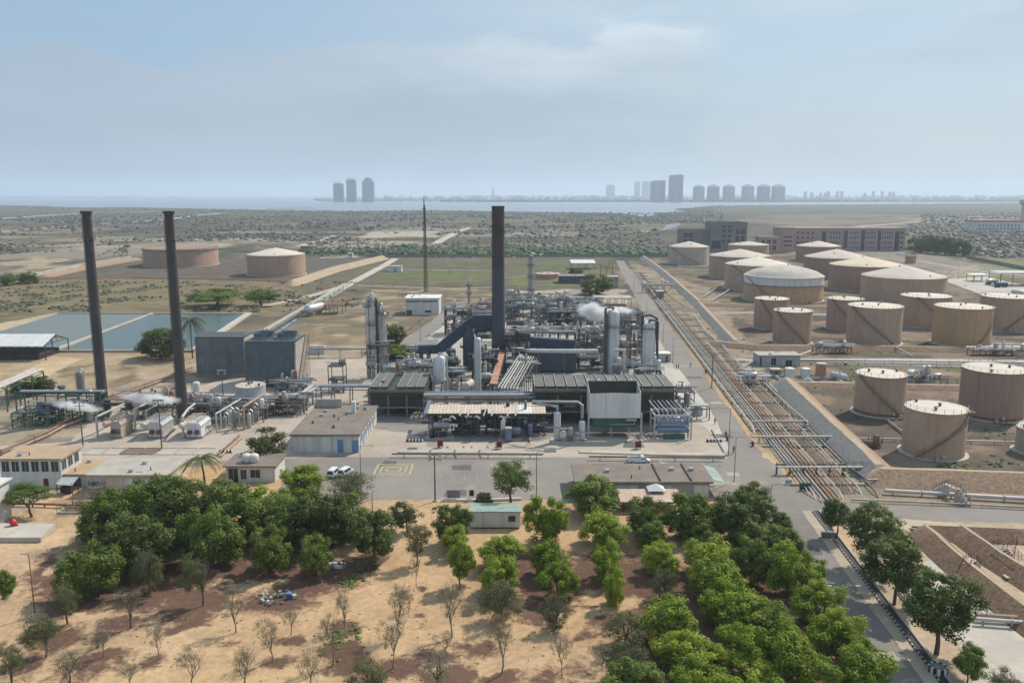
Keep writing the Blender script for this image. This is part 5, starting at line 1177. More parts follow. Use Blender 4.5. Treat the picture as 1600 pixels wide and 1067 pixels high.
vvessel(308, 622, 596, 1.1, 'small white upright tank on legs right of the second slim chimney', 'tank_white', legs=1.6, top_pipe=False)
vvessel(127, 616, 580, 1.0, 'grey upright cylinder standing alone left behind the leftmost chimney', 'steel_grey', skirt=.8, top_pipe=True)
for i, x in enumerate((65, 81, 97)):
 p = at(x, 613); t = thing('fan_unit', ['left', 'middle', 'right'][i] + ' of three grey blower cones on the far side of the green gantry', 'blower', p, 0, 'blower cones')
 mb = MB(); mb.lathe([(.7, 0), (.7, 1.0), (1.2, 1.6), (1.2, 2.2), (1.0, 2.3)], 12); mb.build('cone', 'steel_grey', t, True); mb = MB(); mb.cbox(0, 0, 0, 1.8, 1.8, .25); mb.build('base', 'concrete', t)
t = thing('blue_drum', 'bright blue plastic drum hung on the green gantry', 'drum', at(63, 652, 2.2)); mb = MB(); mb.vessel((0, 0, .2), .75, 1.6, 'z', 16); mb.build('body', 'blue_bright', t, True); mb = MB(); mb.cyl(0, 0, -2.2, .15, 2.3, 8); mb.build('post', 'green_paint', t)
# orange pipes on the ground at the left
for i, (m_, lb) in enumerate((('rust_pipe', 'rusty orange ground pipe, upper of two crossing the left yard'), ('pipe_pink', 'rusty orange ground pipe, lower of two crossing the left yard'))):
 pts = [(-20, 806), (40, 776), (90, 752), (200, 700)] if False else [(-30, 716), (30, 693), (75, 674), (100, 660), (170, 636)]
 pipe([at(x, y + i * 5, .7) for x, y in pts], .3, m_, lb, supports=7, sm='concrete')
for i, (m_, lb) in enumerate((('rust_pipe', 'rust-red ground pipe behind the green gantry going up right'), ('pipe_pink', 'pinkish ground pipe next to the rust-red one'))):
 pipe([at(x, y + i * 3, .6) for x, y in ((150, 625), (200, 610), (250, 592), (300, 574))], .32, m_, lb, supports=9, sm='concrete')
for i, (x, lb) in enumerate(((345, 'yellowish ground pipe beside the boiler yard kerb'), (340, 'dark ground pipe beside the boiler yard kerb'))):
 pipe([at(x, 712 - i * 2, .4), at(x + 34, 682 - i * 2, .4)], .22, ('tank_orange', 'pipe_brown')[i], lb, supports=5, sm='concrete')
# slab pits in front of the boilers
for i in range(7):
 x = 150 + i * 28; a = at(x, 706); mb = MB(); w = 3.6; lb = ['first', 'second', 'third', 'fourth', 'fifth', 'sixth', 'seventh'][i] + ' concrete trench cover from the left in front of the boilers'
 mb.box(-w / 2, w / 2, -2.2, 2.2, 0, .16); mb.box(-w / 2 - .12, w / 2 + .12, 2.21, 2.4, 0, .3); mb.box(-w / 2 - .12, -w / 2 - .01, -2.2, 2.2, 0, .3)
 o = mb.build('trench_cover', 'concrete' if i not in (2, 3) else 'pipe_brown', loc=(a.x, a.y, 0)); tag(o, lb, 'concrete slab', 'trench covers')
def cooling(px0, px1, yb, yt, depth, label, m, batter, fans, basin):
 Y0 = at((px0 + px1) / 2, yb).y; k = mpp(Y0); w = (px1 - px0) * k; h = ht((px0 + px1) / 2, yt, Y0); d = depth; t = thing('cooling_tower', label, 'cooling tower', (((px0 + px1) / 2 - CX) * k, Y0 + d / 2, 0), 0, 'cooling towers')
 mb = MB(); mb.box(-w / 2 - .6, w / 2 + .6, -d / 2 - .6, d / 2 + .6, 0, 1.2); mb.build('basin', 'concrete_dark' if not basin else 'blue_pump', t)
 nb = 14
 for i in range(nb):      # louvre boards on the front
  z0, z1 = 1.25 + (h - 1.3) * i / nb, 1.25 + (h - 1.3) * (i + 1) / nb - .03; y0, y1 = [-d / 2 + batter * (1 - (z - 1.2) / (h - 1.2)) * -1 for z in (z0, z1)]
  mb = MB(); mb.add([(-w / 2, y0 - .12, z0), (w / 2, y0 - .12, z0), (w / 2, y1 + .02, z1), (-w / 2, y1 + .02, z1), (-w / 2, y0 + .3, z0), (w / 2, y0 + .3, z0), (w / 2, y1 + .3, z1), (-w / 2, y1 + .3, z1)], [(0, 1, 2, 3), (7, 6, 5, 4), (4, 5, 1, 0), (3, 2, 6, 7), (0, 3, 7, 4), (1, 5, 6, 2)]); mb.build('louvre_board', m, t)
 for s in (-1, 1):
  x0, x1 = (w / 2 + .01, w / 2 + .4) if s > 0 else (-w / 2 - .4, -w / 2 - .01); mb = MB()
  mb.add([(x, y, z) for x in (x0, x1) for y, z in ((-d / 2 - batter, 1.2), (d / 2, 1.2), (d / 2, h), (-d / 2, h))], HX); mb.build('end_wall', 'concrete' if s > 0 else m, t)
 mb = MB(); mb.box(-w / 2 + .005, w / 2 - .005, -d / 2 + .35, d / 2, 1.2, h - .05); mb.build('fill', 'soot', t)
 mb = MB(); mb.box(-w / 2 - .4, w / 2 + .4, -d / 2, d / 2, h + .002, h + .25); mb.build('deck', 'steel_dark', t)
 for i in range(fans):
  x = -w / 2 + w * (i + .5) / fans; r = min(w / fans, d) * .44; mb = MB(); mb.lathe([(r, h + .25), (r * .92, h + 1.1), (r * 1.02, h + 2.2), (r * 1.02 - .15, h + 2.2), (r * .9, h + 1.1), (r * .9, h + .4)], 24, (x, 0, 0)); o = mb.build('fan_stack', 'blue_pump' if basin else m, t, True)
  mb = MB()
  for q in range(6): a = q * math.pi / 3; mb.bar((x, 0, h + .9), (x + r * .85 * math.cos(a), r * .85 * math.sin(a), h + .95), .5, .06)
  mb.build('fan_blades', 'steel_grey', o)
 mb = MB(); rail(mb, [(-w / 2 - .3, -d / 2 + .1, h + .25), (w / 2 + .3, -d / 2 + .1, h + .25), (w / 2 + .3, d / 2 - .1, h + .25)]); mb.build('railing', 'steel_pale', t)
 if basin:
  mb = MB(); x = w / 2 + 1.1
  for q in range(36): f = q / 36; mb.cbox(x, d / 2 - 1 - f * (d - 1), h - f * (h - .5), 1.1, .3, .05)
  for dx in (-.55, .55): mb.bar((x + dx, d / 2 - 1, h), (x + dx, -d / 2, .4), .1, .3); mb.bar((x + dx, d / 2 - 1, h + 1), (x + dx, -d / 2, 1.4), .06)
  for q in range(8): f = q / 8; mb.bar((x + .55, d / 2 - 1 - f * (d - 1), 0), (x + .55, d / 2 - 1 - f * (d - 1), h - f * (h - .5) + 1), .1)
  mb.build('stair', 'steel_grey', t)
cooling(310, 383, 589, 528, 11, 'left grey louvred cooling tower with flat wall', 'cooling_grey', .0, 0, False)
cooling(388, 463, 604, 535, 13, 'right dark blue cooling tower with two round fan stacks', 'cooling_blue', 1.6, 2, True)
# elevated white pipeway going off to the far left field
a = at(415, 527); b = at(540, 451)
rack([(a.x, a.y, 0), (b.x, b.y, 0)], 2.2, 3.0, [(-.35, .35, 'pipe_white', 0), (.35, .3, 'pipe_white', 0)], 'long white elevated pipeway running away behind the cooling towers', 14, 'steel_pale')
pipe([at(430, 522, .5), at(462, 500, .5)], .6, 'blue_paint', 'short pale blue ground main beside the white pipeway')
pipe([at(487, 545, 3.2), at(575, 545, 3.2)], .4, 'pipe_grey', 'straight grey overhead pipe between cooling towers and column cluster', supports=7, sm='steel_dark')
hvessel(492, 492, 2.3, 12, 'big silver horizontal vessel beside the white pipeway', 'silver', 1.2, rz=R(68))
unit(514, 537, 614, 572, 5, 'small dark tower frame holding a grey vessel near the left fan cooler', 25, 'steel_dark', levels=2, clutter=5, cell=3.5)
vvessel(524, 612, 592, .9, 'grey vessel inside the small dark tower frame', 'lagging', skirt=.6, top_pipe=False)
for i in range(6): o = MB().lathe([(.7, 0), (.7, 3.0), (.5, 3.3)], 12).build('gas_bottle', 'tank_white', loc=at(485 + i * 4.2, 553), smooth=True); tag(o, ['first', 'second', 'third', 'fourth', 'fifth', 'sixth'][i] + ' from the left in the row of white-topped bottles behind the cooling tower', 'gas bottle', 'white-topped bottles')
# big shelter at the left edge
def gable_shed():
 t = thing('gable_shelter', 'white-roofed open gable shelter at the left edge by the water basins', 'shelter', at(10, 563)); o = at(10, 563)
 X0, X1 = at(-60, 563).x - o.x, at(72, 563).x - o.x; d = 16; h, hr = 5.6, 8.4
 for i in range(14):
  a = X0 + (X1 - X0) * i / 14; b = X0 + (X1 - X0) * (i + 1) / 14 - .04
  for s in (0, 1):
   y0, y1 = (-1, d / 2) if s == 0 else (d + 1, d / 2); mb = MB(); mb.add([(a, y0, h - .2), (b, y0, h - .2), (b, y1, hr), (a, y1, hr), (a, y0, h - .1), (b, y0, h - .1), (b, y1, hr + .1), (a, y1, hr + .1)], HX); mb.build('roof_sheet', 'roof_white', t)
 for i in range(6):
  x = X0 + (X1 - X0) * i / 5
  for y in (0, d): mb = MB(); mb.bar((x, y, 0), (x, y, h), .3); mb.build('post', 'green_dark', t)
  mb = MB(); mb.bar((x, 0, h), (x, d, h), .2); mb.bar((x, 0, h), (x, d / 2, hr - .1), .16); mb.bar((x, d, h), (x, d / 2, hr - .1), .16); mb.bar((x, d / 2, h), (x, d / 2, hr), .14); mb.bar((x, d * .25, h), (x, d * .25, h + 1.3), .12); mb.bar((x, d * .75, h), (x, d * .75, h + 1.3), .12); mb.build('truss', 'green_dark', t)
 mb = MB(); mb.box(X0, X1 - 3, 1, d - 1, 0, 2.2); mb.build('stored_goods', 'soot', t)
gable_shed()
# ---------------------------------------------------------------- centre: fan coolers, canopy, furnaces, columns
def O(px, py, Y): return on(px, py, Y)
def fin_fan(px0, px1, yb, yf, yback, bays, label, gaps=()):
 """raised bank of air coolers: legs, dark plenum, bays of louvres on top"""
 Y0 = at((px0 + px1) / 2, yb).y; k = mpp(Y0, 9); w = (px1 - px0) * k; h = ht((px0 + px1) / 2, yf, Y0); d = at(0, yback, h).y - Y0
 t = thing('fan_cooler', label, 'fan cooler', (((px0 + px1) / 2 - CX) * k, Y0 + d / 2, 0), 0, 'raised fan coolers')
 zb = h - 2.6
 for i in range(max(3, round(w / 6.5)) + 1):
  n = max(3, round(w / 6.5)); x = -w / 2 + w * i / n
  for y in (-d / 2, 0, d / 2): mb = MB(); mb.bar((x, y, 0), (x, y, zb), .4); mb.build('leg', 'steel_grey', t)
  mb = MB(); mb.bar((x, -d / 2, zb * .45), (x, d / 2, zb * .45), .25, .35); mb.build('cross_beam', 'steel_dark', t)
 mb = MB(); mb.bar((-w / 2, -d / 2, zb * .45), (w / 2, -d / 2, zb * .45), .25, .4); mb.bar((-w / 2, d / 2, zb * .45), (w / 2, d / 2, zb * .45), .25, .4); mb.build('long_beam', 'steel_grey', t)
 mb = MB(); mb.box(-w / 2, w / 2, -d / 2 - .1, d / 2, zb, zb + 1.3); mb.build('plenum', 'green_dark', t)
 mb = MB(); mb.box(-w / 2 - .1, w / 2 + .1, -d / 2 - .5, -d / 2 - .11, zb + .9, zb + 1.7); mb.build('fascia', 'pipe_brown', t)
 for i in range(bays):
  if i in gaps: continue
  a, b = -w / 2 + w * i / bays + .15, -w / 2 + w * (i + 1) / bays - .15
  mb = MB(); mb.box(a, b, -d / 2 + .1, d / 2, zb + 1.31, h - .35); bay = mb.build('bay', 'dark_steelwork', t)
  mb = MB(); n = 9
  for q in range(n):
   y0 = -d / 2 + .2 + (d - .4) * q / n; y1 = y0 + (d - .4) / n * .82; mb.add([(a + .1, y0, h - .3), (b - .1, y0, h - .3), (b - .1, y1, h - .08), (a + .1, y1, h - .08), (a + .1, y0, h - .36), (b - .1, y0, h - .36), (b - .1, y1, h - .14), (a + .1, y1, h - .14)], [(0, 1, 2, 3), (7, 6, 5, 4), (0, 4, 5, 1), (2, 6, 7, 3)])
  mb.build('louvre', 'louver', bay)
  mb = MB(); mb.box(a - .15, a - .01, -d / 2, d / 2, zb + 1.31, h + .1); mb.build('side_channel', 'green_pale' if bays < 8 else 'steel_pale', bay)
  if bays > 8 and i in (5, 6, 7, 9): mb = MB(); mb.bar((a - .1, -d / 2 - .2, h - 2.5), (a - .1, -d / 2 - .2, h + 1.2), .35); mb.bar((a - .1, -d / 2 - .2, h + 1.2), (a - .1, -d / 2 + 2.5, h + 1.2), .3); mb.build('header_box', 'steel_pale', bay)
 for q in range(3):      # tube rows seen under the plenum
  mb = MB(); z = zb - .8 - q * 1.0; mb.tube([(-w / 2 + .5, d * (.35 - q * .3), z), (w / 2 - .5, d * (.35 - q * .3), z)], .32, 8); mb.build('header_pipe', ('rust', 'steel_dark', 'lagging')[q], t, True)
 # fan drums under the floor
 for i in range(bays // 2):
  x = -w / 2 + w * (i + .5) / (bays // 2)
  mb = MB(); mb.lathe([(1.7, zb - .9), (1.9, zb - .02)], 18, (x, 0, 0)); mb.build('fan_ring', 'green_dark', t, True)
 mb = MB(); rail(mb, [(-w / 2, d / 2 + .1, h - .3), (w / 2, d / 2 + .1, h - .3)], 1.3, 2.2); mb.build('walkway_rail', 'steel_dark', t)
 n = 12       # dark wind screen boards on the front between the legs
 for q in range(n):
  z0 = zb * .42 + (zb * .58) * q / n; mb = MB(); mb.box(-w / 2, w / 2, -d / 2 - .06, -d / 2 + .02, z0 + .05, z0 + zb * .58 / n); mb.build('screen_board', 'screen', t)
 # dark back wall, added to darken the space under the coolers
 mb = MB(); mb.box(-w / 2, w / 2, d / 2 - .4, d / 2 - .1, zb * .45, zb); mb.build('added_dark_wall', 'dark_steelwork', t)
 return t, w, d, h
fin_fan(577, 664, 652, 603, 581, 6, 'green-edged raised fan cooler behind the low brown-roofed building', gaps=(2,))
fin_fan(835, 1054, 664, 602, 584, 13, 'long thirteen-bay raised fan cooler behind the white screen')
# small hanging drift of steam from the left cooler is left to the steam section
def screen_box():
 Y0 = at(960, 684).y; k = mpp(Y0, 6); x0, x1 = (921 - CX) * k, (1001 - CX) * k; z0, z1 = ht(960, 653, Y0), ht(960, 614, Y0); o = Vector(((x0 + x1) / 2, Y0, 0)); w = x1 - x0
 t = thing('white_screen', 'big white sheet-metal hood on posts with green skid below', 'hood', o); n = 9
 for i in range(n): a = -w / 2 + w * i / n; mb = MB(); mb.box(a, a + w / n - .02, -.06, .06, z0, z1 - .5 * abs(i - 4) * .08); mb.build('panel', 'white_paint', t)
 for s in (-1, 1):
  mb = MB(); mb.add([(s * w / 2, 0, z0), (s * w / 2, 7.5, z0), (s * w / 2, 7.5, z1 + 1.6), (s * w / 2, 0, z1), (s * (w / 2 - .08), 0, z0), (s * (w / 2 - .08), 7.5, z0), (s * (w / 2 - .08), 7.5, z1 + 1.6), (s * (w / 2 - .08), 0, z1)], [(0, 1, 2, 3), (7, 6, 5, 4), (0, 4, 5, 1), (2, 6, 7, 3), (0, 3, 7, 4), (1, 5, 6, 2)]); mb.build('side_panel', 'tank_white', t)
  mb = MB(); mb.bar((s * (w / 2 + .2), -.1, 0), (s * (w / 2 + .2), -.1, z0 + 1.2), .42); mb.build('post', 'steel_pale', t)
  mb = MB(); mb.bar((s * w * .18 + w * .12, 1.5, 0), (s * w * .18 + w * .12, 1.5, z0), .3); mb.build('post', 'steel_pale', t)
 mb = MB(); mb.box(-w / 2 + 1, w / 2 - 1.2, .5, 5.5, z0 - 2.6, z0 - .05); mb.build('green_skid', 'green_paint', t)
 mb = MB(); mb.bar((-w * .1, -.2, z0 - 1.6), (w * .38, -.2, z0 - 1.6), .12); mb.bar((w * .38, -.2, z0 - 1.6), (w * .38, -.2, z0 - .2), .12); mb.bar((w * .22, -.25, z0 - .4), (w * .42, -.25, z0 - .4), .5, .3); mb.build('hand_rail', 'steel_pale', t)
 mb = MB(); mb.box(-w / 2 + .1, w / 2 - .1, 7.3, 7.5, z0, z1 + 1.4); mb.build('inner_louvre', 'soot', t)
screen_box()
def canopy():
 Y0 = at(760, 683).y; k = mpp(Y0, 6); x0, x1 = (668 - CX) * k, (853 - CX) * k; h = ht(760, 646, Y0); d = at(0, 632, h + .6).y - Y0; w = x1 - x0
 t = thing('canopy', 'long tan corrugated canopy with blue left edge over the pumps', 'canopy', ((x0 + x1) / 2, Y0 + d / 2, 0)); n = 34
 for i in range(n):
  a = -w / 2 + w * i / n; b = a + w / n - .004; mb = MB(); zc = .07
  mb.add([(a, -d / 2, h), ((a + b) / 2, -d / 2, h + zc), (b, -d / 2, h), (b, d / 2, h + .6), ((a + b) / 2, d / 2, h + .6 + zc), (a, d / 2, h + .6)], [(0, 1, 4, 5), (1, 2, 3, 4)])
  mb.build('roof_sheet', 'corrugated' if i < 26 or i > 29 else 'roof_white', t)
 for s in (0, 1):
  mb = MB(); y = -d / 2 - .1 if s == 0 else d / 2 + .1; mb.bar((-w / 2, y, h - .25 + .6 * s), (w / 2, y, h - .25 + .6 * s), .25, .5); mb.build('edge_beam', 'green_dark', t)
 for q in range(3): mb = MB(); x = -w / 2 - .25 - q * .3; mb.tube([(x, -d / 2, h - .1), (x, d / 2 + 4, h + .7)], .13, 7); mb.build('edge_pipe', 'blue_paint', t, True)
 for i in range(8):
  for y in (-d / 2 + .4, d / 2 - .4): x = -w / 2 + .4 + (w - .8) * i / 7; mb = MB(); mb.bar((x, y, 0), (x, y, h), .3); mb.build('post', 'steel_dark', t)
 mb = MB(); mb.cyl(-w * .03, -d / 2 - .4, h - 2.5, .5, 3.6, 10); mb.cyl(-w * .03 + .8, -d / 2 - .4, h - 1, .35, 2.2, 10); mb.build('roof_vent', 'soot', t, True)
canopy()
def pump_set(bx, by, label, m='blue_pump', kind=0, s=1.0, rz=0.0):
 t = thing('pump_set', label, 'pump', at(bx, by), rz, 'pump and compressor sets')
 mb = MB(); mb.box(-3 * s, 3 * s, -1.3 * s, 1.3 * s, 0, .35); mb.build('plinth', 'concrete', t)
 if kind == 0:
  mb = MB(); mb.vessel((-.2 * s, 0, 2.1 * s), 1.05 * s, 2.6 * s, 'x', 16); mb.build('motor', m, t, True)
  mb = MB(); mb.lathe([(.2, -1.0 * s), (.95 * s, -.9 * s), (1.1 * s, 0), (.95 * s, .9 * s), (.2, 1.0 * s)], 14, (-1.6 * s, 0, 1.7 * s), axis='y'); mb.build('casing', m, t, True)
  mb = MB(); mb.cbox(-.4 * s, -1.9 * s, .3, 1.5 * s, 1.2 * s, 3.0 * s); mb.build('control_cabinet', 'blue_paint', t); mb = MB(); mb.cbox(-.4 * s, -1.9 * s, .3 + 3.0 * s + .002, 1.6 * s, 1.3 * s, .3); mb.build('cabinet_top', 'pipe_white', t)
  mb = MB(); mb.tube([(-1.8 * s, 0, 2.2 * s), (-1.8 * s, 0, 4.4 * s), (-1.4 * s, .4, 4.9 * s)], .55 * s, 12); mb.build('intake_pipe', 'tank_white', t, True)
 elif kind == 1:
  mb = MB(); mb.vessel((-1.8 * s, 0, 3.3 * s), .75 * s, 3.6 * s, 'x', 16); mb.build('receiver', 'lagging', t, True)
  for x in (-1.5, 1.5): mb = MB(); mb.bar((x * s, 0, .3), (x * s, 0, 2.7 * s), .3); mb.build('stand', 'steel_grey', t)
  mb = MB(); mb.vessel((-1.2 * s, -.9, 1.3), .6 * s, 2.2 * s, 'x', 14); mb.build('motor', 'soot', t, True)
  mb = MB(); mb.tube([(.4 * s, 0, 3.9 * s), (.4 * s, 0, 4.8 * s), (2.2 * s, 0, 4.8 * s), (2.2 * s, 0, 5.6 * s)], .2, 8); mb.build('pipe', 'pipe_white', t, True)
  mb = MB(); rail(mb, [(-.6, -1.9, .1), (1.6, -1.9, .1), (1.6, -.6, .1)], 2.2, 1.2); mb.build('guard_frame', 'pipe_white', t)
 return t
pump_set(690, 684, 'grey receiver and pump with white guard frame under the canopy', kind=1)
pump_set(673, 682, 'dark pump skid at the canopy\'s left end', kind=1, s=.85, rz=R(90))
pump_set(797, 686, 'blue-grey motor set with blue cabinet under the canopy', kind=0)
pump_set(740, 676, 'dark pump in the shade at the canopy centre', kind=1, s=.9)
pump_set(830, 678, 'blue motor set in the shade at the canopy\'s right end', kind=0, s=.85)
def compressor():
 c = at(889, 691); t = thing('compressor_skid', 'compressor skid with two grey upright bottles on a pale plinth', 'compressor', c)
 mb = MB(); mb.box(-4.4, 4.4, -1.4, 2.2, 0, .45); mb.build('plinth', 'concrete_pale', t)
 for x, r, h in ((-2.9, .85, 7.6), (3.2, .75, 5.4)):
  mb = MB(); mb.vessel((x, .4, .9), r, h - 1.2, 'z', 16); mb.build('bottle', 'tank_white', t, True); mb = MB(); mb.lathe([(r * 1.08, 0), (r * 1.08, .15)], 16, (x, .4, h * .5)); mb.build('band', 'steel_grey', t)
  mb = MB(); mb.cyl(x, .4, .45, r * .8, .6, 12); mb.build('bottle_foot', 'blue_pump', t)
 mb = MB(); mb.box(-.4, 1.0, -.9, .9, .45, 3.6); mb.build('frame', 'blue_pump', t); mb = MB(); mb.vessel((.3, -.6, 2.0), .65, 1.8, 'z', 14); mb.build('cylinder', 'lagging', t, True)
 mb = MB(); mb.lathe([(.9, -.4), (1.0, 0), (.9, .4)], 16, (-1.5, -.3, 2.2), axis='y'); mb.build('flywheel', 'silver', t, True)
 for P_ in ([(-2.9, .4, 8.0), (-2.9, .4, 8.8), (-4.5, 1.5, 9.0), (-8, 3, 9.0)], [(3.2, .4, 6.0), (3.2, .4, 9.2), (2.2, 1.5, 9.8), (-9, 2, 9.8)], [(-2.2, 0, 3.4), (-.4, 0, 3.4)], [(1.0, 0, 2.4), (2.2, 0, 2.0), (2.6, .2, 2.0)], [(-2.4, -.5, 1.4), (-.4, -.5, 1.2)]):
  mb = MB(); mb.tube(P_, .3, 9); mb.build('pipe', 'lagging', t, True)
compressor()
def exchangers():
 c = at(1051, 684); t = thing('exchanger_bank', 'stacked blue heat exchangers in a white frame by the road', 'heat exchanger', c); mb = MB()
 for x in (-4.6, 3.8):
  for y in (0, 6): mb.bar((x, y, 0), (x, y, 6.0), .4)
 for y in (0, 6): mb.bar((-4.6, y, 5.8), (3.8, y, 5.8), .35); mb.bar((-4.6, y, 3.4), (3.8, y, 3.4), .3)
 for x in (-4.6, 3.8): mb.bar((x, 0, 5.8), (x, 6, 5.8), .35)
 mb.build('frame', 'pipe_white', t)
 for z, y, m_ in ((2.2, -.5, 'blue_paint'), (3.9, .4, 'blue_paint'), (3.9, 3.6, 'lagging'), (2.0, 3.0, 'blue_paint')):
  mb = MB(); mb.vessel((-3.9, y, z), .68, 7.6, 'x', 16); s = mb.build('shell', m_, t, True); mb = MB()
  for x in (-3.6, 3.4): mb.lathe([(.85, x), (.85, x + .22)], 16, (0, y, z), axis='x')
  mb.build('flange', m_, s)
 for i in range(7): mb = MB(); x = -3.6 + i * 1.1; mb.tube([(x, 0, 4.4), (x, .5, 6.6), (x - .6, 5, 7.0), (x - 1.2, 8, 7.6)], .16, 7); mb.build('riser', ('pipe_white', 'blue_paint')[i % 2], t, True)
 mb = MB(); mb.box(-2.6, 2.6, -2.2, -1.4, .3, 1.6); mb.build('green_skid', 'green_paint', t); mb = MB(); mb.box(-3.4, 3.4, -2.6, -1.0, 0, .3); mb.build('skid_base', 'pipe_white', t)
 mb = MB(); mb.bar((4.2, -1.5, 0), (4.2, -1.5, 5.5), .25); mb.bar((4.2, -1.5, 5.5), (4.2, 6, 6.5), .25); mb.build('side_frame', 'blue_paint', t)
exchangers()
rack([at(1068, 654), at(1106, 654)], 3.0, 3.6, pset(4, ('silver', 'pipe_white', 'lagging'), seed=9), 'short low pipe rack right of the blue exchangers', 4)
house('gatehouse', 1084, 1098, 649, 640, 2.6, 'small white kiosk with green gabled roof beside the main road', 'white_wall', None, (), .2, .2, cat='kiosk')
def green_gable():
 Y0 = at(1091, 649).y; k = mpp(Y0); w = 14 * k + 1.0; h = ht(1091, 640, Y0); t = [o for o in bpy.data.objects if o.name.startswith('gatehouse')][0]; mb = MB()
 d = 2.6 + .8; mb.add([(-w / 2, -d / 2, h), (w / 2, -d / 2, h), (w / 2, d / 2, h), (-w / 2, d / 2, h), (0, -d / 2, h + 1.3), (0, d / 2, h + 1.3)], [(0, 1, 4), (2, 3, 5), (1, 2, 5, 4), (3, 0, 4, 5), (3, 2, 1, 0)]); mb.build('roof', 'green_pale', t)
green_gable()
unit(1055, 1084, 640, 612, 6, 'tangle of red-brown pipe stands beside the long fan cooler', 31, 'rust', clutter=14, pm=('rust_pipe', 'pipe_grey', 'rust', 'pipe_pink'))
# pipe rack across the plant in front of the furnaces
a, b = at(664, 651), at(836, 651)
rack([a, b], 6.5, 6.2, [(-.42, .35, 'pipe_pink', 0), (-.25, .42, 'silver', 0), (-.08, .3, 'lagging', 0), (.08, .4, 'blue_paint', 0), (.22, .25, 'silver', 0), (.36, .22, 'blue_paint', 0)] + pset(4, ('pipe_brown', 'pipe_grey'), tier=1, seed=12), 'pipe rack with silver and blue mains behind the tan canopy', 6, tiers=2)
for i in range(9):
 x = 705 + i * 12.5; p = at(x, 652, 6.8); pipe([p, p + Vector((.4, -2.2, .9)), p + Vector((1.4, -5.6, 1.2))][::-1] if i % 3 == 0 else [p + Vector((0, 1.5, 0)), p + Vector((.5, 3.4, 1.0))], .2, 'pipe_white', ['first', 'second', 'third', 'fourth', 'fifth', 'sixth', 'seventh', 'eighth', 'ninth'][i] + ' short white branch pipe from the left on the rack behind the canopy', group='short white branch pipes', flanges=False)
a, b = at(792, 644), at(822, 588)
rack([a, b], 7.0, 6.6, pset(7, ('pipe_white', 'pipe_grey', 'silver', 'lagging'), r=(.15, .26), seed=13), 'pipe rack of pale lines running back towards the big chimney', 6)
a, b = at(771, 640), at(785, 582)
t = rack([a, b], 2.2, 7.2, [], 'rusty red cable tray on stilts left of the pale pipe lines', 6, 'steel_dark')
P0, P1 = Vector((a.x, a.y, 0)) * 0, Vector((b.x - a.x, b.y - a.y, 0)); n = 10
for i in range(n): q0, q1 = P1 * (i / n), P1 * ((i + .94) / n); mb = MB(); mb.bar(q0 + Vector((0, 0, 7.4)), q1 + Vector((0, 0, 7.4)), 2.0, .25); mb.build('tray_cover', 'terracotta', t)
# columns and vessels
vvessel(687, 628, 556, 1.75, 'grey-white upright vessel on a legged frame right of the left fan cooler', 'tank_white', legs=6.5)
vvessel(747, 633, 527, 1.0, 'thin tall silver column in front of the dark furnace', 'silver', plats=(), top_pipe=False)
vvessel(956, 588, 484, 2.1, 'tall pale grey square-shouldered column with dark riser pipe', 'tank_white', plats=(.75,), pipe_m='steel_dark', side=-1)
vvessel(945, 590, 490, .55, 'dark slim riser column left of the tall pale grey column', 'stack_blue', top_pipe=False)
vvessel(1012, 590, 504, 2.1, 'pale rounded column with dark arched pipe right of the tall grey one', 'tank_white', plats=(.9,), pipe_m='steel_dark')
vvessel(995, 588, 565, 1.0, 'small grey vessel at the foot of the rounded column', 'lagging', top_pipe=True)
for i, (x, yb_, yt_, r, lb) in enumerate(((577, 590, 467, .5, 'leftmost slim silver column of the tall cluster'), (584, 590, 457, .65, 'tallest slim silver column of the cluster'), (591, 588, 466, .45, 'third slim dark column of the cluster'), (596, 588, 478, .55, 'fourth silver column of the cluster'), (602, 586, 488, .8, 'shortest rightmost silver column of the cluster'))):
 vvessel(x, yb_, yt_, r, lb, ('silver', 'silver', 'steel_dark', 'lagging', 'silver')[i], plats=((.9,) if i != 4 else (.95,)) + ((.35, .62) if i == 1 else ()), group='slim column cluster', top_pipe=i in (0, 3))
unit(575, 606, 592, 540, 6, 'steel frame with platforms round the slim column cluster', 33, 'steel_dark', clutter=12)
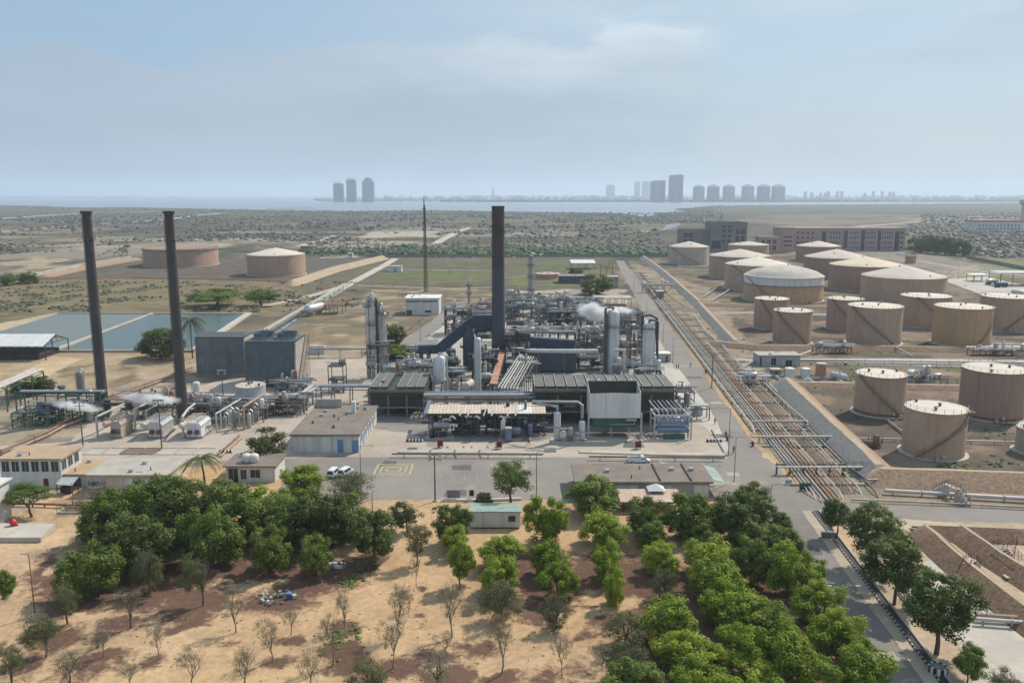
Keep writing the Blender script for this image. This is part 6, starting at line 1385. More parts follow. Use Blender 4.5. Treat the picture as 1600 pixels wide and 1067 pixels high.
def blue_furnace():
 Y = 282.0; c = on(733, 580, Y); t = thing('heater', 'dark blue cylindrical furnace left of the big chimney', 'furnace', (c.x, Y, 0)); k = mpp(Y, 8); r = 9.5 * k; h = ht(733, 527, Y)
 mb = MB(); mb.lathe([(r, 1.5), (r, h * .35), (r + .1, h * .36), (r + .1, h * .38), (r, h * .39), (r, h * .68), (r + .1, h * .69), (r + .1, h * .71), (r, h * .72), (r, h), (r * .5, h + 2.2), (r * .4, h + 4)], 24); mb.build('shell', 'blue_dark', t, True)
 for j in range(8): a = j * math.pi / 4; mb = MB(); mb.bar((r * .9 * math.cos(a), r * .9 * math.sin(a), 0), (r * .9 * math.cos(a), r * .9 * math.sin(a), 1.6), .4); mb.build('leg', 'steel_dark', t)
 mb = MB(); mb.lathe([(r + .05, h * .7), (r + 1.1, h * .7 + .02), (r + 1.1, h * .7 + .12), (r + .05, h * .7 + .13)], 20); rail(mb, [((r + 1) * math.cos(q * .4488), (r + 1) * math.sin(q * .4488), h * .7 + .1) for q in range(15)]); mb.build('platform', 'steel_dark', t)
 Y = 276.0; c = on(705, 578, Y); t = thing('heater', 'smaller dark blue cylinder behind the legged white vessel', 'furnace', (c.x, Y, 0)); r = 7.5 * mpp(Y, 8); h = ht(705, 546, Y); mb = MB(); mb.lathe([(r, 0), (r, h * .5), (r + .1, h * .51), (r + .1, h * .54), (r, h * .55), (r, h), (r * .2, h + .6)], 20); mb.build('shell', 'blue_dark', t, True); mb = MB(); mb.lathe([(r * 1.1, 0), (r * 1.1, .5)], 20); mb.build('base', 'concrete_dark', t)
blue_furnace()
def duct(path, w, h, m, label):
 o = Vector((path[0].x, path[0].y, 0)); Q = rel(path, o); t = thing('flue_duct', label, 'duct', o, 0, 'dark blue flue ducts')
 for a, b in zip(Q, Q[1:]):
  d = (b - a); L_ = d.length; n = max(2, int(L_ / 3)); 
  for i in range(n):
   mb = MB(); mb.bar(a.lerp(b, i / n), a.lerp(b, (i + .97) / n), w, h); e = mb.build('duct_panel', m, t)
  mb = MB()
  for i in range(n): c = a.lerp(b, i / n); mb.bar(c - d.normalized() * .08, c + d.normalized() * .08, w + .25, h + .25)
  mb.build('stiffener', m, t)
 return t
Y = 285.0
duct([on(655, 566, Y), on(655, 547, Y)], 2.6, 2.6, 'blue_duct', 'upright dark blue duct leg left of the diagonal duct')
duct([on(655, 546, Y), on(688, 545, Y)], 2.4, 3.0, 'blue_duct', 'level dark blue duct joining the diagonal duct')
duct([on(686, 546, Y + .1), on(728, 511, Y + .1), on(745, 499, Y + .1)], 2.6, 3.6, 'blue_duct', 'diagonal dark blue duct climbing to the furnace roof')
duct([on(742, 503, Y + .2), on(771, 503, Y + .2)], 3.2, 5.0, 'blue_duct', 'level dark blue duct box entering the big chimney from the left')
duct([on(788, 531, Y), on(898, 539, Y)], 3.0, 3.6, 'blue_duct', 'long sloping dark blue duct right of the big chimney')
duct([on(818, 562, Y - 5), on(900, 562, Y - 5)], 6.0, 6.4, 'blue_duct', 'dark blue furnace box under the long silver pipe')
unit(744, 770, 574, 505, 8, 'dark multi-storey furnace steelwork between blue furnace and big chimney', 35, 'dark_steelwork', levels=6, clutter=16, pm=('steel_dark', 'lagging', 'blue_dark'))
unit(820, 905, 578, 543, 9, 'dark furnace steelwork behind the long fan cooler', 36, 'dark_steelwork', levels=3, clutter=22, pm=('soot', 'steel_dark', 'lagging'))
unit(905, 945, 580, 560, 7, 'low dark pipe frame left of the tall grey column', 37, 'dark_steelwork', levels=2, clutter=12)
pipe([on(790, 548, Y - 8), on(934, 549, Y - 8), on(936, 562, Y - 8)], .65, 'silver', 'long fat silver pipe running right from the big chimney', supports=9)
pipe([on(790, 518, 330), on(944, 518, 330)], .5, 'pipe_white', 'long white overhead pipe behind the sloping dark duct', supports=12)
pipe([on(808, 512, 335), on(880, 511, 335), on(880, 518, 335)], .4, 'pipe_white', 'shorter white overhead pipe above the long white one', supports=10)
pipe([at(1004, 585, .5) + Vector((0, 0, 0)), on(1004, 515, 270), on(1004, 494, 270), on(1016, 492, 270), on(1026, 497, 270), on(1027, 562, 270), at(1033, 588, 1)], .45, 'steel_dark', 'dark pipe arching over the rounded pale column')
pipe([on(960, 546, 262), on(975, 547, 262), on(976, 578, 262)], .4, 'pipe_white', 'white elbow pipe between the two pale columns')
for i, (x0, x1, y, lb) in enumerate(((660, 700, 590, 'white bent pipe above the left fan cooler'), (700, 735, 594, 'grey bent pipe below the blue furnace'), (695, 725, 575, 'upper grey pipe loop left of the blue furnace'))):
 pipe([on(x0, y + 12, 258), on(x0, y, 258), on(x1, y, 258), on(x1, y + 14, 258)], .33, ('pipe_white', 'lagging', 'silver')[i], lb)
hvessel(732, 622, 1.2, 5.0, 'cream horizontal drum end-on in front of the blue furnace', 'roof_cream', 3.0, rz=R(75))
# back rows of process frames
UN = [(628, 660, 588, 570, 6, 'rusty-topped pipe frame behind the left fan cooler', 41), (640, 680, 600, 575, 5, 'pipe frame between left fan cooler and legged white vessel', 42), (695, 735, 525, 486, 12, 'pale pipe frame behind the diagonal duct', 43), (730, 770, 520, 488, 12, 'pipe frame left of the big chimney under the low white roofs', 44),
  (792, 830, 520, 470, 12, 'tall pipe frame just right of the big chimney with green drums', 45), (832, 866, 515, 480, 12, 'pipe frame left of the twin reactors', 46), (860, 900, 518, 488, 10, 'low frame round the feet of the twin reactors', 47), (898, 942, 520, 482, 12, 'pipe frame left of the tall grey column', 48),
  (968, 1002, 552, 492, 9, 'open tall steel frame between the two pale columns', 49), (800, 860, 540, 520, 9, 'low pipe frame above the sloping duct', 50), (860, 940, 545, 522, 9, 'latticed pipe frame below the long white pipe', 51), (800, 850, 482, 464, 12, 'far low pipe frame beside the flare column', 52), (850, 935, 492, 474, 12, 'far long low pipe frame with silver drums', 53), (640, 700, 570, 548, 6, 'pipe tangle under the level dark duct', 54),
  (690, 720, 610, 585, 5, 'pipe tangle right of the legged white vessel', 55), (755, 775, 625, 595, 5, 'pipe tangle at the foot of the big chimney', 56), (800, 835, 600, 572, 6, 'pipe tangle where the pale lines reach the furnace', 57), (960, 1000, 595, 575, 6, 'pipe tangle at the feet of the pale columns', 58), (1000, 1030, 600, 580, 5, 'pipe tangle right behind the long fan cooler', 59), (606, 640, 600, 580, 6, 'pipe tangle right of the slim columns', 60)]
for (x0, x1, yb_, yt_, d_, lb, sd_) in UN:
 unit(x0, x1, yb_, yt_, d_, lb, sd_, ('steel_grey', 'steel_dark', 'steel_grey', 'dark_steelwork')[sd_ % 4], clutter=36 if sd_ < 54 else 20, cell=3.4)
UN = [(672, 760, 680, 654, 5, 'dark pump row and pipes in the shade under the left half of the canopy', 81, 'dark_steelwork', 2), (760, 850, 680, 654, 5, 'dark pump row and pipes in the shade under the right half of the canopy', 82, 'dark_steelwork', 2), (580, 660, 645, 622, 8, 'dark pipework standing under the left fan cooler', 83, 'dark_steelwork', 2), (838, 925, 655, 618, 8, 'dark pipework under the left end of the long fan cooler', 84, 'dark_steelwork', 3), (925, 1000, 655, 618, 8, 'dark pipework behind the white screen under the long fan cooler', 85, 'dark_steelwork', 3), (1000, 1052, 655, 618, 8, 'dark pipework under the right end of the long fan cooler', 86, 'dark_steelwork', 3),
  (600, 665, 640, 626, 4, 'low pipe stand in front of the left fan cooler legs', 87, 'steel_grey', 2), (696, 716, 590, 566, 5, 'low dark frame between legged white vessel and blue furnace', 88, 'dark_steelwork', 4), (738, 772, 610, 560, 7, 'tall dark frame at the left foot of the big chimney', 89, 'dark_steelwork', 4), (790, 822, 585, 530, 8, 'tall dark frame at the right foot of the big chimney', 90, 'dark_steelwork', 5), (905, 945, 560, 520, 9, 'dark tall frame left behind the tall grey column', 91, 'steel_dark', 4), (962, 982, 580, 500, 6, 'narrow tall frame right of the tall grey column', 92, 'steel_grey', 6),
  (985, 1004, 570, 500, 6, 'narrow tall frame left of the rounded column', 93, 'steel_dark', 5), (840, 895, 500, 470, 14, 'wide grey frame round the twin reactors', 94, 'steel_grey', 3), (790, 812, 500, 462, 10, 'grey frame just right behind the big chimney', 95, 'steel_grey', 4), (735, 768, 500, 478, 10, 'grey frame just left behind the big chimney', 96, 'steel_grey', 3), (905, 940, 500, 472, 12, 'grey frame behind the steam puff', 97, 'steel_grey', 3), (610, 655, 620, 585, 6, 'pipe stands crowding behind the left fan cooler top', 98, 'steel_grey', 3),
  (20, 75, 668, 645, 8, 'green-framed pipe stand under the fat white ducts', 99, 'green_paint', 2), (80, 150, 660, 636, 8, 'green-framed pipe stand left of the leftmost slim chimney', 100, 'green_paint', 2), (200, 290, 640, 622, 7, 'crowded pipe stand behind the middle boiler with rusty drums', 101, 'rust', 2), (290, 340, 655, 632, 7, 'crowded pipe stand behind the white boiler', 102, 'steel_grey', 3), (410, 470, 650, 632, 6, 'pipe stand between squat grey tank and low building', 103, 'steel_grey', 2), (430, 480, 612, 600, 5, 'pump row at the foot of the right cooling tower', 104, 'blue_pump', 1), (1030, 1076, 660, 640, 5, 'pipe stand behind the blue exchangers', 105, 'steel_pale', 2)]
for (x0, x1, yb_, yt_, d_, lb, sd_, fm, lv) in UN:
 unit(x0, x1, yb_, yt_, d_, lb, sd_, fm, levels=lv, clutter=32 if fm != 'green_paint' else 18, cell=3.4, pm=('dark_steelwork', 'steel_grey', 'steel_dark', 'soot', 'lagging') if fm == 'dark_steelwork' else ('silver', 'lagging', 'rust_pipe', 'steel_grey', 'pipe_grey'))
def reactors():
 for i, (x, lb) in enumerate(((873, 'left of the twin grey reactors under a round platform'), (887, 'right of the twin grey reactors under a round platform'))): vvessel(x, 512, 463, 1.3, lb, 'lagging', plats=(), group='twin reactors', top_pipe=False)
 Yr = at(880, 512).y; z = ht(880, 466, Yr); c = on(880, 466, Yr); t = thing('reactor_platform', 'ringed steel platform joining the tops of the twin reactors', 'platform', (c.x, Yr, z)); mb = MB(); mb.box(-5.2, 5.2, -3, 3, 0, .2); mb.build('deck', 'steel_grey', t); mb = MB(); rail(mb, [(-5.2, -3, .2), (5.2, -3, .2), (5.2, 3, .2), (-5.2, 3, .2), (-5.2, -3, .2)], 1.2); mb.build('railing', 'steel_grey', t)
 rs = random.Random(4)
 for i in range(9): mb = MB(); mb.tube([(rs.uniform(-4.5, 4.5), rs.uniform(-2.5, 2.5), .2), (rs.uniform(-4.5, 4.5), rs.uniform(-2.5, 2.5), rs.uniform(1, 4)), (rs.uniform(-4.5, 4.5), rs.uniform(-2.5, 2.5), rs.uniform(.5, 3))], .16, 6); mb.build('pipe', 'steel_pale', t)
reactors()
vvessel(829, 483, 398, 1.15, 'tall thin grey distillation column with platforms behind the big chimney', 'lagging', plats=(.35, .6, .8, .95))
vvessel(733, 474, 438, .7, 'slim rusty column left behind the big chimney', 'lagging', plats=(.4, .75))
house('roof_shed', 712, 741, 494, 486, 6, 'small white-roofed compressor shelter behind the diagonal duct', 'dark_steelwork', 'roof_white', (), .6, .3, cat='shed')
def mast(bx, by, yt, label, w=1.6):
 p = at(bx, by); h = ht(bx, yt, p.y); t = thing('mast', label, 'mast', p); mb = MB()
 for j in range(3): a = j * 2.094; mb.tube([(w * math.cos(a), w * math.sin(a), 0), (w * .35 * math.cos(a), w * .35 * math.sin(a), h * .93)], .16, 5)
 mb.build('leg', 'stack_rust', t); mb = MB(); k = int(h / 2.5)
 for i in range(k):
  z0, z1 = h * .93 * i / k, h * .93 * (i + 1) / k; r0, r1 = w * (1 - .65 * i / k), w * (1 - .65 * (i + 1) / k)
  for j in range(3): a, b = j * 2.094, (j + 1) * 2.094; mb.bar((r0 * math.cos(a), r0 * math.sin(a), z0), (r1 * math.cos(b), r1 * math.sin(b), z1), .1)
 mb.build('lattice', 'stack_rust', t)
 mb = MB(); mb.tube([(0, 0, h * .9), (0, 0, h)], .3, 8); mb.lathe([(1.6, h * .885), (1.6, h * .89)], 10); mb.build('flare_tip', 'steel_dark', t); mb = MB(); mb.tube([(.3, 0, 0), (.3, 0, h * .9)], .35, 8); mb.build('riser', 'stack_rust', t, True)
 mb = MB()
 for s in ((-22, 6), (20, 10), (3, -20)): mb.tube([(0, 0, h * .75), (s[0], s[1], 0)], .05, 3)
 mb.build('guy_wire', 'steel_dark', t); return t
mast(665, 456, 310, 'tall thin rusty guyed flare mast in the field behind the units')
# steam
def steam(cx, cy, Yd, sx, sy, sz, label, dens=1.2, seed=0.0, rx_=0.0):
 p = on(cx, cy, Yd); mb = MB(); mb.lathe([(.05, -.5), (.3, -.42), (.46, -.2), (.5, 0), (.46, .2), (.3, .42), (.05, .5)], 12, (0, 0, 0), 0, 'x')
 m_ = bpy.data.materials.new('steam'); m_.use_nodes = True; nt = m_.node_tree; nt.nodes.clear(); N, L = nt.nodes.new, nt.links.new
 out = N('ShaderNodeOutputMaterial'); v = N('ShaderNodeVolumePrincipled'); tc = N('ShaderNodeTexCoord'); nz = N('ShaderNodeTexNoise'); nz.inputs['Scale'].default_value = 2.6; nz.inputs['Detail'].default_value = 4
 mp = N('ShaderNodeMapping'); mp.inputs['Location'].default_value = (seed, seed * 2, 0); mp.inputs['Scale'].default_value = (max(1, sx / sz), 1, 1); L(tc.outputs['Object'], mp.inputs[0]); L(mp.outputs[0], nz.inputs['Vector'])
 ln = N('ShaderNodeVectorMath'); ln.operation = 'LENGTH'; L(tc.outputs['Object'], ln.inputs[0])
 f = N('ShaderNodeMapRange'); L(ln.outputs['Value'], f.inputs[0]); f.inputs[1].default_value = .5; f.inputs[2].default_value = .15
 nn = N('ShaderNodeMath'); nn.operation = 'MULTIPLY_ADD'; L(nz.outputs[0], nn.inputs[0]); nn.inputs[1].default_value = 2.4; nn.inputs[2].default_value = -1.25
 ad = N('ShaderNodeMath'); ad.operation = 'ADD'; L(nn.outputs[0], ad.inputs[0]); L(f.outputs[0], ad.inputs[1]); mx = N('ShaderNodeMath'); mx.operation = 'MULTIPLY'; mx.use_clamp = True; L(ad.outputs[0], mx.inputs[0]); L(f.outputs[0], mx.inputs[1])
 m2 = N('ShaderNodeMath'); m2.operation = 'MULTIPLY'; L(mx.outputs[0], m2.inputs[0]); m2.inputs[1].default_value = dens; L(m2.outputs[0], v.inputs['Density'])
 v.inputs['Color'].default_value = (1, 1, 1, 1); v.inputs['Anisotropy'].default_value = 0; L(v.outputs[0], out.inputs['Volume'])
 o = mb.build('steam_plume', m_, loc=p); o.scale = (sx, sy, sz); o.rotation_euler = (0, rx_, 0); tag(o, label, 'steam', 'white steam plumes')
steam(926, 487, 300, 13, 6, 8, 'white steam puff beside the top of the tall grey column', 4.4, 1.0, R(15))
steam(968, 486, 300, 12, 5, 4, 'thin white steam streak right of the tall grey column', 3.2, 3.0)
steam(118, 635, 213, 17, 4, 3.0, 'white steam jet left of the leftmost slim chimney', 4.0, 5.0, R(8))
steam(236, 623, 208, 18, 4, 3.8, 'white steam jet between the two slim chimneys', 4.0, 7.0, R(5))
# ---------------------------------------------------------------- right: pipe track, pump yard, stiles
ORD = ['first', 'second', 'third', 'fourth', 'fifth', 'sixth', 'seventh', 'eighth', 'ninth', 'tenth', 'eleventh', 'twelfth', 'thirteenth', 'fourteenth', 'fifteenth', 'sixteenth', 'seventeenth', 'eighteenth']
def track():
 G = 'pipelines of the roadside pipe track'
 L = [(2.0, .34, 'pipe_white', 208, 470, 'fat white'), (3.4, .16, 'pipe_grey', 162, 700, 'thin grey'), (4.2, .2, 'pipe_white', 160, 560, 'white'), (5.0, .17, 'pipe_grey', 158, 500, 'grey'), (5.9, .2, 'pipe_white', 156, 470, 'white'), (6.7, .22, 'rust_pipe', 156, 640, 'rusty orange'), (7.6, .24, 'rust_pipe', 156, 640, 'rusty orange'), (8.6, .18, 'pipe_pink', 157, 480, 'pinkish'),
   (9.6, .2, 'pipe_white', 160, 330, 'white'), (11.0, .15, 'pipe_brown', 163, 300, 'brown'), (11.7, .15, 'pipe_brown', 163, 300, 'brown'), (12.4, .15, 'pipe_pink', 163, 480, 'pinkish'), (13.1, .16, 'pipe_brown', 163, 330, 'brown'), (14.3, .2, 'pipe_white', 163, 360, 'white'), (16.2, .2, 'pipe_grey', 161, 260, 'grey'), (17.0, .18, 'steel_dark', 161, 250, 'dark')]
 for i, (off, r, m_, y0, y1, cn) in enumerate(L):
  z = .75 + (i % 3) * .05; pts = []
  for Y in np.linspace(y0, y1, 6): pts.append((rx(Y) + off * (1 if Y < 420 else .82), Y, z))
  if i in (2, 8, 13): pts.append((pts[-1][0] + 8, pts[-1][1] + 1, z))
  if i == 14: pts = [(at(1600, 774).x + 20, 168.5, 1.1), (rx(166) + off + 1.2, 166.5, 1.1)] + pts[1:]
  pts[0] = (pts[0][0], pts[0][1], pts[0][2]); 
  if i != 14: pts = [(pts[0][0] - .15, pts[0][1] - 3, -.3)] + pts
  pipe(pts, r * .8, m_, '%s pipeline, %s from the road in the roadside pipe track' % (cn, ORD[i]), 'pipeline', 'pipeline', G)
 Y = 166.0; k = 0
 while Y < 640:
  x0, x1 = rx(Y) + 1.4, rx(Y) + (18 if Y < 300 else 14 if Y < 420 else 10); mb = MB(); mb.box(-(x1 - x0) / 2, (x1 - x0) / 2, -.2, .2, 0, .48)
  o = mb.build('pipe_sleeper', 'concrete', loc=((x0 + x1) / 2, Y, 0)); tag(o, 'low concrete sleeper beam crossing under the track pipelines', 'pipe sleeper', 'concrete sleepers of the pipe track'); Y += 10 + Y * .02; k += 1
 # small loose lines between the big ones
 rs = random.Random(12)
track()
def cross_walk(x0, x1, y, z, label, rails=True, m='concrete_pale'):
 a, b = at(x0, y), at(x1, y); t = thing('pipe_crossing', label, 'walkway', a); L_ = b.x - a.x; dy = b.y - a.y; mb = MB(); mb.bar((0, 0, z), (L_, dy, z), .9, .22); mb.build('deck', m, t)
 k = 7
 for i in range(k + 1): mb = MB(); f = i / k; mb.bar((L_ * f, dy * f, 0), (L_ * f, dy * f, z), .3); mb.build('post', 'steel_dark', t)
 if rails: mb = MB(); rail(mb, [(0, -.4, z + .1), (L_, dy - .4, z + .1)], 1.0, 1.6); rail(mb, [(0, .4, z + .1), (L_, dy + .4, z + .1)], 1.0, 1.6); mb.build('railing', 'steel_dark', t)
cross_walk(1213, 1358, 741, 1.7, 'white walkway with dark rails crossing over the near pipelines')
pipe([at(1176, 682, 1.5), at(1302, 682, 1.5)], .3, 'pipe_white', 'white pipe crossing over the pipelines level with the nearest tank', supports=6)
pipe([at(1175, 658, 1.3), at(1262, 658, 1.3), at(1262, 664, 1.3)], .22, 'pipe_white', 'thin white pipe crossing over the pipelines with a right hook')
pipe([at(1193, 597, 1.6), at(1225, 627, 1.6), at(1262, 660, 1.6)], .2, 'pipe_white', 'white rail pipe along the top of the stone-faced bank', supports=6)
pipe([at(1150, 588, 1.2), at(1197, 594, 1.2), at(1215, 613, 1.2)], .24, 'pipe_white', 'white pipe bending into the track beside the white tanks')
pipe([at(1085, 492, .9), at(1105, 520, .9), at(1150, 556, .9), at(1185, 562, .9), at(1160, 572, .9)], .2, 'pipe_white', 'white pipe with a sharp bend beside the long grey shed')
pipe([at(1050, 452, .9), at(1046, 460, .9), at(1072, 478, .9), at(1090, 486, .9)], .25, 'pipe_white', 'white zigzag pipe at the far valve cluster')
pipe([at(1382, 766, .8), at(1500, 773, .8), at(1640, 781, .8)], .42, 'pipe_white', 'fat white ground pipe along the foot of the reddish bank', supports=6, sm='concrete')
pipe([at(1330, 780, .5), at(1500, 787, .5), at(1640, 794, .5)], .2, 'pipe_grey', 'thin grey ground pipe beside the right branch road', supports=6, sm='concrete')
pipe([at(1425, 823, .5), at(1520, 828, .5), at(1640, 836, .5)], .24, 'pipe_brown', 'dark ground pipe on the near side of the right branch road', supports=6, sm='concrete')
pipe([at(1425, 826, .5), at(1520, 832, .5), at(1640, 841, .5)], .2, 'pipe_grey', 'grey ground pipe next to the dark one by the branch road', supports=6, sm='concrete')
for i in range(2): pipe([at(1180, 562 + i * 4, .8), at(1330, 563 + i * 4, .8), at(1640, 567 + i * 4, .8)], .3, ('pipe_white', 'pipe_grey')[i], ('upper', 'lower')[i] + ' of two long ground pipes in front of the middle tanks', supports=9, sm='concrete')
for i in range(4): pipe([at(1403, 905 + i * 5.5, .4), at(1448, 960 + i * 5, .4)], .16, ('pipe_pink', 'pipe_brown', 'rust_pipe', 'pipe_white')[i], ORD[i] + ' of four short rusty pipes lying under the big roadside trees', flanges=False)
pipe([at(1524, 960, .9), at(1640, 968, .9)], .35, 'pipe_pink', 'pinkish ground pipe at the right edge of the pumping yard', supports=4, sm='concrete')
pipe([at(1524, 966, .9), at(1640, 975, .9)], .3, 'pipe_white', 'pale ground pipe next to the pinkish one at the right edge', supports=4, sm='concrete')
for i, (a, b, lb) in enumerate((((1267, 548), (1230, 562), 'white stile pipe stepping over the bank left of the cream-topped tank'), ((1395, 540), (1425, 556), 'grey pipe stepping over the bank beside the cream-topped tank'), ((1100, 462), (1135, 440), 'pale diagonal pipe on the ground below the wide tanks'), ((1140, 452), (1112, 470), 'second pale diagonal pipe below the wide tanks'), ((1440, 770), (1640, 742), 'x'))[:4]):
 pipe([at(*a, 1.8), at(*b, .6)], .3, 'pipe_white', lb)
pipe([at(1335, 684, .8), at(1412, 686, .8)], .2, 'pipe_white', 'thin white ground pipe left of the nearest beige tank', supports=6, sm='concrete')
pipe([at(1506, 688, .8), at(1640, 692, .8)], .2, 'pipe_white', 'thin white ground pipe right of the nearest beige tank', supports=6, sm='concrete')
pipe([at(1385, 655, .6), at(1415, 678, .6)], .28, 'pipe_pink', 'pinkish pipe from the red-footed tank towards the nearest tank')
def stile(px, py, n_up, rz, label, rise=.28, m='concrete_pale', posts='steel_dark', L_top=1.5, w=1.2):
 """steps up, landing, steps down"""
 t = thing('stile', label, 'steps', at(px, py), rz); x = 0; z = 0
 for i in range(n_up): mb = MB(); mb.box(x, x + .34, -w / 2, w / 2, 0, z + rise); mb.build('step', m, t); x += .35; z += rise
 mb = MB(); mb.box(x, x + L_top, -w / 2, w / 2, z - .12, z + .02); mb.build('landing', m, t); x1 = x + L_top
 for i in range(n_up): mb = MB(); mb.box(x1, x1 + .34, -w / 2, w / 2, 0, z); mb.build('step', m, t); x1 += .35; z -= rise
 h = n_up * rise; mb = MB()
 for s in (-w / 2, w / 2): rail(mb, [(0, s, .1), (x, s, h), (x + L_top, s, h), (x1, s, .1)], 1.0, .9)
 mb.build('railing', posts, t)
stile(1512, 792, 9, R(100), 'concrete stile stepping over the fat white pipe onto the reddish bank', L_top=3)
stile(1500, 905, 7, R(42), 'concrete footbridge with red rails over the slanting soil bank', posts='red_paint', L_top=2.2)
stile(1588, 880, 6, R(118), 'dark steel steps with red rails up the furrowed soil bank', posts='red_paint', m='steel_grey')
def plank(px, py, l, w, rz, label, m='concrete_pale', z=.35): mb = MB(); mb.box(-l / 2, l / 2, -w / 2, w / 2, 0, .18); o = mb.build('plank_bridge', m, loc=at(px, py, z), rz=rz); tag(o, label, 'plank bridge', 'plank bridges')
plank(1523, 829, 4.2, 1.1, R(-62), 'pale plank bridge over the two pipes by the branch road')
plank(1497, 835, 2.6, 1.8, R(-20), 'short pale slab bridge left of the plank bridge')
plank(1590, 880, 4.6, 1.2, R(-35), 'white plank landing at the foot of the dark steps')
plank(1590, 902, 4.0, 1.2, R(-5), 'white plank landing at the right end of the red-railed footbridge')
def red_fence(pts, label):
 P_ = [at(*p) for p in pts]; t = thing('guard_rail', label, 'railing', P_[0]); mb = MB(); rail(mb, [p - P_[0] + Vector((0, 0, .5)) for p in P_], 1.1, 1.3); mb.build('rails', 'red_paint', t); mb = MB()
 for p in P_: mb.bar(p - P_[0], p - P_[0] + Vector((0, 0, 1.7)), .1)
 mb.build('post', 'red_paint', t)
red_fence([(1536, 836), (1575, 840), (1588, 852)], 'dark red guard rail along the top of the soil bank steps')
red_fence([(1548, 880), (1582, 902)], 'dark red guard rail beside the red-railed footbridge')
red_fence([(1585, 868), (1600, 885)], 'dark red guard rail at the right edge beside the dark steps')
for i, (pts, lb) in enumerate(((((1437, 833), (1502, 897)), 'yellow kerb slanting along the upper pumping yard'), (((1516, 905), (1570, 955)), 'yellow kerb below the red-railed footbridge'), (((1566, 958), (1630, 1010)), 'yellow kerb at the right edge of the pumping yard'))):
 a, b = at(*pts[0]), at(*pts[1]); mb = MB(); mb.bar((0, 0, .18), (b - a) + Vector((0, 0, .18)), .32, .36); o = mb.build('yellow_kerb', 'yellow_kerb', loc=a); tag(o, lb, 'kerb')
def kerb():
 # black and white painted kerb and drain on the right of the main road
 t = thing('striped_kerb', 'black and white striped kerb along the near right road edge', 'kerb', (rx(100) + 1.75, 100, 0)); w, b = MB(), MB(); Y = -16.0; i = 0
 for k in range(130):
  y = Y + k * .52; X = .0755 * y; (w if k % 2 else b).box(X, X + .22, y, y + .5, 0, .24)
 w.build('white_blocks', 'concrete', t); b.build('black_blocks', 'black', t)
 mb = MB(); d = Vector((.0755, 1, 0)) * 68; a = Vector((-.0755 * 16, -16, 0)); a2 = a + Vector((1.35, 0, 0))
 mb.bar(a2 + Vector((0, 0, .15)), a2 + d + Vector((0, 0, .15)), .3, .3); mb.build('drain_edge', 'concrete', t)
 mb = MB(); a3 = a + Vector((.8, 0, 0)); mb.bar(a3 + Vector((0, 0, .03)), a3 + d + Vector((0, 0, .03)), .85, .02); mb.build('drain_floor', 'soot', t)
 p = at(1465, 1050); tt = thing('striped_barrel', 'black and white striped round concrete block at the kerb end', 'barrier', p)
 for j in range(16): a = j * math.pi / 8; mb = MB(); mb.box(-.2, .2, -.12, .12, 0, .9, rz=a + math.pi / 2, c=(0, 0)); mb.v = [(x + 1.0 * math.cos(a), y + 1.0 * math.sin(a), z) for x, y, z in mb.v]; mb.build('stave', 'white_paint' if j % 2 else 'black', tt)
 mb = MB(); mb.cyl(0, 0, .1, .98, .7, 16); mb.build('core', 'concrete_dark', tt)
 p = at(1294, 839); tt = thing('road_barrier', 'grey scrap metal road barrier beside the small roadside tree', 'barrier', p); mb = MB(); mb.box(-1.2, 1.2, -.3, .3, .2, 1.0); mb.build('body', 'steel_grey', tt); mb = MB(); mb.box(-1.0, -.8, -.4, .4, 0, .2); mb.box(.8, 1.0, -.4, .4, 0, .2); mb.build('foot', 'steel_dark', tt)
kerb()
sheet('pavement', [(rx(Y) - .1, Y) for Y in (92, 110, 130, 152)] + [(rx(Y) + 1.8, Y) for Y in (152, 130, 110, 92)], .02, 'dirt_path', .2, 2, True)
# pump yard between the tanks
def small_tank(px, py, r, h, m, label, cap='roof_white', name='day_tank'):
 t = thing(name, label, 'tank', at(px, py), 0, 'day tanks'); mb = MB(); mb.lathe([(r, .3), (r, h), (r * .2, h + .35)], 20); mb.build('shell', m, t, True); mb = MB(); mb.lathe([(r + .03, h - .05), (r + .03, h + .06), (r * .2, h + .4)], 20); mb.build('lid', cap, t, True); mb = MB(); mb.cyl(0, 0, 0, r + .2, .3, 16); mb.build('plinth', 'concrete', t)
 mb = MB(); [mb.bar((-r - .1, s, 0), (-r - .1, s, h), .06) for s in (-.2, .2)]; mb.build('ladder', 'steel_grey', t)
small_tank(1233, 591, 1.5, 3.4, 'tank_white', 'left of two small white tanks in the walled pump yard')
small_tank(1258, 591, 1.4, 3.3, 'tank_white', 'right of two small white tanks in the walled pump yard')
small_tank(1282, 591, 1.65, 5.0, 'terracotta', 'rust-red tank between the white tanks and the white lying tank', 'roof_pink')
hvessel(1310, 594, 1.0, 5.0, 'white lying tank at the right end of the pump yard', 'tank_white', .5, rz=R(-60))
small_tank(1425, 595, 1.5, 3.4, 'steel_pale', 'grey-white tank behind the red-footed tank')
for i, (a, b, lb) in enumerate((((1221, 597), (1262, 597), 'low white wall round the two small white tanks'), ((1271, 600), (1318, 600), 'low white wall round the rust-red tank'))):
 A_, B_ = at(*a), at(*b); w = B_.x - A_.x; t = thing('pit_wall', lb, 'wall', A_)
 for c in ((0, w, 0, .25), (0, w, 7, 7.25), (0, .25, .26, 6.99), (w - .25, w, .26, 6.99)): mb = MB(); mb.box(*c, 0, .9); mb.build('wall_side', 'white_wall', t)
house('long_shed', 1185, 1250, 572, 556, 7, 'long grey shed with pale flat roof left of the day tanks', 'grey_wall', 'concrete', [('f', .02, .08, 0, .9, 'b'), ('f', .3, .42, .1, .8, 'w'), ('f', .65, .8, 0, .6, 'w')], .3, .3, cat='shed')
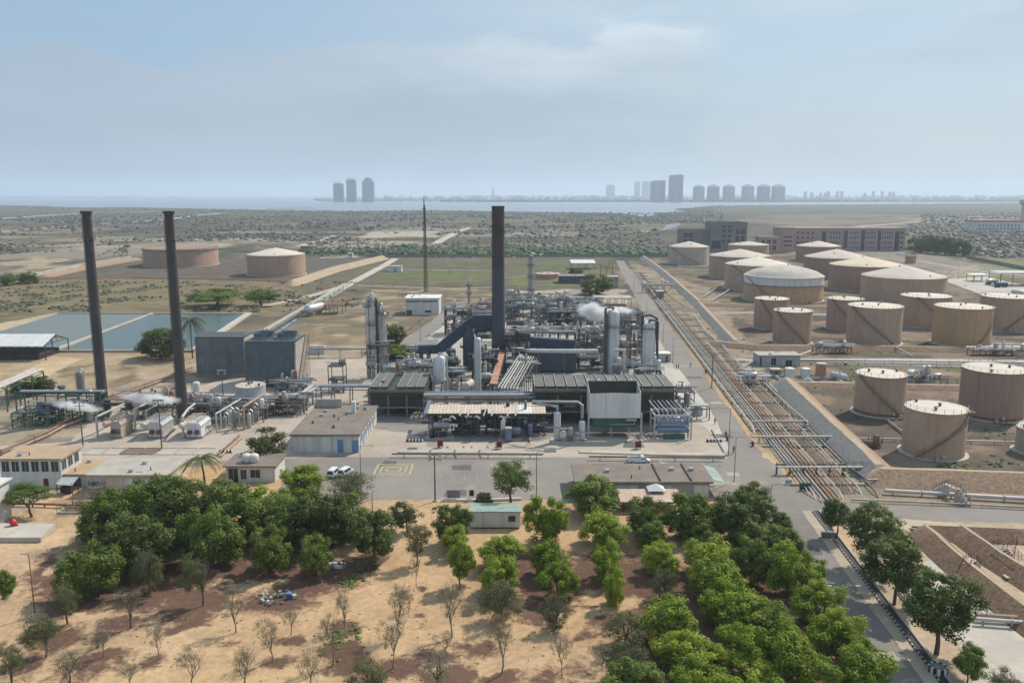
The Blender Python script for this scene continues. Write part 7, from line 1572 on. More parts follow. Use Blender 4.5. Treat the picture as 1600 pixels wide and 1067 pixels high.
house('brick_hut', 1206, 1220, 589, 578, 3, 'small dark hut with pale roof left of the white day tanks', 'concrete_dark', 'concrete', [('f', .3, .7, 0, .8, 'b')], .25, .2, cat='hut')
unit(1425, 1480, 604, 592, 4, 'low pipe manifold behind the tallest brown tank', 71, clutter=14)
unit(1520, 1600, 556, 548, 4, 'low dark pipe manifold at the right edge before the middle tanks', 72, 'steel_dark', clutter=14)
unit(1275, 1330, 553, 543, 4, 'low dark valve manifold on the bank left of the cream-topped tank', 73, 'steel_dark', clutter=14)
unit(1160, 1200, 604, 592, 5, 'low white pipe manifold beside the pipe track', 74, 'steel_pale', clutter=14, pm=('pipe_white', 'tank_white', 'silver'))
unit(1005, 1050, 458, 446, 7, 'far valve cluster beside the main road', 75, clutter=14, pm=('pipe_white', 'tank_white', 'silver'))
unit(1355, 1375, 700, 695, 2, 'heap of loose dark pipes on the front basin floor', 76, 'pipe_brown', clutter=8, pm=('pipe_brown', 'steel_dark'))
# parked tankers by the loading shelter
def truck(px, py, label, m1, m2, rz=0.0):
 t = thing('tank_truck', label, 'truck', at(px, py), rz, 'tank trucks at the loading shelter'); mb = MB(); mb.vessel((-3.4, 0, 2.2), 1.2, 6.2, 'x', 14); mb.build('tank', m1, t, True); mb = MB(); mb.box(3.4, 5.4, -1.2, 1.2, .7, 3.0); cab = mb.build('cab', m2, t); mb = MB(); mb.box(5.0, 5.42, -1.0, 1.0, 1.9, 2.7); mb.build('windscreen', 'dark_glass', cab); mb = MB(); mb.box(-4, 4, -.5, .5, .7, 1.0); mb.build('chassis', 'steel_dark', t)
 for x in (-2.8, -1.5, 4.2):
  for s in (-1, 1): mb = MB(); mb.lathe([(.52, -.18), (.52, .18)], 12, (x, s * 1.05, .52), axis='y'); mb.build('wheel', 'rubber', t, True)
truck(1548, 444, 'white tank truck, farthest of three at the loading shelter', 'silver', 'car_white', R(15)); truck(1562, 449, 'dark tank truck in the middle at the loading shelter', 'blue_dark', 'steel_dark', R(15)); truck(1590, 462, 'pale tank truck nearest on the loading apron', 'car_silver', 'car_white', R(-60))
for i in range(4):
 p = at(1404 + i * 8, 398 + (i % 2)); t = thing('parked_car', ['white', 'pale', 'silver', 'dark'][i] + ' tiny car parked at the wall near the pink office block', 'car', p, 0, 'cars near the pink office block'); mb = MB(); mb.box(-2.2, 2.2, -.9, .9, .35, .95); mb.add([(-1.6, -.8, .951), (1.3, -.8, .951), (1.3, .8, .951), (-1.6, .8, .951), (-1.1, -.7, 1.5), (.7, -.7, 1.5), (.7, .7, 1.5), (-1.1, .7, 1.5)], HX); mb.build('body', ('car_white', 'car_white', 'car_silver', 'steel_dark')[i], t)
 mb = MB()
 for x in (-1.4, 1.4): mb.lathe([(.35, -.95), (.35, .95)], 10, (x, 0, .35), axis='y')
 mb.build('wheels', 'rubber', t)
# ---------------------------------------------------------------- front buildings
house('low_building', 457, 561, 707, 680, 26.2, 'long low building with brown flat roof and blue doors', 'white_wall', 'roof_brown',
  [('f', .02, .37, .05, .92, 's'), ('f', .41, .59, .05, .92, 's'), ('f', .68, .77, 0, .75, 'd'), ('f', .90, .995, 0, .72, 'd')] + [('r', u, u + .035, .05, .75, 'd') for u in (.06, .18, .24, .36, .5, .62, .76)] + [('r', u, u + .04, .45, .8, 'w') for u in (.12, .30, .43, .56, .69, .84)], .5, .35)
def lowb_extras():
 t = [o for o in bpy.data.objects if o.name == 'low_building'][0]; h = ht(509, 680, at(509, 707).y) + .36
 mb = MB(); mb.cbox(3.2, 6, h, 1.0, 1.0, 3.0); mb.build('roof_duct', 'white_paint', t)
 mb = MB(); mb.box(-8, -1.0, 11.6, 12, h, h + 2.2); mb.box(-8.4, -8.02, 3, 12, h, h + .8); mb.build('parapet', 'concrete', t)
 for x, y in ((-1, 2), (5.5, 9), (1, -8), (-5, -4)): mb = MB(); mb.cyl(x, y, h, .25, .6, 8); mb.build('vent', 'steel_dark', t)
lowb_extras()
house('two_storey_block', 4, 98, 762, 718, 8.4, 'white two-storey block with a row of dark upper windows and tan roof', 'white_wall', 'roof_tan', [('f', .03 + i * .163, .15 + i * .163, .58, .94, 'g') for i in range(6)] + [('f', .69, .78, 0, .34, 'r')] + [('r', .05 + i * .3, .25 + i * .3, .6, .93, 'g') for i in range(3)], .45, .35)
house('annex', 98.5, 140, 760, 742, 9.7, 'tan-roofed low annex joined to the white two-storey block', 'white_wall', 'roof_tan', [('f', .1, .7, 0, .8, 'b')], .35, .3)
house('annex', 141.5, 262, 772, 743, 9.8, 'long low annex with grey and tan flat roof behind the left trees', 'cream_wall', 'concrete', [('f', .45, .68, .1, .85, 's'), ('f', .72, .95, .1, .85, 's')], .5, .35)
house('white_block', 354, 430, 753, 729, 7.8, 'small white block with brown roof carrying two water tanks', 'white_wall', 'roof_brown', [('f', .05, .25, .0, .9, 'w'), ('f', .3, .42, .2, .8, 'w'), ('f', .5, .7, .3, .8, 'w')], .5, .3)
for i, x in enumerate((386, 397)): t = thing('roof_tank', ('left', 'right') + () and ('left', 'right')[i] + ' of two white round water tanks on the small brown roof', 'water tank', at(x, 722, 3.6) , 0, 'roof water tanks'); mb = MB(); mb.vessel((0, 0, .3), 1.05, 1.2, 'z', 16); mb.build('body', 'white_paint', t, True); mb = MB(); mb.cyl(0, 0, -.4, .9, .6, 12); mb.build('stand', 'concrete', t)
house('corner_house', -80, -6, 822, 764, 5, 'edge of a white house cut by the left picture border', 'white_wall', 'roof_white', (), .5, .3)
house('brown_roof_building', 902, 1108, 778, 754, 10.3, 'long low building with brown felt roof behind the front trees', 'grey_wall', 'roof_brown', [('f', .02, .2, .1, .85, 's'), ('f', .3, .46, .1, .85, 's'), ('f', .6, .72, .1, .85, 's'), ('f', .88, .99, .1, .85, 's')], .6, .4)
def roof_ribs():
 t = [o for o in bpy.data.objects if o.name == 'brown_roof_building'][0]; h = ht(1005, 754, at(1005, 778).y) + .4
 for x in (3.2, 9.4): mb = MB(); mb.box(x, x + .3, -5.2, 5.2, h, h + .3); mb.build('roof_upstand', 'steel_dark', t)
 Yb = at(1005, 778).y; k = mpp(Yb); mb = MB(); x = 105 * k + .61; mb.add([(x, -4.9, h), (x + 2.4, -4.9, h - .6), (x + 2.4, 4.9, h - .6), (x, 4.9, h), (x, -4.9, h - .12), (x + 2.4, -4.9, h - .72), (x + 2.4, 4.9, h - .72), (x, 4.9, h - .12)], [(0, 1, 2, 3), (7, 6, 5, 4), (0, 4, 5, 1), (2, 6, 7, 3), (1, 5, 6, 2)]); mb.build('side_awning', 'green_pale', t)
roof_ribs()
def cabin_long():
 c = at(774, 826); t = thing('portacabin', 'white ribbed site cabin with pale green roof among the middle trees', 'cabin', c); w, d, h = 78 * mpp(c.y), 4.0, 3.2; n = 26
 for i in range(n): a = -w / 2 + w * i / n; mb = MB(); mb.box(a, a + w / n - .06, 0, .08 + .04 * (i % 2), .3, h); mb.build('cladding_panel', 'white_paint', t)
 mb = MB(); mb.box(-w / 2, w / 2, .14, d, .3, h); mb.build('wall', 'white_paint', t); mb = MB(); mb.box(-w / 2 - .2, w / 2 + .2, -.15, d + .2, h + .002, h + .18); mb.build('roof', 'green_pale', t); mb = MB(); mb.box(w / 2 - 2.2, w / 2 - .9, -.06, -.01, 1.5, 2.5); o = mb.build('window', 'dark_glass', t); mb = MB(); mb.box(w / 2 - 2.3, w / 2 - .8, -.09, -.0605, 1.4, 1.48); mb.build('sill', 'steel_grey', o)
 for x in (-w * .4, 0, w * .4): mb = MB(); mb.cbox(x, d / 2, 0, .5, 3, .3); mb.build('skid', 'steel_dark', t)
cabin_long()
open_shed(972, 1064, 800, 784, 5.5, None, 'flat tan-roofed lean-to in front of the brown felt roof', 6, 'roof_pink', .3)
def kiosk():
 t = thing('white_kiosk', 'small white pyramid-roofed shelter before the brown felt roof', 'kiosk', at(1024, 786)); mb = MB(); mb.add([(-1.7, -1.5, 3), (1.7, -1.5, 3), (1.7, 1.5, 3), (-1.7, 1.5, 3), (0, 0, 4.1)], [(0, 1, 4), (1, 2, 4), (2, 3, 4), (3, 0, 4), (3, 2, 1, 0)]); mb.build('roof', 'roof_white', t)
 for sx in (-1.4, 1.4):
  for sy in (-1.2, 1.2): mb = MB(); mb.bar((sx, sy, 0), (sx, sy, 3), .14); mb.build('post', 'steel_pale', t)
kiosk()
def pad():
 mb = MB(); P_ = [at(-60, 847), at(64, 847), at(87, 825), at(-60, 824)]; o = P_[0]; t = thing('concrete_pad', 'raised bare concrete pad at the left edge', 'concrete pad', o); mb.add([tuple(p - o) for p in P_] + [tuple(p - o + Vector((0, 0, .9))) for p in P_], HX); mb.build('slab', 'concrete_pale', t); mb = MB(); a = P_[1] - o; mb.box(a.x - .25, a.x + .05, a.y - .06, a.y - .01, .02, .85); mb.build('edge_trim', 'concrete', t)
 t = thing('red_barrel', 'bright red barrel tilted on the bare concrete pad', 'barrel', at(23, 821, .9)); mb = MB(); c = [(0, 0, .05), (-.5, .1, 1.1)]; mb.tube([Vector(c[0]).lerp(Vector(c[1]), f) for f in (0, .1, .3, .35, .65, .7, .9, 1)], [.5, .54, .54, .58, .58, .54, .54, .5], 14); mb.build('body', 'red_bright', t, True); mb = MB(); mb.cbox(.1, .1, 0, .9, .6, .08); mb.build('chock', 'steel_dark', t)
pad()
pipe([at(-20, 786, .6), at(60, 787, .6), at(142, 790, .6)], .24, 'rust_pipe', 'rust-brown ground pipe in front of the white two-storey block', supports=5, sm='steel_dark')
def pit(px, py, w, d, label):
 t = thing('valve_pit', label, 'valve pit', at(px, py)); 
 for c in ((-w / 2, w / 2, 0, .25), (-w / 2, w / 2, d, d + .25), (-w / 2, -w / 2 + .25, .26, d - .01), (w / 2 - .25, w / 2, .26, d - .01)): mb = MB(); mb.box(*c, 0, .4); mb.build('kerb_side', 'concrete', t)
 mb = MB(); rail(mb, [(-w / 2, 0, .3), (w / 2, 0, .3), (w / 2, d, .3), (-w / 2, d, .3)], 1.2, 1.8); mb.build('railing', 'rust', t)
 for i in range(5): mb = MB(); y = .8 + i * (d - 1) / 5; mb.tube([(-w / 2 + .4, y, .5), (w / 2 - .4, y, .5)], .14, 7); mb.build('pipe', ('pipe_grey', 'rust_pipe')[i % 2], t, True)
 for i in range(4): mb = MB(); mb.lathe([(.12, 0), (.12, .9), (.35, .95), (.35, 1.02), (.05, 1.05)], 8, (-w * .3 + i * w * .2, d * .5, .4)); mb.build('valve', 'rust', t)
pit(120, 803, 7.5, 6.0, 'railed valve pit with rusty pipes left of the left tree group')
o = MB(); o.add([(-1.6, -1.2, 2.3), (1.9, -1.5, 2.1), (1.9, 1.4, 2.9), (-1.6, 1.4, 2.9)], [(0, 1, 2, 3)]); t = thing('lean_to', 'small grey lean-to over a dark vehicle beside the annex', 'shelter', at(105, 770)); o.build('roof_sheet', 'steel_pale', t); mb = MB(); [mb.bar((x, y, 0), (x, y, 2.4), .12) for x in (-1.4, 1.7) for y in (-1.1, 1.2)]; mb.build('post', 'steel_dark', t); mb = MB(); mb.box(-1.0, 1.2, -.7, .8, .3, 1.5); mb.build('stored_box', 'soot', t)
# low walls and kerbs along the front yard
def kerbline(pts, label, h=.3, w=.4, m='concrete', name='kerb'):
 P_ = [at(*p) for p in pts]; mb = MB()
 for a, b in zip(P_, P_[1:]): mb.bar(a - P_[0] + Vector((0, 0, h / 2)), b - P_[0] + Vector((0, 0, h / 2)), w, h)
 o = mb.build(name, m, loc=P_[0]); tag(o, label, 'kerb')
kerbline([(905, 706), (1040, 710), (1132, 711)], 'long pale gravel kerb bed before the white screen', .3, 2.2, 'concrete', 'kerb_bed')
kerbline([(622, 706), (850, 708)], 'long pale gravel kerb bed before the canopy', .28, 1.8, 'concrete', 'kerb_bed')
kerbline([(1112, 672), (1134, 712)], 'dark kerb between the exchanger apron and the main road', .3, .35, 'concrete_dark')
kerbline([(690, 783), (760, 783), (815, 781)], 'low white kerb wall along the near side of the front yard', .5, .4, 'white_paint')
pipe([at(612, 709, .9), at(848, 710, .9)], .2, 'pipe_brown', 'brown pipe along the front yard kerb before the canopy', supports=9, sm='concrete')
pipe([at(920, 713, .9), at(1132, 715, .9)], .22, 'pipe_brown', 'brown pipe along the front yard kerb before the white screen', supports=9, sm='concrete')
# ---------------------------------------------------------------- lamps, signs, boxes
def flood_mast(bx, by, yt, label, heads=4):
 p = at(bx, by); h = ht(bx, yt, p.y); t = thing('floodlight_mast', label, 'floodlight', p, 0, 'floodlight masts'); mb = MB(); mb.tube([(0, 0, 0), (0, 0, h)], [.17, .1], 8); mb.build('pole', 'steel_dark', t, True); mb = MB(); mb.cbox(0, 0, 0, .7, .7, .35); mb.build('base', 'concrete', t); mb = MB(); mb.bar((-1.1, 0, h - .1), (1.1, 0, h - .1), .1); mb.bar((-1.1, 0, h - 1.0), (1.1, 0, h - 1.0), .1); mb.build('cross_arm', 'steel_dark', t)
 for i in range(heads):
  x, z = (-1.0, 1.0, -1.0, 1.0, -.35, .35)[i], (h, h, h - .9, h - .9, h, h)[i]; mb = MB(); mb.cbox(x, -.2, z - .3, .6, .35, .5); o = mb.build('lamp_head', 'steel_dark', t); mb = MB(); mb.box(x - .24, x + .24, -.40, -.378, z - .25, z + .15); mb.build('lens', 'lamp_lens', o)
flood_mast(680, 783, 710, 'dark four-headed floodlight mast on the front yard')
flood_mast(130, 698, 628, 'tall dark floodlight mast beside the rusty boiler', 2)
flood_mast(253, 703, 625, 'floodlight mast with three heads in front of the middle boiler', 6)
flood_mast(349, 622, 578, 'floodlight mast before the left cooling tower', 6)
flood_mast(1112, 606, 554, 'dark floodlight mast on the right edge of the main road', 2)
def street_lamp(bx, by, yt, label, arms=1, side=1, L_=1.8, m='steel_grey'):
 p = at(bx, by); h = ht(bx, yt, p.y); t = thing('street_lamp', label, 'street lamp', p, 0, 'street lamps'); mb = MB(); mb.tube([(0, 0, 0), (0, 0, h)], [.11, .06], 8); mb.build('pole', m, t, True); mb = MB(); mb.cyl(0, 0, 0, .2, .4, 8); mb.build('base', 'concrete', t)
 for s in ((side,) if arms == 1 else (-1, 1)):
  mb = MB(); mb.tube([(0, 0, h - .1), (s * L_ * .5, 0, h + .12), (s * L_, 0, h + .15)], .05, 6); mb.build('arm', m, t, True); mb = MB(); mb.box(s * L_ - .1 * s - .35, s * L_ - .1 * s + .35, -.13, .13, h + .08, h + .24); o = mb.build('lamp_head', 'steel_pale', t); mb = MB(); mb.box(s * L_ - .1 * s - .25, s * L_ - .1 * s + .25, -.1, .1, h + .05, h + .078); mb.build('lens', 'lamp_lens', o)
street_lamp(838, 790, 706, 'slim grey lamp post at the near side of the front yard', 1, 1, 1.2)
street_lamp(565, 782, 697, 'slim grey lamp post left of the yellow squares', 1, 1, 2.4)
street_lamp(1138, 712, 638, 'two-armed lamp post beside the main road behind the exchanger apron', 2, 1, 4.2)
street_lamp(1147, 752, 683, 'two-armed lamp post at the road junction', 2, 1, 3.8)
street_lamp(1315, 958, 917, 'two-armed street lamp beside the near road among the right trees', 2, 1, 2.2)
street_lamp(1204, 782, 757, 'one-armed short street lamp at the road fork', 1, 1, 2.4)
street_lamp(55, 962, 866, 'bare rusty lamp pole on the sand at lower left', 1, -1, .9, 'rust')
street_lamp(582, 800, 767, 'short one-armed street lamp among the left trees', 1, 1, 1.0)
street_lamp(1036, 535, 505, 'slim lamp post on the left side of the far main road', 1, 1, 1.0)
street_lamp(1051, 567, 528, 'pale lamp post beside the grey site cabin', 1, 1, 1.0)
street_lamp(990, 462, 433, 'far slim lamp post on the main road by the pump shelter', 1, 1, 1.5)
street_lamp(1010, 500, 470, 'slim lamp post beside the main road behind the pale columns', 1, 1, 1.0)
street_lamp(1497, 436, 415, 'slim dark pole on the bare ground before the truck shelter', 1, 1, .8, 'steel_dark')
street_lamp(657, 534, 503, 'slim pole on the pale concrete pad behind the units', 1, 1, .5)
pipe([at(622, 530, 1.5), at(660, 497, 6)], .3, 'rust', 'rusty crane boom leaning over the pale concrete pad', 'crane_boom', 'boom')
def fire_box(px, py, label, h=1.9):
 t = thing('fire_box', label, 'fire hose box', at(px, py), 0, 'red fire boxes'); mb = MB(); mb.box(-.65, .65, -.4, .4, .45, h); mb.build('cabinet', 'red_paint', t); mb = MB(); [mb.bar((s * .55, y, 0), (s * .55, y, .45), .1) for s in (-1, 1) for y in (-.3, .3)]; mb.build('leg', 'red_paint', t); mb = MB(); mb.box(-.35, .35, -.43, -.402, .5, .95); mb.build('door', 'black', t)
fire_box(688, 699, 'left of the red fire boxes on the apron before the canopy'); fire_box(780, 701, 'middle red fire box on the apron before the canopy'); fire_box(997, 701, 'red fire box before the white screen')
def blocks(px, py, n, dx, label):
 t = thing('barrier_blocks', label, 'barrier', at(px, py), 0, 'striped barrier rows'); 
 for i in range(n): mb = MB(); mb.box(i * dx, i * dx + dx * .5, -.3, .3, 0, .6); mb.build('block', 'black', t); mb = MB(); mb.box(i * dx + dx * .5, (i + 1) * dx, -.28, .28, 0, .58); mb.build('block', 'white_paint', t)
blocks(636, 690, 5, .8, 'row of black and white barrier blocks left of the canopy'); blocks(1104, 690, 5, .8, 'row of black and white barrier blocks on the exchanger apron'); blocks(343, 707, 4, .8, 'row of black and white barrier blocks beside the boiler yard')
def sign(px, py, w, h, m, label, z=1.2):
 t = thing('sign_board', label, 'sign', at(px, py)); mb = MB(); mb.box(-w / 2, w / 2, -.05, .05, z, z + h); mb.build('board', m, t); mb = MB(); [mb.bar((s * w * .35, .08, 0), (s * w * .35, .08, z + h), .09) for s in (-1, 1)]; mb.build('post', 'steel_grey', t)
sign(737, 782, .9, 1.2, 'black', 'small dark sign board by the front yard kerb', 1.0); sign(709, 781, 2.6, 1.5, 'steel_grey', 'low grey notice board by the front yard kerb', .5); sign(1258, 766, 2.4, 1.5, 'green_paint', 'green notice board lying by the road fork', .1); sign(1232, 757, 1.4, .9, 'steel_pale', 'small pale junction box at the road fork', .2)
for i, (x, y, lb) in enumerate(((1136, 688, 'dark hydrant post on the road near the exchanger apron'), (1176, 697, 'dark hydrant cone on the right road verge'), (1103, 583, 'dark hydrant at the left of the track crossing'))):
 t = thing('hydrant', lb, 'hydrant', at(x, y), 0, 'dark hydrants'); mb = MB(); mb.lathe([(.35, 0), (.2, .5), (.22, .9), (.45, 1.1), (.1, 1.3)], 10); mb.build('body', 'black', t, True); mb = MB(); mb.tube([(-.5, 0, .8), (.5, 0, .8)], .13, 8); mb.build('outlet', 'steel_dark', t, True)
# ---------------------------------------------------------------- vehicles
def loft(mb, secs, mi=0):
 """skin through cross sections along x: each (x, half width, z bottom, z top, half width at top)"""
 n = 8; V = []; 
 for x, w, z0, z1, wt in secs: V += [(x, -w, z0 + .08), (x, -w, (z0 + z1) * .55), (x, -wt, z1 - .04), (x, -wt * .85, z1), (x, wt * .85, z1), (x, wt, z1 - .04), (x, w, (z0 + z1) * .55), (x, w, z0 + .08)]
 F_ = [tuple(range(n - 1, -1, -1)), tuple((len(secs) - 1) * n + j for j in range(n))]
 for i in range(len(secs) - 1):
  for j in range(n): F_.append((i * n + j, i * n + (j + 1) % n, (i + 1) * n + (j + 1) % n, (i + 1) * n + j))
 mb.add(V, [f[::-1] for f in F_], mi); return mb
def wheels(t, xs, tr, r=.37):
 for x in xs:
  for s in (-1, 1):
   mb = MB(); mb.lathe([(r * .6, -.12), (r, -.1), (r, .1), (r * .6, .12)], 16, (x, s * tr, r), axis='y'); o = mb.build('wheel', 'rubber', t, True); mb = MB(); mb.lathe([(r * .55, -.125), (r * .5, .125)], 12, (x, s * (tr + .01), r), axis='y'); mb.build('rim', 'silver', o, True)
def pickup():
 t = thing('pickup_truck', 'white single-cab pickup truck on the front yard road', 'pickup truck', at(998, 723), R(2)); 
 mb = MB(); loft(mb, [(-2.6, .82, .5, .98, .8), (-2.5, .88, .4, 1.02, .86), (.3, .9, .4, 1.02, .88)]); mb.build('bed', 'car_white', t, True)
 mb = MB(); mb.box(-2.45, .2, -.74, .74, 1.021, 1.03); mb.build('bed_floor', 'soot', t); mb = MB()
 for b in ((-2.5, .25, -.88, -.76), (-2.5, .25, .76, .88), (-2.52, -2.44, -.75, .75)): mb.box(*b, 1.0, 1.32)
 mb.build('bed_side', 'car_white', t)
 mb = MB(); loft(mb, [(.3, .9, .4, 1.02, .88), (1.6, .9, .4, 1.0, .86), (2.45, .86, .45, .9, .78), (2.6, .78, .5, .78, .7)]); body = mb.build('bonnet', 'car_white', t, True)
 mb = MB(); loft(mb, [(.28, .86, .95, 1.5, .72), (.4, .86, .95, 1.72, .7), (1.1, .86, .95, 1.72, .7), (1.75, .84, .92, 1.02, .78)]); mb.build('cab', 'car_white', t, True)
 mb = MB(); mb.add([(1.16, -.64, 1.67), (1.70, -.72, 1.10), (1.70, .72, 1.10), (1.16, .64, 1.67)], [(0, 1, 2, 3)]); mb.v = [(x + .04, y, z + .04) for x, y, z in mb.v]; mb.build('windscreen', 'dark_glass', t)
 for s in (-1, 1):
  mb = MB(); mb.add([(.42, s * .80, 1.62), (1.08, s * .80, 1.62), (1.5, s * .885, 1.12), (.42, s * .885, 1.12)], [(0, 1, 2, 3)]); mb.build('window', 'dark_glass', t); mb = MB(); mb.cbox(2.5, s * .62, .66, .14, .28, .16); mb.build('headlight', 'lamp_lens', t); mb = MB(); mb.cbox(-2.6, s * .72, .7, .06, .16, .28); mb.build('tail_light', 'red_paint', t)
 mb = MB(); mb.box(2.5, 2.68, -.8, .8, .38, .55); mb.box(-2.72, -2.6, -.8, .8, .4, .55); mb.build('bumper', 'steel_grey', t); wheels(t, (-1.6, 1.7), .82)
pickup()
def van(px, py, rz, label):
 t = thing('parked_van', label, 'van', at(px, py), rz, 'white vans on the front yard'); mb = MB(); loft(mb, [(-2.1, .78, .35, 1.7, .68), (-2.0, .82, .3, 1.85, .7), (.6, .82, .3, 1.88, .7), (1.25, .82, .3, 1.15, .74), (1.75, .78, .35, 1.0, .7), (1.85, .7, .42, .8, .62)]); mb.build('body', 'car_white', t, True)
 mb = MB(); mb.add([(-2.13, -.6, 1.6), (-2.13, .6, 1.6), (-2.13, .66, 1.05), (-2.13, -.66, 1.05)], [(0, 1, 2, 3)]); mb.build('rear_window', 'dark_glass', t); mb = MB(); mb.add([(.70, -.62, 1.8), (1.22, -.68, 1.2), (1.22, .68, 1.2), (.70, .62, 1.8)], [(0, 1, 2, 3)]); mb.v = [(x + .05, y, z + .03) for x, y, z in mb.v]; mb.build('windscreen', 'dark_glass', t)
 for s in (-1, 1):
  for a, b in ((-1.8, -.7), (-.6, .6)): mb = MB(); mb.add([(a, s * .76, 1.7), (b, s * .76, 1.7), (b, s * .84, 1.15), (a, s * .84, 1.15)], [(0, 1, 2, 3)]); mb.build('window', 'dark_glass', t)
  mb = MB(); mb.cbox(-2.12, s * .7, .75, .05, .12, .35); mb.build('tail_light', 'red_paint', t); mb = MB(); mb.cbox(1.8, s * .55, .62, .1, .25, .15); mb.build('headlight', 'lamp_lens', t)
 mb = MB(); mb.box(-2.2, -2.08, -.75, .75, .3, .48); mb.build('bumper', 'steel_grey', t); wheels(t, (-1.35, 1.25), .72, .32)
van(522, 743, R(80), 'white van with dark rear window, left of two parked on the front yard'); van(541, 742, R(68), 'white van with slanted roof, right of two parked on the front yard')
# ---------------------------------------------------------------- people
def person(px, py, label, shirt, trousers, rz=0.0, stride=.35, arms=.25):
 """standing or walking figure: one skinned body, clothing by height, head with hair"""
 t = thing('person', label, 'person', at(px, py), rz); 
 J = {'pel': (0, 0, .95), 'che': (0, .02, 1.3), 'nek': (0, .02, 1.5), 'hd': (0, .03, 1.66), 'hlf': (-.1, 0, .88), 'hrt': (.1, 0, .88), 'klf': (-.11, -stride * .4, .5), 'krt': (.11, stride * .45, .5), 'flf': (-.11, -stride * .55, .07), 'frt': (.11, stride * .9, .1), 'tlf': (-.11, -stride * .55 - .17, .04), 'trt': (.11, stride * .9 - .15, .04),
   'slf': (-.2, .02, 1.42), 'srt': (.2, .02, 1.42), 'elf': (-.27, arms * .6, 1.16), 'ert': (.27, -arms * .5, 1.16), 'wlf': (-.27, arms * .8, .92), 'wrt': (.27, -arms * 1.1, .93), 'glf': (-.26, arms * .85, .8), 'grt': (.26, -arms * 1.3, .82)}
 E = [('pel', 'che'), ('che', 'nek'), ('nek', 'hd'), ('pel', 'hlf'), ('hlf', 'klf'), ('klf', 'flf'), ('flf', 'tlf'), ('pel', 'hrt'), ('hrt', 'krt'), ('krt', 'frt'), ('frt', 'trt'), ('che', 'slf'), ('slf', 'elf'), ('elf', 'wlf'), ('wlf', 'glf'), ('che', 'srt'), ('srt', 'ert'), ('ert', 'wrt'), ('wrt', 'grt')]
 Rr = {'pel': .15, 'che': .16, 'nek': .06, 'hd': .1, 'hlf': .11, 'hrt': .11, 'klf': .07, 'krt': .07, 'flf': .05, 'frt': .05, 'tlf': .04, 'trt': .04, 'slf': .075, 'srt': .075, 'elf': .05, 'ert': .05, 'wlf': .037, 'wrt': .037, 'glf': .035, 'grt': .035}
 ks = list(J); me = bpy.data.meshes.new('body'); me.from_pydata([J[k] for k in ks], [(ks.index(a), ks.index(b)) for a, b in E], []); o = bpy.data.objects.new('body', me); COL.objects.link(o)
 sk = o.modifiers.new('skin', 'SKIN'); 
 for i, k in enumerate(ks): me.skin_vertices[0].data[i].radius = (Rr[k], Rr[k]); 
 me.skin_vertices[0].data[0].use_root = True; o.modifiers.new('sub', 'SUBSURF').levels = 1
 dg = bpy.context.evaluated_depsgraph_get(); me2 = bpy.data.meshes.new_from_object(o.evaluated_get(dg)); bpy.data.objects.remove(o)
 for m_ in (shirt, trousers, 'skin', 'rubber'): me2.materials.append(MAT[m_])
 for p in me2.polygons:
  z = p.center.z; x = abs(p.center.x); p.material_index = 2 if z > 1.52 or (x > .21 and z < 1.02) else 0 if z > .93 else 3 if z < .1 else 1; p.use_smooth = True
 b = bpy.data.objects.new('body', me2); COL.objects.link(b); b.parent = t
 mb = MB(); mb.lathe([(.02, .13), (.08, .11), (.115, .04), (.118, -.02), (.1, -.06)][::-1], 10, (0, .045, 1.70)); mb.build('hair', 'black', t, True)
person(826, 695, 'person in dark clothes walking on the apron before the canopy', 'cloth_dark', 'cloth_dark', R(90), .5)
person(1117, 663, 'person in black standing on the pale road strip by the exchangers', 'cloth_dark', 'cloth_dark', R(20), .1); person(1134, 684, 'person with dark cap beside the two-armed lamp post', 'cloth_dark', 'cloth_dark', R(-30), .15); person(1146, 708, 'person in dark clothes at the lamp post by the road junction', 'cloth_dark', 'cloth_blue', R(180), .2)
person(1057, 577, 'left person of a pair walking by the far road crossing', 'cloth_blue', 'cloth_dark', R(100), .35); person(1060, 577, 'right person of a pair walking by the far road crossing', 'cloth_dark', 'cloth_blue', R(100), .3); person(1079, 574, 'lone person in blue walking on the main road behind the pair', 'cloth_blue', 'cloth_blue', R(60), .35)
# debris among the trees
def heap(px, py, n, s, label, mats, seed):
 rs = random.Random(seed); t = thing('debris_heap', label, 'debris', at(px, py))
 for i in range(n): mb = MB(); a = rs.uniform(0, 6.28); q = rs.random() ** .6 * s; mb.cbox(0, 0, 0, rs.uniform(.2, .9), rs.uniform(.15, .6), rs.uniform(.1, .5)); o = mb.build('scrap', rs.choice(mats), t, loc=(q * math.cos(a) * 1.5, q * math.sin(a), rs.uniform(0, .15)), rz=rs.uniform(0, 3)); o.rotation_euler = (rs.uniform(-.3, .3), rs.uniform(-.3, .3), rs.uniform(0, 3))
heap(428, 934, 34, 2.2, 'grey heap of rubble and scrap with a blue crate on the sand', ['debris', 'concrete', 'steel_grey', 'debris'], 1); heap(528, 884, 16, 1.0, 'small heap of white plastic bags under the left trees', ['white_paint', 'white_paint', 'blue_paint'], 2); heap(690, 798, 14, 1.4, 'earth and rubble heap at the yard entrance', ['soil_brown', 'concrete'], 3)
t = thing('blue_crate', 'small bright blue crate beside the grey rubble heap', 'crate', at(452, 935)); mb = MB(); mb.cbox(0, 0, .05, .7, .6, .8); mb.build('body', 'blue_bright', t); mb = MB(); mb.cbox(0, 0, .86, .76, .66, .08); mb.build('rim', 'blue_paint', t)
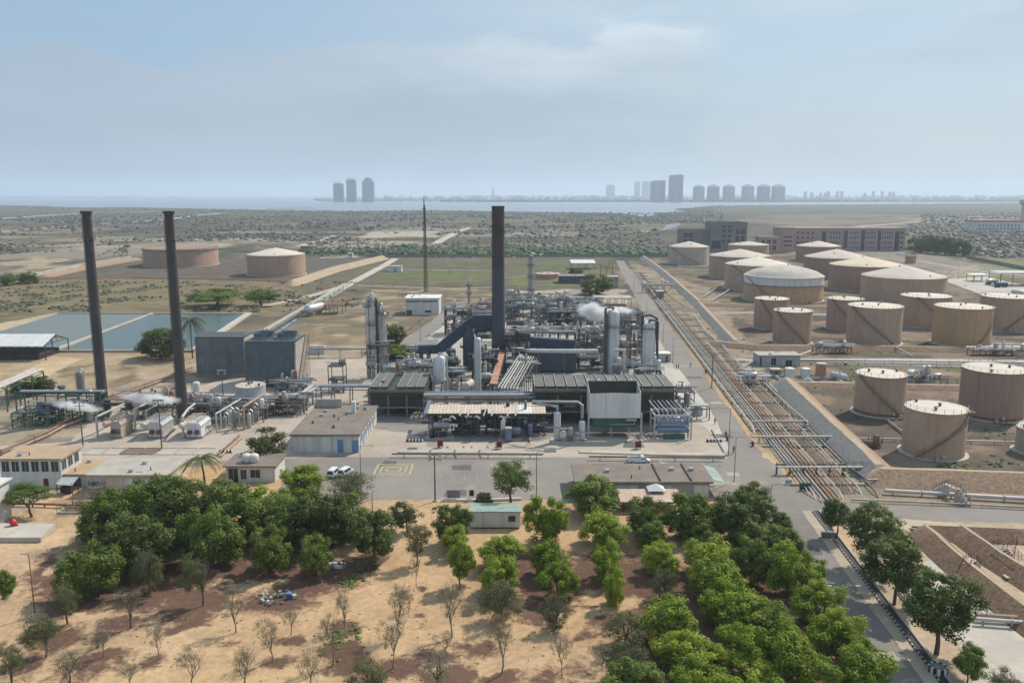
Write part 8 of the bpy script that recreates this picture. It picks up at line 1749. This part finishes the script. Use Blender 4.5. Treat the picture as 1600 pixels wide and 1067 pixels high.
# ---------------------------------------------------------------- trees
def leaf_mesh(name, m, centers, radii, n_per, size, seed, droop=0.0, tone_by=None, squash=.8):
 """leaf clumps: every leaf a small bent rhomb of two triangles"""
 rs = np.random.RandomState(seed); C = np.repeat(np.array(centers), n_per, 0); Rr = np.repeat(np.array(radii), n_per); k = len(C)
 d = rs.normal(size=(k, 3)); d /= np.linalg.norm(d, axis=1)[:, None]; q = rs.rand(k) ** .45
 Pn = C + d * (Rr * q)[:, None] * np.array([1, 1, squash]); Pn[:, 2] -= droop * q * Rr
 nrm = d * 1.0 + rs.normal(size=(k, 3)) * .38 + np.array([0, 0, .35]); nrm /= np.linalg.norm(nrm, axis=1)[:, None]
 u = np.cross(nrm, rs.normal(size=(k, 3))); u /= np.linalg.norm(u, axis=1)[:, None]; v = np.cross(nrm, u); s = size * (.6 + .8 * rs.rand(k))[:, None]
 V = np.stack([Pn - u * s, Pn - v * s * .5 + nrm * s * .15, Pn + u * s, Pn + v * s * .5 + nrm * s * .15], 1).reshape(-1, 3)
 I = (np.arange(k)[:, None, None] * 4 + np.array([[0, 1, 2], [0, 2, 3]])[None]).reshape(-1, 3)
 me = bpy.data.meshes.new(name); me.vertices.add(len(V)); me.vertices.foreach_set('co', V.astype(np.float32).ravel()); me.loops.add(I.size); me.loops.foreach_set('vertex_index', I.astype(np.int32).ravel())
 me.polygons.add(len(I)); me.polygons.foreach_set('loop_start', np.arange(0, I.size, 3, dtype=np.int32)); me.update(calc_edges=True)
 tn = np.repeat(rs.rand(len(centers)) * .55, n_per) + rs.rand(k) * .25; a = me.attributes.new('tone', 'FLOAT', 'POINT'); a.data.foreach_set('value', np.repeat(tn, 4).astype(np.float32)); me.materials.append(MAT[m]); return me
def crown_pts(n, seed, shape='round', fill=.35):
 """clump centres in a crown one unit wide and one unit tall standing on z = 0"""
 rs = np.random.RandomState(seed); P_ = []; lob = rs.rand(7) * 6.28
 while len(P_) < n:
  p = rs.uniform(-1, 1, 3); z = (p[2] + 1) / 2; a = math.atan2(p[1], p[0])
  prof = {'round': math.sqrt(max(0, 1 - (2 * z - .95) ** 2 / 1.1)), 'column': min(1, (1 - z) * 2.4) ** .5 * (.55 + .45 * min(1, z * 3)), 'umbrella': (0 if z < .35 else math.sqrt(max(0, 1 - ((z - .62) / .42) ** 2)))}[shape]
  prof *= .82 + .16 * math.sin(2 * a + lob[0] + z * 3) + .12 * math.sin(3 * a + lob[1] - z * 5) + .1 * math.sin(5 * a + lob[2] + 8 * z)
  r = math.hypot(p[0], p[1])
  if r > prof or (r < prof * .55 and rs.rand() > fill): continue
  P_.append((p[0] * .43, p[1] * .43, .08 + z * .84))
 return P_
def make_crowns(m, shape, k, n, n_per, size, seed, cr=(.09, .15), squash=.8, fill=.35):
 out = []
 for i in range(k):
  c = crown_pts(n, seed + i, shape, fill); rs = np.random.RandomState(seed + 50 + i); out.append(leaf_mesh('crown', m, c, rs.uniform(cr[0], cr[1], len(c)), n_per, size, seed + 90 + i, squash=squash))
 return out
CR = {'b': make_crowns('leaf_bright', 'round', 4, 90, 150, .0195, 100, (.07, .125), 1.0), 'm': make_crowns('leaf_mid', 'round', 4, 90, 150, .0195, 200, (.07, .125), 1.0), 'd': make_crowns('leaf_dark', 'round', 4, 95, 150, .0195, 300, (.07, .125), .9), 'o': make_crowns('leaf_olive', 'round', 3, 75, 75, .017, 400), 'g': make_crowns('leaf_grey', 'round', 3, 60, 38, .014, 500, fill=.8),
  'r': make_crowns('leaf_rust', 'round', 1, 55, 80, .026, 600), 'c': make_crowns('leaf_bright', 'column', 3, 80, 140, .021, 700, (.07, .12), 1.1), 'u': make_crowns('leaf_mid', 'umbrella', 2, 70, 90, .02, 800), 'e': make_crowns('leaf_dark', 'umbrella', 1, 60, 80, .022, 900), 's': make_crowns('leaf_dark', 'round', 2, 60, 80, .03, 950)}
def branch_mesh(name, m, seed, depth, n0, spread, trunk_f, r0, upright=.5, twist=.5):
 """limbs in a box one unit wide and tall: trunk up to trunk_f, then forked limbs and twigs"""
 rs = random.Random(seed); mb = MB()
 def grow(p, d, L_, r, lv):
  q = p + d * L_; mid = p.lerp(q, .5) + Vector((rs.uniform(-1, 1), rs.uniform(-1, 1), 0)) * L_ * .08
  mb.tube([p, mid, q], [r, r * .85, r * .65], 5 if lv < 2 else 3, cap=False)
  if lv >= depth: return
  for i in range(rs.choice((2, 3, 3)) if lv else n0):
   a = rs.uniform(0, 6.28); s = spread * rs.uniform(.6, 1.2); nd = (d + Vector((math.cos(a) * s, math.sin(a) * s, upright * rs.uniform(.2, 1)))).normalized(); grow(q if rs.random() < .6 else mid.lerp(q, rs.uniform(.2, .9)), nd, L_ * rs.uniform(.62, .85), r * .58, lv + 1)
 grow(Vector((0, 0, -.02)), Vector((rs.uniform(-.1, .1), rs.uniform(-.1, .1), 1)).normalized(), trunk_f, r0, 0)
 v = np.array(mb.v); w = max(1e-6, np.abs(v[:, :2]).max() * 2); h = v[:, 2].max(); v[:, :2] /= w; v[:, 2] /= h; mb.v = [tuple(p) for p in v]
 me = bpy.data.meshes.new(name); me.from_pydata(mb.v, [], mb.f); me.materials.append(MAT[m]); return me
BARE = [branch_mesh('branches', 'bark_pale', 20 + i, 5, 4, .55, .3, .016, .7) for i in range(4)]
LIMB = [branch_mesh('trunk', 'bark', 40 + i, 2, 4, .6, .45, .03, .5) for i in range(4)]
_pick = random.Random(77)
def mobj(name, me, parent, loc, sc, rz): o = bpy.data.objects.new(name, me); COL.objects.link(o); o.parent = parent; o.location = loc; o.scale = sc; o.rotation_euler = (0, 0, rz); return o
def tree(kind, cx, yt, ybot, w, label, base=None, name='tree', group=None, cat='tree'):
 """crown centre column, crown top and bottom rows and crown width are read in the photo; base is the trunk foot"""
 bx, by = base if base else (cx, ybot + 3)
 p = at(bx, by); k = mpp(p.y, 4); W = w * k; top = ht(cx, yt, p.y); bot = max(.2, ht(cx, ybot, p.y)) if base else .1
 if not base: top = ht(cx, yt, p.y - W * .0)
 t = thing(name, label, cat, p, 0, group); dx = (cx - bx) * k; rz = _pick.uniform(0, 6.28)
 if kind == 'bare':
  mobj('branches', _pick.choice(BARE), t, (0, 0, 0), (W * 1.05, W * 1.05, top), rz)
  c = mobj('leaf_wisps', _pick.choice(CR['g']), t, (dx, 0, top * .35), (W * .95, W * .95, top * .68), rz); return t
 gr = 1.42 if group in (GB, GL_) else 1.28
 mobj('trunk', _pick.choice(LIMB), t, (0, 0, 0), (W * .75, W * .75, bot + (top - bot) * .75), rz)
 mobj('crown', _pick.choice(CR[kind]), t, (dx, 0, bot - (top - bot) * .03), (W * gr, W * gr * _pick.uniform(.9, 1.1), (top - bot) * 1.1), rz)
 if kind in 'og': mobj('branches', _pick.choice(BARE), t, (0, 0, 0), (W * .9, W * .9, top * .97), rz + 1)
 return t
GB, GL_, GF, GS = 'bright green trees of the right-hand planting', 'dark green trees of the left group', 'leafless saplings on the sand', 'sparse olive saplings on the sand'
RT = 'right-hand planting'
for a in [('m', 929, 747, 800, 85, 'broad dark green tree before the left end of the brown felt roof'), ('m', 1008, 774, 832, 61, 'dark round tree under the white kiosk'), ('m', 1076, 771, 838, 68, 'dark round tree under the right half of the brown felt roof'), ('d', 1146, 765, 840, 74, 'large dark tree at the back right of the planting beside the road fork'), ('d', 1177, 756, 813, 60, 'dark tree farthest right at the back, beside the junction lamp'),
   ('b', 855, 775, 845, 62, 'full green tree right of the white site cabin'), ('b', 944, 800, 848, 64, 'round bright tree in front of the broad dark green one'), ('m', 1016, 815, 852, 42, 'small green tree in front of the dark tree under the kiosk'), ('m', 1094, 811, 850, 46, 'small green tree between two dark back trees'), ('c', 858, 844, 897, 52, 'second tree down the file right of the site cabin'), ('c', 873, 881, 930, 50, 'third tree down the file right of the site cabin'),
   ('c', 947, 844, 903, 50, 'second tree down the middle file of the planting'), ('c', 958, 887, 942, 33, 'narrow flame-shaped tree in the middle file of the planting'), ('b', 1030, 847, 893, 56, 'bright tree second down the file under the kiosk'), ('o', 1037, 887, 930, 38, 'pale thin tree third down the file under the kiosk'), ('b', 1106, 841, 900, 74, 'wide bright tree left of the flame-green pair at mid planting'), ('m', 1171, 813, 853, 55, 'green tree in front of the farthest right dark tree'), ('m', 1171, 841, 912, 56, 'tall dense green tree left of the road-edge file'),
   ('b', 1119, 872, 940, 76, 'large bright tree just right of the thin pale one'), ('b', 1140, 912, 973, 74, 'large bright tree in the thick of the lower right planting'), ('o', 870, 928, 979, 46, 'thin greyish sapling fourth down the file right of the site cabin'), ('o', 975, 955, 1010, 56, 'sparse olive tree below the narrow flame-shaped one'), ('b', 1045, 935, 1003, 84, 'broad bright tree at the left flank of the lower planting'), ('b', 1162, 936, 988, 80, 'broad bright tree above the lower right thicket'),
   ('o', 981, 1007, 1062, 60, 'sparse olive tree at the bottom left of the lower planting'), ('m', 987, 1034, 1092, 80, 'green tree cut by the bottom edge below the olive ones'), ('b', 1070, 988, 1050, 80, 'broad bright tree near the bottom, right of the olive ones'), ('b', 1107, 1005, 1056, 58, 'smaller bright tree squeezed right of the broad bottom one'), ('b', 1162, 980, 1052, 74, 'tall bright tree above the bottom edge in the lower thicket'), ('b', 1094, 1034, 1092, 76, 'bright tree cut by the bottom edge, left of another'), ('b', 1180, 1036, 1092, 78, 'bright tree cut by the bottom edge, right of another'),
   ('d', 1218, 798, 832, 32, 'small dark tree at the back of the road-edge file'), ('m', 1220, 824, 872, 60, 'second tree of the road-edge file behind the main clump'), ('b', 1232, 850, 927, 64, 'tall bright tree third in the road-edge file'), ('b', 1267, 870, 917, 42, 'small yellow-green tree leaning to the road, fourth in the file'), ('b', 1274, 907, 967, 64, 'yellow-green round tree left of the two-armed street lamp'), ('b', 1301, 952, 1017, 68, 'yellow-green tree right below the two-armed street lamp'), ('m', 1208, 945, 1002, 62, 'green tree inside the thicket left of the street lamp tree'),
   ('b', 1218, 975, 1064, 88, 'big bright tree in the bottom thicket left of the road'), ('b', 1257, 1012, 1078, 72, 'bright tree cut by the bottom edge near the road'), ('b', 1347, 1010, 1080, 86, 'large yellow-green tree at the bottom edge against the road'), ('b', 1330, 985, 1032, 46, 'small yellow-green tree just above the bottom roadside tree'), ('c', 783, 838, 882, 60, 'bright tree at the top of the file left of the planting'), ('c', 781, 868, 927, 60, 'second bright tree of the file left of the planting'), ('o', 783, 907, 968, 56, 'paler third tree of the file left of the planting')]:
 tree(*a, group=GB)
for a in [('d', 709, 786, 845, 58, 'olive-dark tree left of the white site cabin'), ('b', 712, 821, 862, 44, 'bright tree in front of the olive-dark one by the cabin'), ('c', 720, 846, 902, 40, 'slim bright tree with bare leaning trunk below the cabin trees', (719, 919)), ('o', 651, 815, 866, 38, 'pale slim tree beside the sand track', (651, 884)), ('r', 633, 783, 822, 46, 'tree with reddish brown leaves at the yard entrance', (638, 832)), ('e', 797, 722, 780, 70, 'airy dark tree with drooping crown on the front yard edge', (797, 794)), ('d', 755, 771, 786, 30, 'small dark round bush-tree left of the airy one', (757, 793))]:
 tree(*a, name='tree')
for a in [('m', 169, 765, 847, 72, 'leftmost tree at the back of the left group'), ('m', 215, 750, 822, 82, 'second tree from the left at the back of the left group'), ('m', 260, 742, 832, 92, 'tallest tree at the back of the left group before the annex'), ('d', 306, 745, 842, 92, 'fourth tree from the left at the back of the left group'), ('m', 346, 752, 824, 82, 'dark tree below the small brown-roofed block in the left group'), ('d', 221, 803, 893, 92, 'big dark tree in the front of the left group'), ('m', 331, 792, 880, 82, 'big dark tree at the front centre of the left group'), ('m', 144, 847, 928, 76, 'dark tree at the front left corner of the left group'), ('m', 385, 765, 840, 84, 'dark tree right of centre at the back of the left group'),
   ('b', 425, 762, 822, 72, 'bright-topped tree in the right half of the left group'), ('d', 500, 765, 852, 78, 'tall dark tree right half of the left group'), ('m', 462, 775, 845, 70, 'dark tree filling the gap right of the bright-topped one'), ('m', 547, 775, 842, 70, 'dark tree near the right end of the left group'), ('d', 585, 800, 870, 68, 'rightmost tree of the left group with visible trunk', (583, 878)), ('m', 424, 817, 890, 60, 'looser tree in front of the bright-topped one'), ('m', 495, 832, 895, 52, 'small round tree in front of the tall dark one'), ('b', 475, 728, 768, 66, 'pale feathery tree before the white vans'), ('o', 547, 738, 782, 68, 'spindly olive tree right of the white vans')]:
 tree(*a, group=GL_)
for a in [('o', 233, 858, 925, 47, 'thin greyish-green sapling before the big dark tree'), ('o', 303, 866, 924, 44, 'leaning half-bare sapling with trunk to the right', (317, 946)), ('o', 104, 911, 962, 48, 'olive sapling beside the front left corner tree', (106, 975)), ('g', 199, 918, 956, 44, 'round sparse sapling over dark litter', (205, 981)), ('o', 64, 963, 1007, 50, 'small green sapling at the lower left with thin trunk', (72, 1026)), ('o', 15, 1005, 1050, 46, 'pale olive sapling at the left edge near the bottom', (18, 1066)), ('m', 0, 893, 937, 50, 'green branch tree cut by the left picture edge', (-8, 955)), ('u', 47, 758, 795, 58, 'small flat-topped tree before the white two-storey block', (50, 807)), ('g', 567, 863, 890, 30, 'grey dry shrub under the rightmost left-group tree', (567, 893)), ('r', 417, 670, 718, 66, 'reddish green tree at the corner of the long low building', (424, 727)), ('o', 575, 1028, 1075, 62, 'thin olive sapling cut by the bottom edge left of centre', (575, 1088)), ('g', 682, 1023, 1062, 62, 'grey round shrub at the bottom centre', (684, 1076)), ('g', 104, 1008, 1055, 52, 'thin olive-grey sapling at the bottom left', (108, 1072)), ('g', 150, 985, 1010, 34, 'dry grey sapling over dark litter at lower left', (152, 1012))]:
 tree(*a, group=GS)
for cx, yt, yb_, w, bx, by, lb in [(364, 921, 985, 46, 369, 988, 'by itself on a small dark litter island'), (245, 975, 1028, 34, 247, 1031, 'on the round litter spot at lower left'), (161, 978, 1024, 40, 162, 1027, 'over the dark litter field at lower left'), (297, 1008, 1066, 56, 301, 1070, 'at the bottom edge, left quarter'), (200, 1030, 1064, 42, 202, 1074, 'lowest left, beside the round litter spot'), (382, 1008, 1066, 60, 386, 1078, 'wide one at the bottom edge, left of centre'), (418, 960, 1030, 44, 426, 1034, 'tall one on a round litter spot'), (453, 945, 990, 42, 454, 992, 'beside the slanting litter patch'), (535, 925, 978, 38, 539, 981, 'at the tip of the grassy litter island'), (517, 958, 1036, 50, 520, 1040, 'on the grassy litter island'), (482, 1013, 1066, 60, 483, 1078, 'bottom edge, left of the grassy island'),
  (647, 870, 914, 22, 651, 917, 'very thin one below the pale slim tree'), (625, 908, 990, 46, 625, 993, 'tall forked one in the middle lane'), (612, 958, 1040, 56, 613, 1044, 'wide one below the tall forked one'), (637, 923, 953, 26, 639, 956, 'tiny one right of the tall forked one'), (706, 908, 992, 56, 706, 996, 'tall one right of centre with pale wisps'), (693, 985, 1020, 50, 697, 1024, 'low wide one below the tall right one'), (780, 958, 1048, 56, 783, 1053, 'tall one below the file of bright trees'), (876, 985, 1054, 46, 878, 1058, 'below the thin greyish sapling of the right planting'), (940, 1000, 1040, 30, 941, 1044, 'small one left of the olive planting trees')]:
 tree('bare', cx, yt, yb_, w, 'leafless grey sapling ' + lb, (bx, by), 'bare_tree', GF)
for a in [('d', 1302, 777, 822, 44, 'small dark roadside tree at the branch road corner', (1306, 840)), ('d', 1365, 788, 862, 78, 'dark tree behind the largest pair right of the road', (1372, 890)), ('d', 1397, 833, 917, 98, 'big dark tree right of the road with bare trunk', (1397, 944)), ('d', 1468, 893, 984, 114, 'biggest dark tree right of the road near the pumping yard', (1463, 1021)), ('m', 1512, 1005, 1058, 46, 'small round bright tree at the lower right', (1510, 1069)), ('o', 1565, 1045, 1085, 48, 'sparse tree top at the bottom right edge', (1567, 1090))]:
 tree(*a, group='roadside trees on the right')
for a in [('d', 253, 512, 556, 70, 'round dark tree by the near basin wall'), ('d', 48, 588, 613, 60, 'dark bush-tree left of the boiler yard'), ('d', 612, 505, 544, 40, 'dark tree behind the slim column cluster'), ('m', 930, 428, 457, 46, 'round green tree beside the grey-brown block'), ('m', 622, 538, 556, 60, 'low green bushes behind the left fan cooler'), ('m', 900, 418, 430, 26, 'dark bush beside the far white-roofed shed'), ('u', 335, 453, 476, 92, 'wide green thorn shrub on the field behind the basins'), ('u', 408, 453, 475, 50, 'smaller thorn shrub right of the wide one'), ('m', 12, 427, 443, 26, 'round shrub at the left edge by the panel wall'), ('m', 45, 424, 440, 30, 'round shrub below the panel wall'), ('m', 490, 520, 545, 0.1, 'x')][:-1]:
 tree(*a, name='bush' if a[0] == 'u' else 'tree')
for i in range(9):
 x = 1430 + i * 9.2; tree('s', x, 365.5 + abs(i - 3) * 1.5 + (i % 2), 391 + i * .8, 22, '%s of the dark trees from left in the clump right of the pink block' % ORD[i], name='tree', group='dark tree clump beyond the farm')
def palm(px, py, yt, label, n=15, L_=2.8, lean=0.0, seed=1):
 p = at(px, py); h = ht(px, yt, p.y) - L_ * .3; t = thing('palm_tree', label, 'palm tree', p, 0, 'palm trees'); rs = random.Random(seed); mb = MB(); top = Vector((lean, 0, h)); mb.tube([(0, 0, 0), (lean * .3, 0, h * .5), top], [.28, .2, .17], 8); mb.build('trunk', 'bark', t, True)
 for i in range(n):
  a = i * 2.4 + rs.uniform(-.2, .2); up = rs.uniform(.1 if seed != 3 else -1.3, 1.1); d = Vector((math.cos(a), math.sin(a), 0)); pts = [top + d * L_ * f + Vector((0, 0, up * L_ * f * .8 - L_ * f * f * .95)) for f in (0, .25, .5, .75, 1)]; s = d.cross(Vector((0, 0, 1))); mb = MB(); mb.tube(pts, .035, 3)
  for j in range(18):
   f = .12 + .86 * j / 18; q = pts[min(3, int(f * 4))].lerp(pts[min(4, int(f * 4) + 1)], f * 4 - int(f * 4)); l = .75 * (1 - abs(f - .45)) * L_ / 2.8
   for sg in (-1, 1): e = q + s * sg * l + d * l * .5 - Vector((0, 0, l * .55)); mb.add([q - d * .05, q + d * .09, e], [(0, 1, 2)])
  mb.build('frond', 'leaf_mid' if seed != 3 else 'leaf_olive', t)
palm(321, 762, 706, 'windblown coconut palm beside the small white block', 22, 4.2, -.6, 1)
palm(301, 560, 492, 'tall grey-green date palm between slim chimney and cooling tower', 46, 5.6, 0, 3)
palm(938, 434, 411, 'left far palm beside the main road', 12, 4.2, 0, 4); palm(947, 437, 414, 'middle far palm beside the main road', 12, 4.2, .5, 5); palm(957, 431, 408, 'right far palm beside the main road', 12, 4.2, 0, 6)
def ground_tufts():
 def dry(rs):
  bx, by, rr, st = LITTER[rs.randint(len(LITTER))]; p = at(bx, by); a = rs.rand() * 6.28; q = rs.rand() ** .5 * rr * 1.7; return (p.x + q * math.cos(a), p.y + q * math.sin(a), 0)
 scrub('dry_weeds', 'dry straw-coloured weeds scattered between the saplings', 'dry_grass', 1600, dry, lambda rs, P_: .04 + .14 * rs.rand(len(P_)) ** 3, 23)
 def edge(rs): q = [(440, 860), (545, 905), (456, 868), (1250, 940), (1130, 900), (540, 992), (530, 1000), (60, 1000)][rs.randint(8)]; p = at(*q); return (p.x + rs.normal() * 1.1, p.y + rs.normal() * 1.6, 0)
 scrub('grass_tufts', 'small green weeds on the litter islands', 'leaf_mid', 420, edge, lambda rs, P_: .1 + .3 * rs.rand(len(P_)) ** 2, 22)
leaf_mat('dry_grass', (.22, .16, .09), (.42, .32, .19), .3)
ground_tufts()
# ---------------------------------------------------------------- air
def haze():
 m = MB(); m.box(-62000, 62000, -400, 72000, -3.0, 330)
 m_ = bpy.data.materials.new('haze'); m_.use_nodes = True; nt = m_.node_tree; nt.nodes.clear()
 out = nt.nodes.new('ShaderNodeOutputMaterial'); v = nt.nodes.new('ShaderNodeVolumePrincipled')
 v.inputs['Color'].default_value = (.76, .87, 1.0, 1); v.inputs['Density'].default_value = 1.05e-4; v.inputs['Anisotropy'].default_value = .25
 nt.links.new(v.outputs[0], out.inputs['Volume']); MAT['haze'] = m_
 tag(m.build('haze', 'haze'), 'thin pale blue haze over the whole plain', kind='stuff')
haze()
